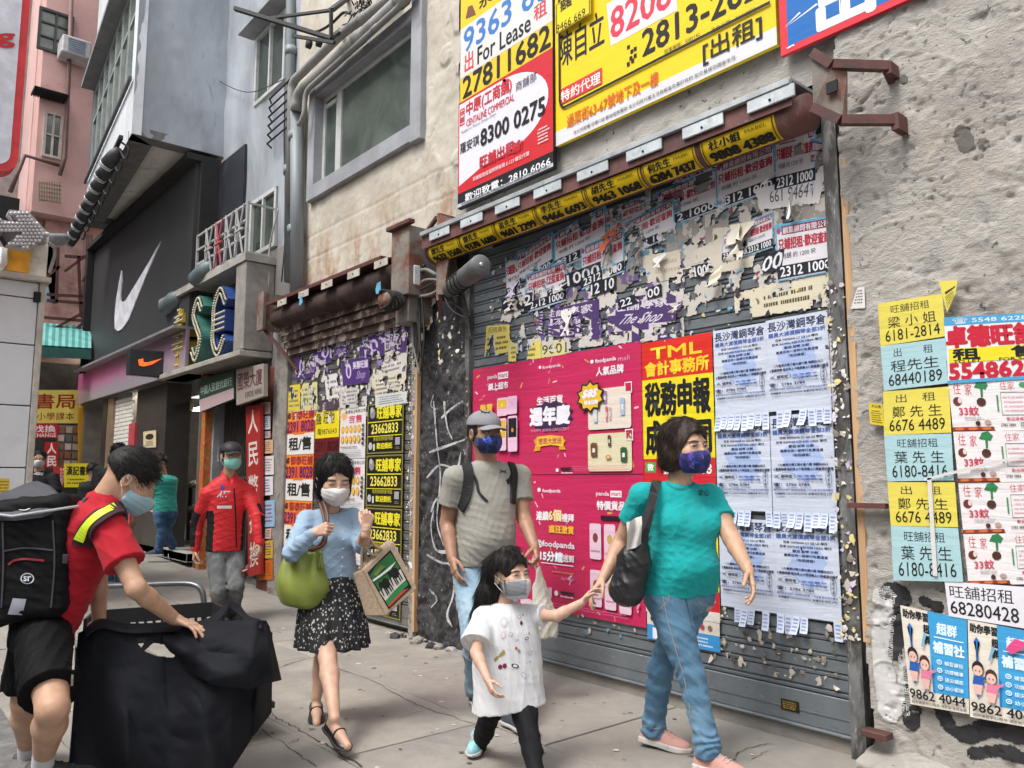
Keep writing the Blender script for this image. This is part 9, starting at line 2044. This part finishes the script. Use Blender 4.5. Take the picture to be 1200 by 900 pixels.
def ringlogo(bv,cx,cy,rx,ry,parent):
 d_ = Decal(bv,[(cx-rx,cy-ry),(cx+rx,cy-ry),(cx+rx,cy+ry),(cx-rx,cy+ry)])
 for k in range(24): t0,t1 = 2*math.pi*k/24,2*math.pi*(k+1)/24;d_.lv = 1;d_.poly([(.5+.42*math.cos(t0),.5+.42*math.sin(t0)),(.5+.42*math.cos(t1),.5+.42*math.sin(t1)),(.5+.5*math.cos(t1),.5+.5*math.sin(t1)),(.5+.5*math.cos(t0),.5+.5*math.sin(t0))],'C8CCD4')
 d_.text('sr',.22,.28,.78,.74,'C8CCD4',.04);d_.put(parent)
ringlogo(bvf,27,593,10,5,fo);ringlogo(bvp,32,678,8,6.5,pb6)
for pts in ([(3,612),(4,660),(2,712)],[(62,610),(64,660),(60,712)],[(3,646),(30,642),(62,645)]): ribbon_px(bvp,pts,.006,.004,'seam',m_flap,bp6)
mb = MB();c_ = bvp.ray_cast(CAM,ray(76,655).normalized())[0];mb.box(c_.x-.012,c_.x+.012,c_.y-.01,c_.y+.01,c_.z-.02,c_.z+.02,c=.003);mb.build('buckle',m_flap,bp6)
d_ = Decal(bvp,[(15,701),(31,702),(26,721),(9,720)]);d_.rect(0,0,1,1,'9A9CA8',3,3);d_.put(pb6,'reflective_patch');ribbon_px(bvp,[(10,662),(16,657),(30,655),(52,657)],.008,.004,'red_piping',M('red piping',(.3,.02,.03),.6),bp6)
mms = cloth('dark mesh strap',(.045,.018,.028),.8);ribbon_px(bv6,[(96,640),(106,616),(122,603),(140,598),(150,606)],.085,.012,'strap',mms,bp6,.004)
mye = M('fluorescent yellow strip',(.62,.80,.03),.5);bb_ = [o for o in bp6.children if o.name.startswith('strap')];ribbon_px(mbvh(bb_[0]),[(92,634),(103,614),(120,600),(140,592)],.042,.003,'reflective_strip',mye,bp6,.003)
ribbon([f6.j(92,600,-.02),f6.j(100,580,0),f6.j(112,576,.03),f6.j(126,582,.05)],[UP]*4,.05,.014,'strap',m_flap,bp6)

# ------------------------------------------------------------------ trolley under its black cover
m_cov = cloth('black cover cloth',(.012,.013,.017),.72,bmp=.3)
tr = thing('delivery_trolley','black draped delivery trolley with steel tube handle and plastic basket','trolley',onZ(200,890));f7 = Fig(4.0)
mb = MB();mb.tube(curve([f7.j(118,692,.55),f7.j(118,688,.55),f7.j(160,686,.5),f7.j(205,684,.45),f7.j(226,685,.43),f7.j(236,692,.42),f7.j(239,708,.42),f7.j(239,735,.42)],6),.016,10);mb.build('handle',M('dull steel tube',(.16,.165,.18),.35,metal=.6),tr)
# basket: slotted sides
mbk = M('black moulded plastic',(.018,.018,.02),.4)
a,b,c,d = f7.j(112,716,.35),f7.j(250,706,.40),f7.j(262,712,.0),f7.j(100,726,.0)
def bside(p,q,h=.17,n=9,name='basket_side'):
 mb = MB();mb.beam(p-UP*.035,q-UP*.035,.016,.075);mb.beam(p-UP*h,q-UP*h,.014,.03)
 for k in range(n+1): t = k/n;mb.beam(p.lerp(q,t)-UP*.07,p.lerp(q,t)-UP*h,.014,.012,(q-p).normalized())
 mb.build(name,mbk,tr)
bside(a,b,n=14);bside(b,c,n=7);bside(a,d,n=7)
mb = MB();mb.beam(f7.j(94,745,-.02),f7.j(80,826,-.02),.012,.012);mb.beam(f7.j(96,750,.0),f7.j(85,820,.0),.02,.02);mb.build('frame_post',M('worn steel post',(.42,.4,.38),.4,metal=.5),tr)
# lower deck and castors under the cover
mb = MB();p0,p1 = onZ(120,885),onZ(300,850);cx_ = (p0+p1)/2;mb.beam(p0+UP*.16,p1+UP*.16,.5,.03);mb.build('deck',mbk,tr)
for p in (p0.lerp(p1,.1),p0.lerp(p1,.9)):
 for s in (-.2,.2): w_ = MB();q = p+HD*s+UP*.06;w_.tube([q-HD*.015,q+HD*.015],.06,14);w_.build('castor',mbk,tr)
# cover: cloth sheet round front and right side, open behind; handle holes cut through
cov_t = [(93,742),(112,733),(150,735),(190,738),(232,741),(275,733),(308,733),(318,742)];cov_b = [(78,925),(110,930),(150,935),(200,935),(245,928),(268,905),(296,862),(317,835)]
dep = [.05,-.02,-.05,-.05,-.04,-.02,.10,.35]
def covfn(u,v):
 k = u*(len(cov_t)-1);i = np.clip(k.astype(int),0,len(cov_t)-2);w = k-i;w = w*w*(3-2*w)*.5+w*.5
 T0 = np.array(cov_t,float);B0_ = np.array(cov_b,float);dd = np.array(dep)
 t = T0[i]*(1-w)[:,None]+T0[i+1]*w[:,None];b = B0_[i]*(1-w)[:,None]+B0_[i+1]*w[:,None];de = dd[i]*(1-w)+dd[i+1]*w
 px = t[:,0]*(1-v)+b[:,0]*v;py = t[:,1]*(1-v)+b[:,1]*v
 fold = .030*np.sin(u*19+v*3.2+1.2*np.sin(v*4))*np.sin(v*1.6)**.7+.018*np.sin(u*41-v*5)*v+.012*np.sin(v*9+u*6)*(1-v)+.005*fbm(np.stack([u*7+v*3,v*6-u*2,u*0],1),21,3)+.008*np.abs(fbm(np.stack([u*9-v*4,v*3+u*3,u*0+4],1),24,2))
 P = []
 for x,y,e in zip(px,py,de-.10*np.sin(np.clip(v,0,1)*2.2)-fold): d = ray(x,y);P.append(CAM+d*((3.72+e)/d.dot(HD)))
 P = np.array([tuple(p) for p in P]);P[:,2] = np.maximum(P[:,2],.012);return P
def holes(u,v):
 k = u*(len(cov_t)-1);i = np.clip(k.astype(int),0,len(cov_t)-2);w = k-i;w = w*w*(3-2*w)*.5+w*.5;T0 = np.array(cov_t,float);B0_ = np.array(cov_b,float);t = T0[i]*(1-w)[:,None]+T0[i+1]*w[:,None];b = B0_[i]*(1-w)[:,None]+B0_[i+1]*w[:,None]
 return t[:,0]*(1-v)+b[:,0]*v,t[:,1]*(1-v)+b[:,1]*v
nu,nv = 300,220;uu,vv = np.meshgrid((np.arange(nu)+.5)/nu,(np.arange(nv)+.5)/nv,indexing='ij');hx1,hy1 = holes(uu.ravel(),vv.ravel())
tri = np.array([inpoly(x,y,[(156.5,748),(174,747),(166,759.5)]) for x,y in zip(hx1,hy1)]);arc = np.array([inpoly(x,y,[(169,763),(180,753),(196,756),(207,763),(213,769),(200,770.5),(185,769)]) for x,y in zip(hx1,hy1)])
cov = grid_mesh('cover',covfn,nu,nv,lambda C: ~(tri | arc));o = link('cover',cov,m_cov,tr,True);md = o.modifiers.new('thick','SOLIDIFY');md.thickness = .006;bvc = mbvh(o)
# the thrown-over flap
ftop = [(178,733),(215,731),(255,731),(300,728),(309,728),(313,735)];fbot = [(207,768),(222,784),(250,800),(290,806),(318,800),(327,797)];fdep = [-.08,-.13,-.15,-.13,-.05,.12]
def flapfn(u,v):
 k = u*(len(ftop)-1);i = np.clip(k.astype(int),0,len(ftop)-2);w = k-i;T0 = np.array(ftop,float);B0_ = np.array(fbot,float);dd = np.array(fdep);t = T0[i]*(1-w)[:,None]+T0[i+1]*w[:,None];b = B0_[i]*(1-w)[:,None]+B0_[i+1]*w[:,None];de = dd[i]*(1-w)+dd[i+1]*w
 px = t[:,0]*(1-v)+b[:,0]*v;py = t[:,1]*(1-v)+b[:,1]*v;e = de+.12*(1-np.sin(np.clip(v*1.8,0,1.57)))-.06*np.sin(v*2.6)+.022*np.sin(u*14+v*5)*v+.015*np.sin(v*10-u*9)+.007*fbm(np.stack([u*6+v*2,v*5,u*0],1),31,3);P = []
 for x,y,q in zip(px,py,e): d = ray(x,y);P.append(CAM+d*((3.72+q)/d.dot(HD)))
 return np.array([tuple(p) for p in P])
o = link('cover_flap',grid_mesh('cover_flap',flapfn,90,60),m_cov,tr,True);md = o.modifiers.new('thick','SOLIDIFY');md.thickness = .012
# top of the folded cloth running back over the basket
tb_ = [(100,738,.0),(118,726,.02),(150,732,.0),(200,730,.0),(240,728,.05),(262,712,.10),(268,704,.2),(280,710,.2),(290,722,.12),(308,728,.05)]
P_ = [(f7.D-.28+d,x,y) for x,y,d in tb_];mb = MB();ls = []
for dx,dy,dd_ in ((0,0,0),(0,6,-.06),(0,12,-.10)): ls.append([onD(x+dx,y+dy,D_+dd_) for D_,x,y in P_])
V_ = [p for l in ls for p in curve(l,4)];n = len(V_)//3;mb.add(V_,[(r_*n+i,r_*n+i+1,(r_+1)*n+i+1,(r_+1)*n+i) for r_ in range(2) for i in range(n-1)],0,True);o = mb.build('cover_edge',m_cov,tr);md = o.modifiers.new('thick','SOLIDIFY');md.thickness = .012
md = o.modifiers.new('sub','SUBSURF');md.levels = md.render_levels = 1

# ------------------------------------------------------------------ people further off
def simple(label,D,hdp,F,nkp,shp,elp,wrp,pelp,kns,ans,top,bottom,skin,hairf=True,mask=None,jeans_r=(.085,.08,.068,.064,.06),h=.014,sleeve=.58,glasses=False,shoes=None,shoedir=None,hs=1.0,facel=None):
 f = Fig(D);z0 = f.j(*ans[0]);root = thing('person',label,'person',Vector((f.j(*pelp).x,f.j(*pelp).y,zg(f.j(*pelp).x))));S = F.cross(UP);pel = f.j(*pelp);nk = f.j(*nkp);sh = [f.j(*p) for p in shp];el = [f.j(*p) for p in elp];wr = [f.j(*p) for p in wrp]
 hip = [pel+S*.09-UP*.03,pel-S*.09-UP*.03];kn = [f.j(*p) for p in kns];an = [f.j(*p) for p in ans];fr = headframe(f.j(*hdp),facel or F,s=hs)
 body = U(.02,loft(pel-UP*.07,nk,S,STr),*[arm_sdf(sh[i],el[i],wr[i],[.05,.045,.038,.037,.028]) for i in (0,1)],*legs_sdf(hip,kn,an,[.08,.07,.05,.05,.04]));hn = U(.018,localf(fr,mkhead(eyes=False),.15),chain([fr['fr']((0,-.02,-.05)),nk],[.052,.06],.01))
 hh = [hand(wr[i],(wr[i]-el[i]).normalized(),-S if i == 0 else S,F,1.0,(.5,.55,.6,.6),.02,h=.006) for i in (0,1)];skin_obj('body',fuse([snet(body,h),snet(hn,.008)]+hh),skin,root)
 shirt = U(.025,loft(pel-UP*.03,nk,S,grow(STr,.022)),*[chain([sh[i]+UP*.005,sh[i].lerp(el[i],sleeve)],[.07,.072]) for i in (0,1)]);shc = cut(shirt,plane(pel-UP*.0,-UP));so_ = skin_obj('t_shirt',snet(wrapd(shc,waves(D*10,(.3,.3,1),.005,5)),h*.85),top,root)
 je = U(.03,loft(pel-UP*.09,pel+UP*.06,S,[(0,.11,.09,.10,0),(.4,.155,.11,.12,0),(1,.15,.11,.11,0)]),*legs_sdf(hip,kn,an,jeans_r));skin_obj('jeans',snet(wrapd(je,kneefold(kn,an,hip,.007,35,.008)),h*.9),bottom,root)
 for i in (0,1): shoe(an[i],(shoedir or [F,F])[i],UP,.27,.047,shoes or (M('dark trainer',(.03,.03,.035),.6),m_sole),root,h=.009)
 hv = snet(localf(fr,crop,.16),.008);st = strands(hv,700,.022,.003,(lambda p,nm,rr: (lambda g: g/np.linalg.norm(g))(nm+rr.normal(0,.35,3)-np.array([0,0,.3]))),7,.001);skin_obj('hair',fuse([hv,st]),h_blk,root)
 if mask: mask_on(fr,root,mask,False,.007)
 if glasses:
  mb = MB()
  for s in (-1,1): mb.tube([fr['fr']((s*.033+.022*math.cos(a),.105,.002+.014*math.sin(a))) for a in np.linspace(0,6.283,13)],.0025,5);mb.tube([fr['fr']((s*.055,.103,.004)),fr['fr']((s*.08,0,.0))],.0022,5)
  mb.tube([fr['fr']((-.012,.107,.004)),fr['fr']((.012,.107,.004))],.0025,5);mb.build('glasses',m_dsole,root)
 return root,so_
def gp_(D,px,x_off=0): return None
# teal polo man looking at the shop
DT = 11.2
r_,so_ = simple('man in a green teal polo shirt and blue jeans outside the sports shop',DT,(188,543),(-RT*.72+HD*.60).normalized(),(191,557),[(202,564,.10),(183,563,-.10)],[(200,582,.12),(178,580,-.12)],[(186,594,.14),(170,593,-.05)],(194,600),[(194,622,.1),(190,622,-.06)],[(202,639,.15),(186,644,-.05)],cloth('sea green polo',(.045,.34,.28)),m_ddenim,sk_m,shoedir=[(RT*.2-HD*.3-UP*.5).normalized(),(-RT)],shoes=(M('navy canvas shoe',(.03,.04,.07),.7),m_sole),facel=(-RT*.55+HD*.65-UP*.25))
mb = MB();p = onD(168,592,DT-.08);mb.box(p.x-.04,p.x+.04,p.y-.06,p.y+.06,p.z,p.z+.012,c=.002);o = mb.build('phone',M('dark phone',(.02,.02,.02),.2),None,loc=p);tag(o,'dark phone held by the man in the teal polo shirt','phone')
DG = 9.6
r_,so_ = simple('man in a dark grey t-shirt seen from behind near the white brick column',DG,(141,531),(HD*.85+RT*.3).normalized(),(136,546),[(152,556,0),(116,553,0)],[(156,582,0),(112,580,0)],[(156,604,0),(113,604,0)],(134,605),[(141,648),(127,648)],[(141,684),(127,688)],cloth('charcoal jersey',(.085,.09,.10)),m_ddenim,sk_d)
DB = 10.6
r_,so_ = simple('man in a black lettered t-shirt with glasses and white mask beside the white kiosk',DB,(46,538),turn(25),(46,552),[(31,560,0),(63,560,0)],[(26,585,-.05),(68,585,-.05)],[(32,604,-.2),(62,604,-.2)],(47,605),[(40,640),(55,640)],[(40,672),(55,672)],cloth('black jersey',(.018,.018,.02)),m_ddenim,sk_m,mask=cloth('white mask paper',(.6,.6,.6)),glasses=True)
d_ = Decal(mbvh(so_),[(32,551.5),(51,554),(50,557),(31,555)]);d_.text('LES CARSERS',0,0,1,1,'C8C8CC',.04);d_.put(so_)
r_,so_ = simple('dark haired person in black half hidden behind the grey shirted man',12.0,(109,552),(HD*.9-RT*.2).normalized(),(109,563),[(120,570,0),(98,570,0)],[(122,588,0),(96,588,0)],[(120,604,0),(98,604,0)],(109,606),[(113,635),(105,635)],[(113,655),(105,655)],cloth('black jersey',(.018,.018,.02)),m_ddenim,sk_m,h=.018,hs=.95)
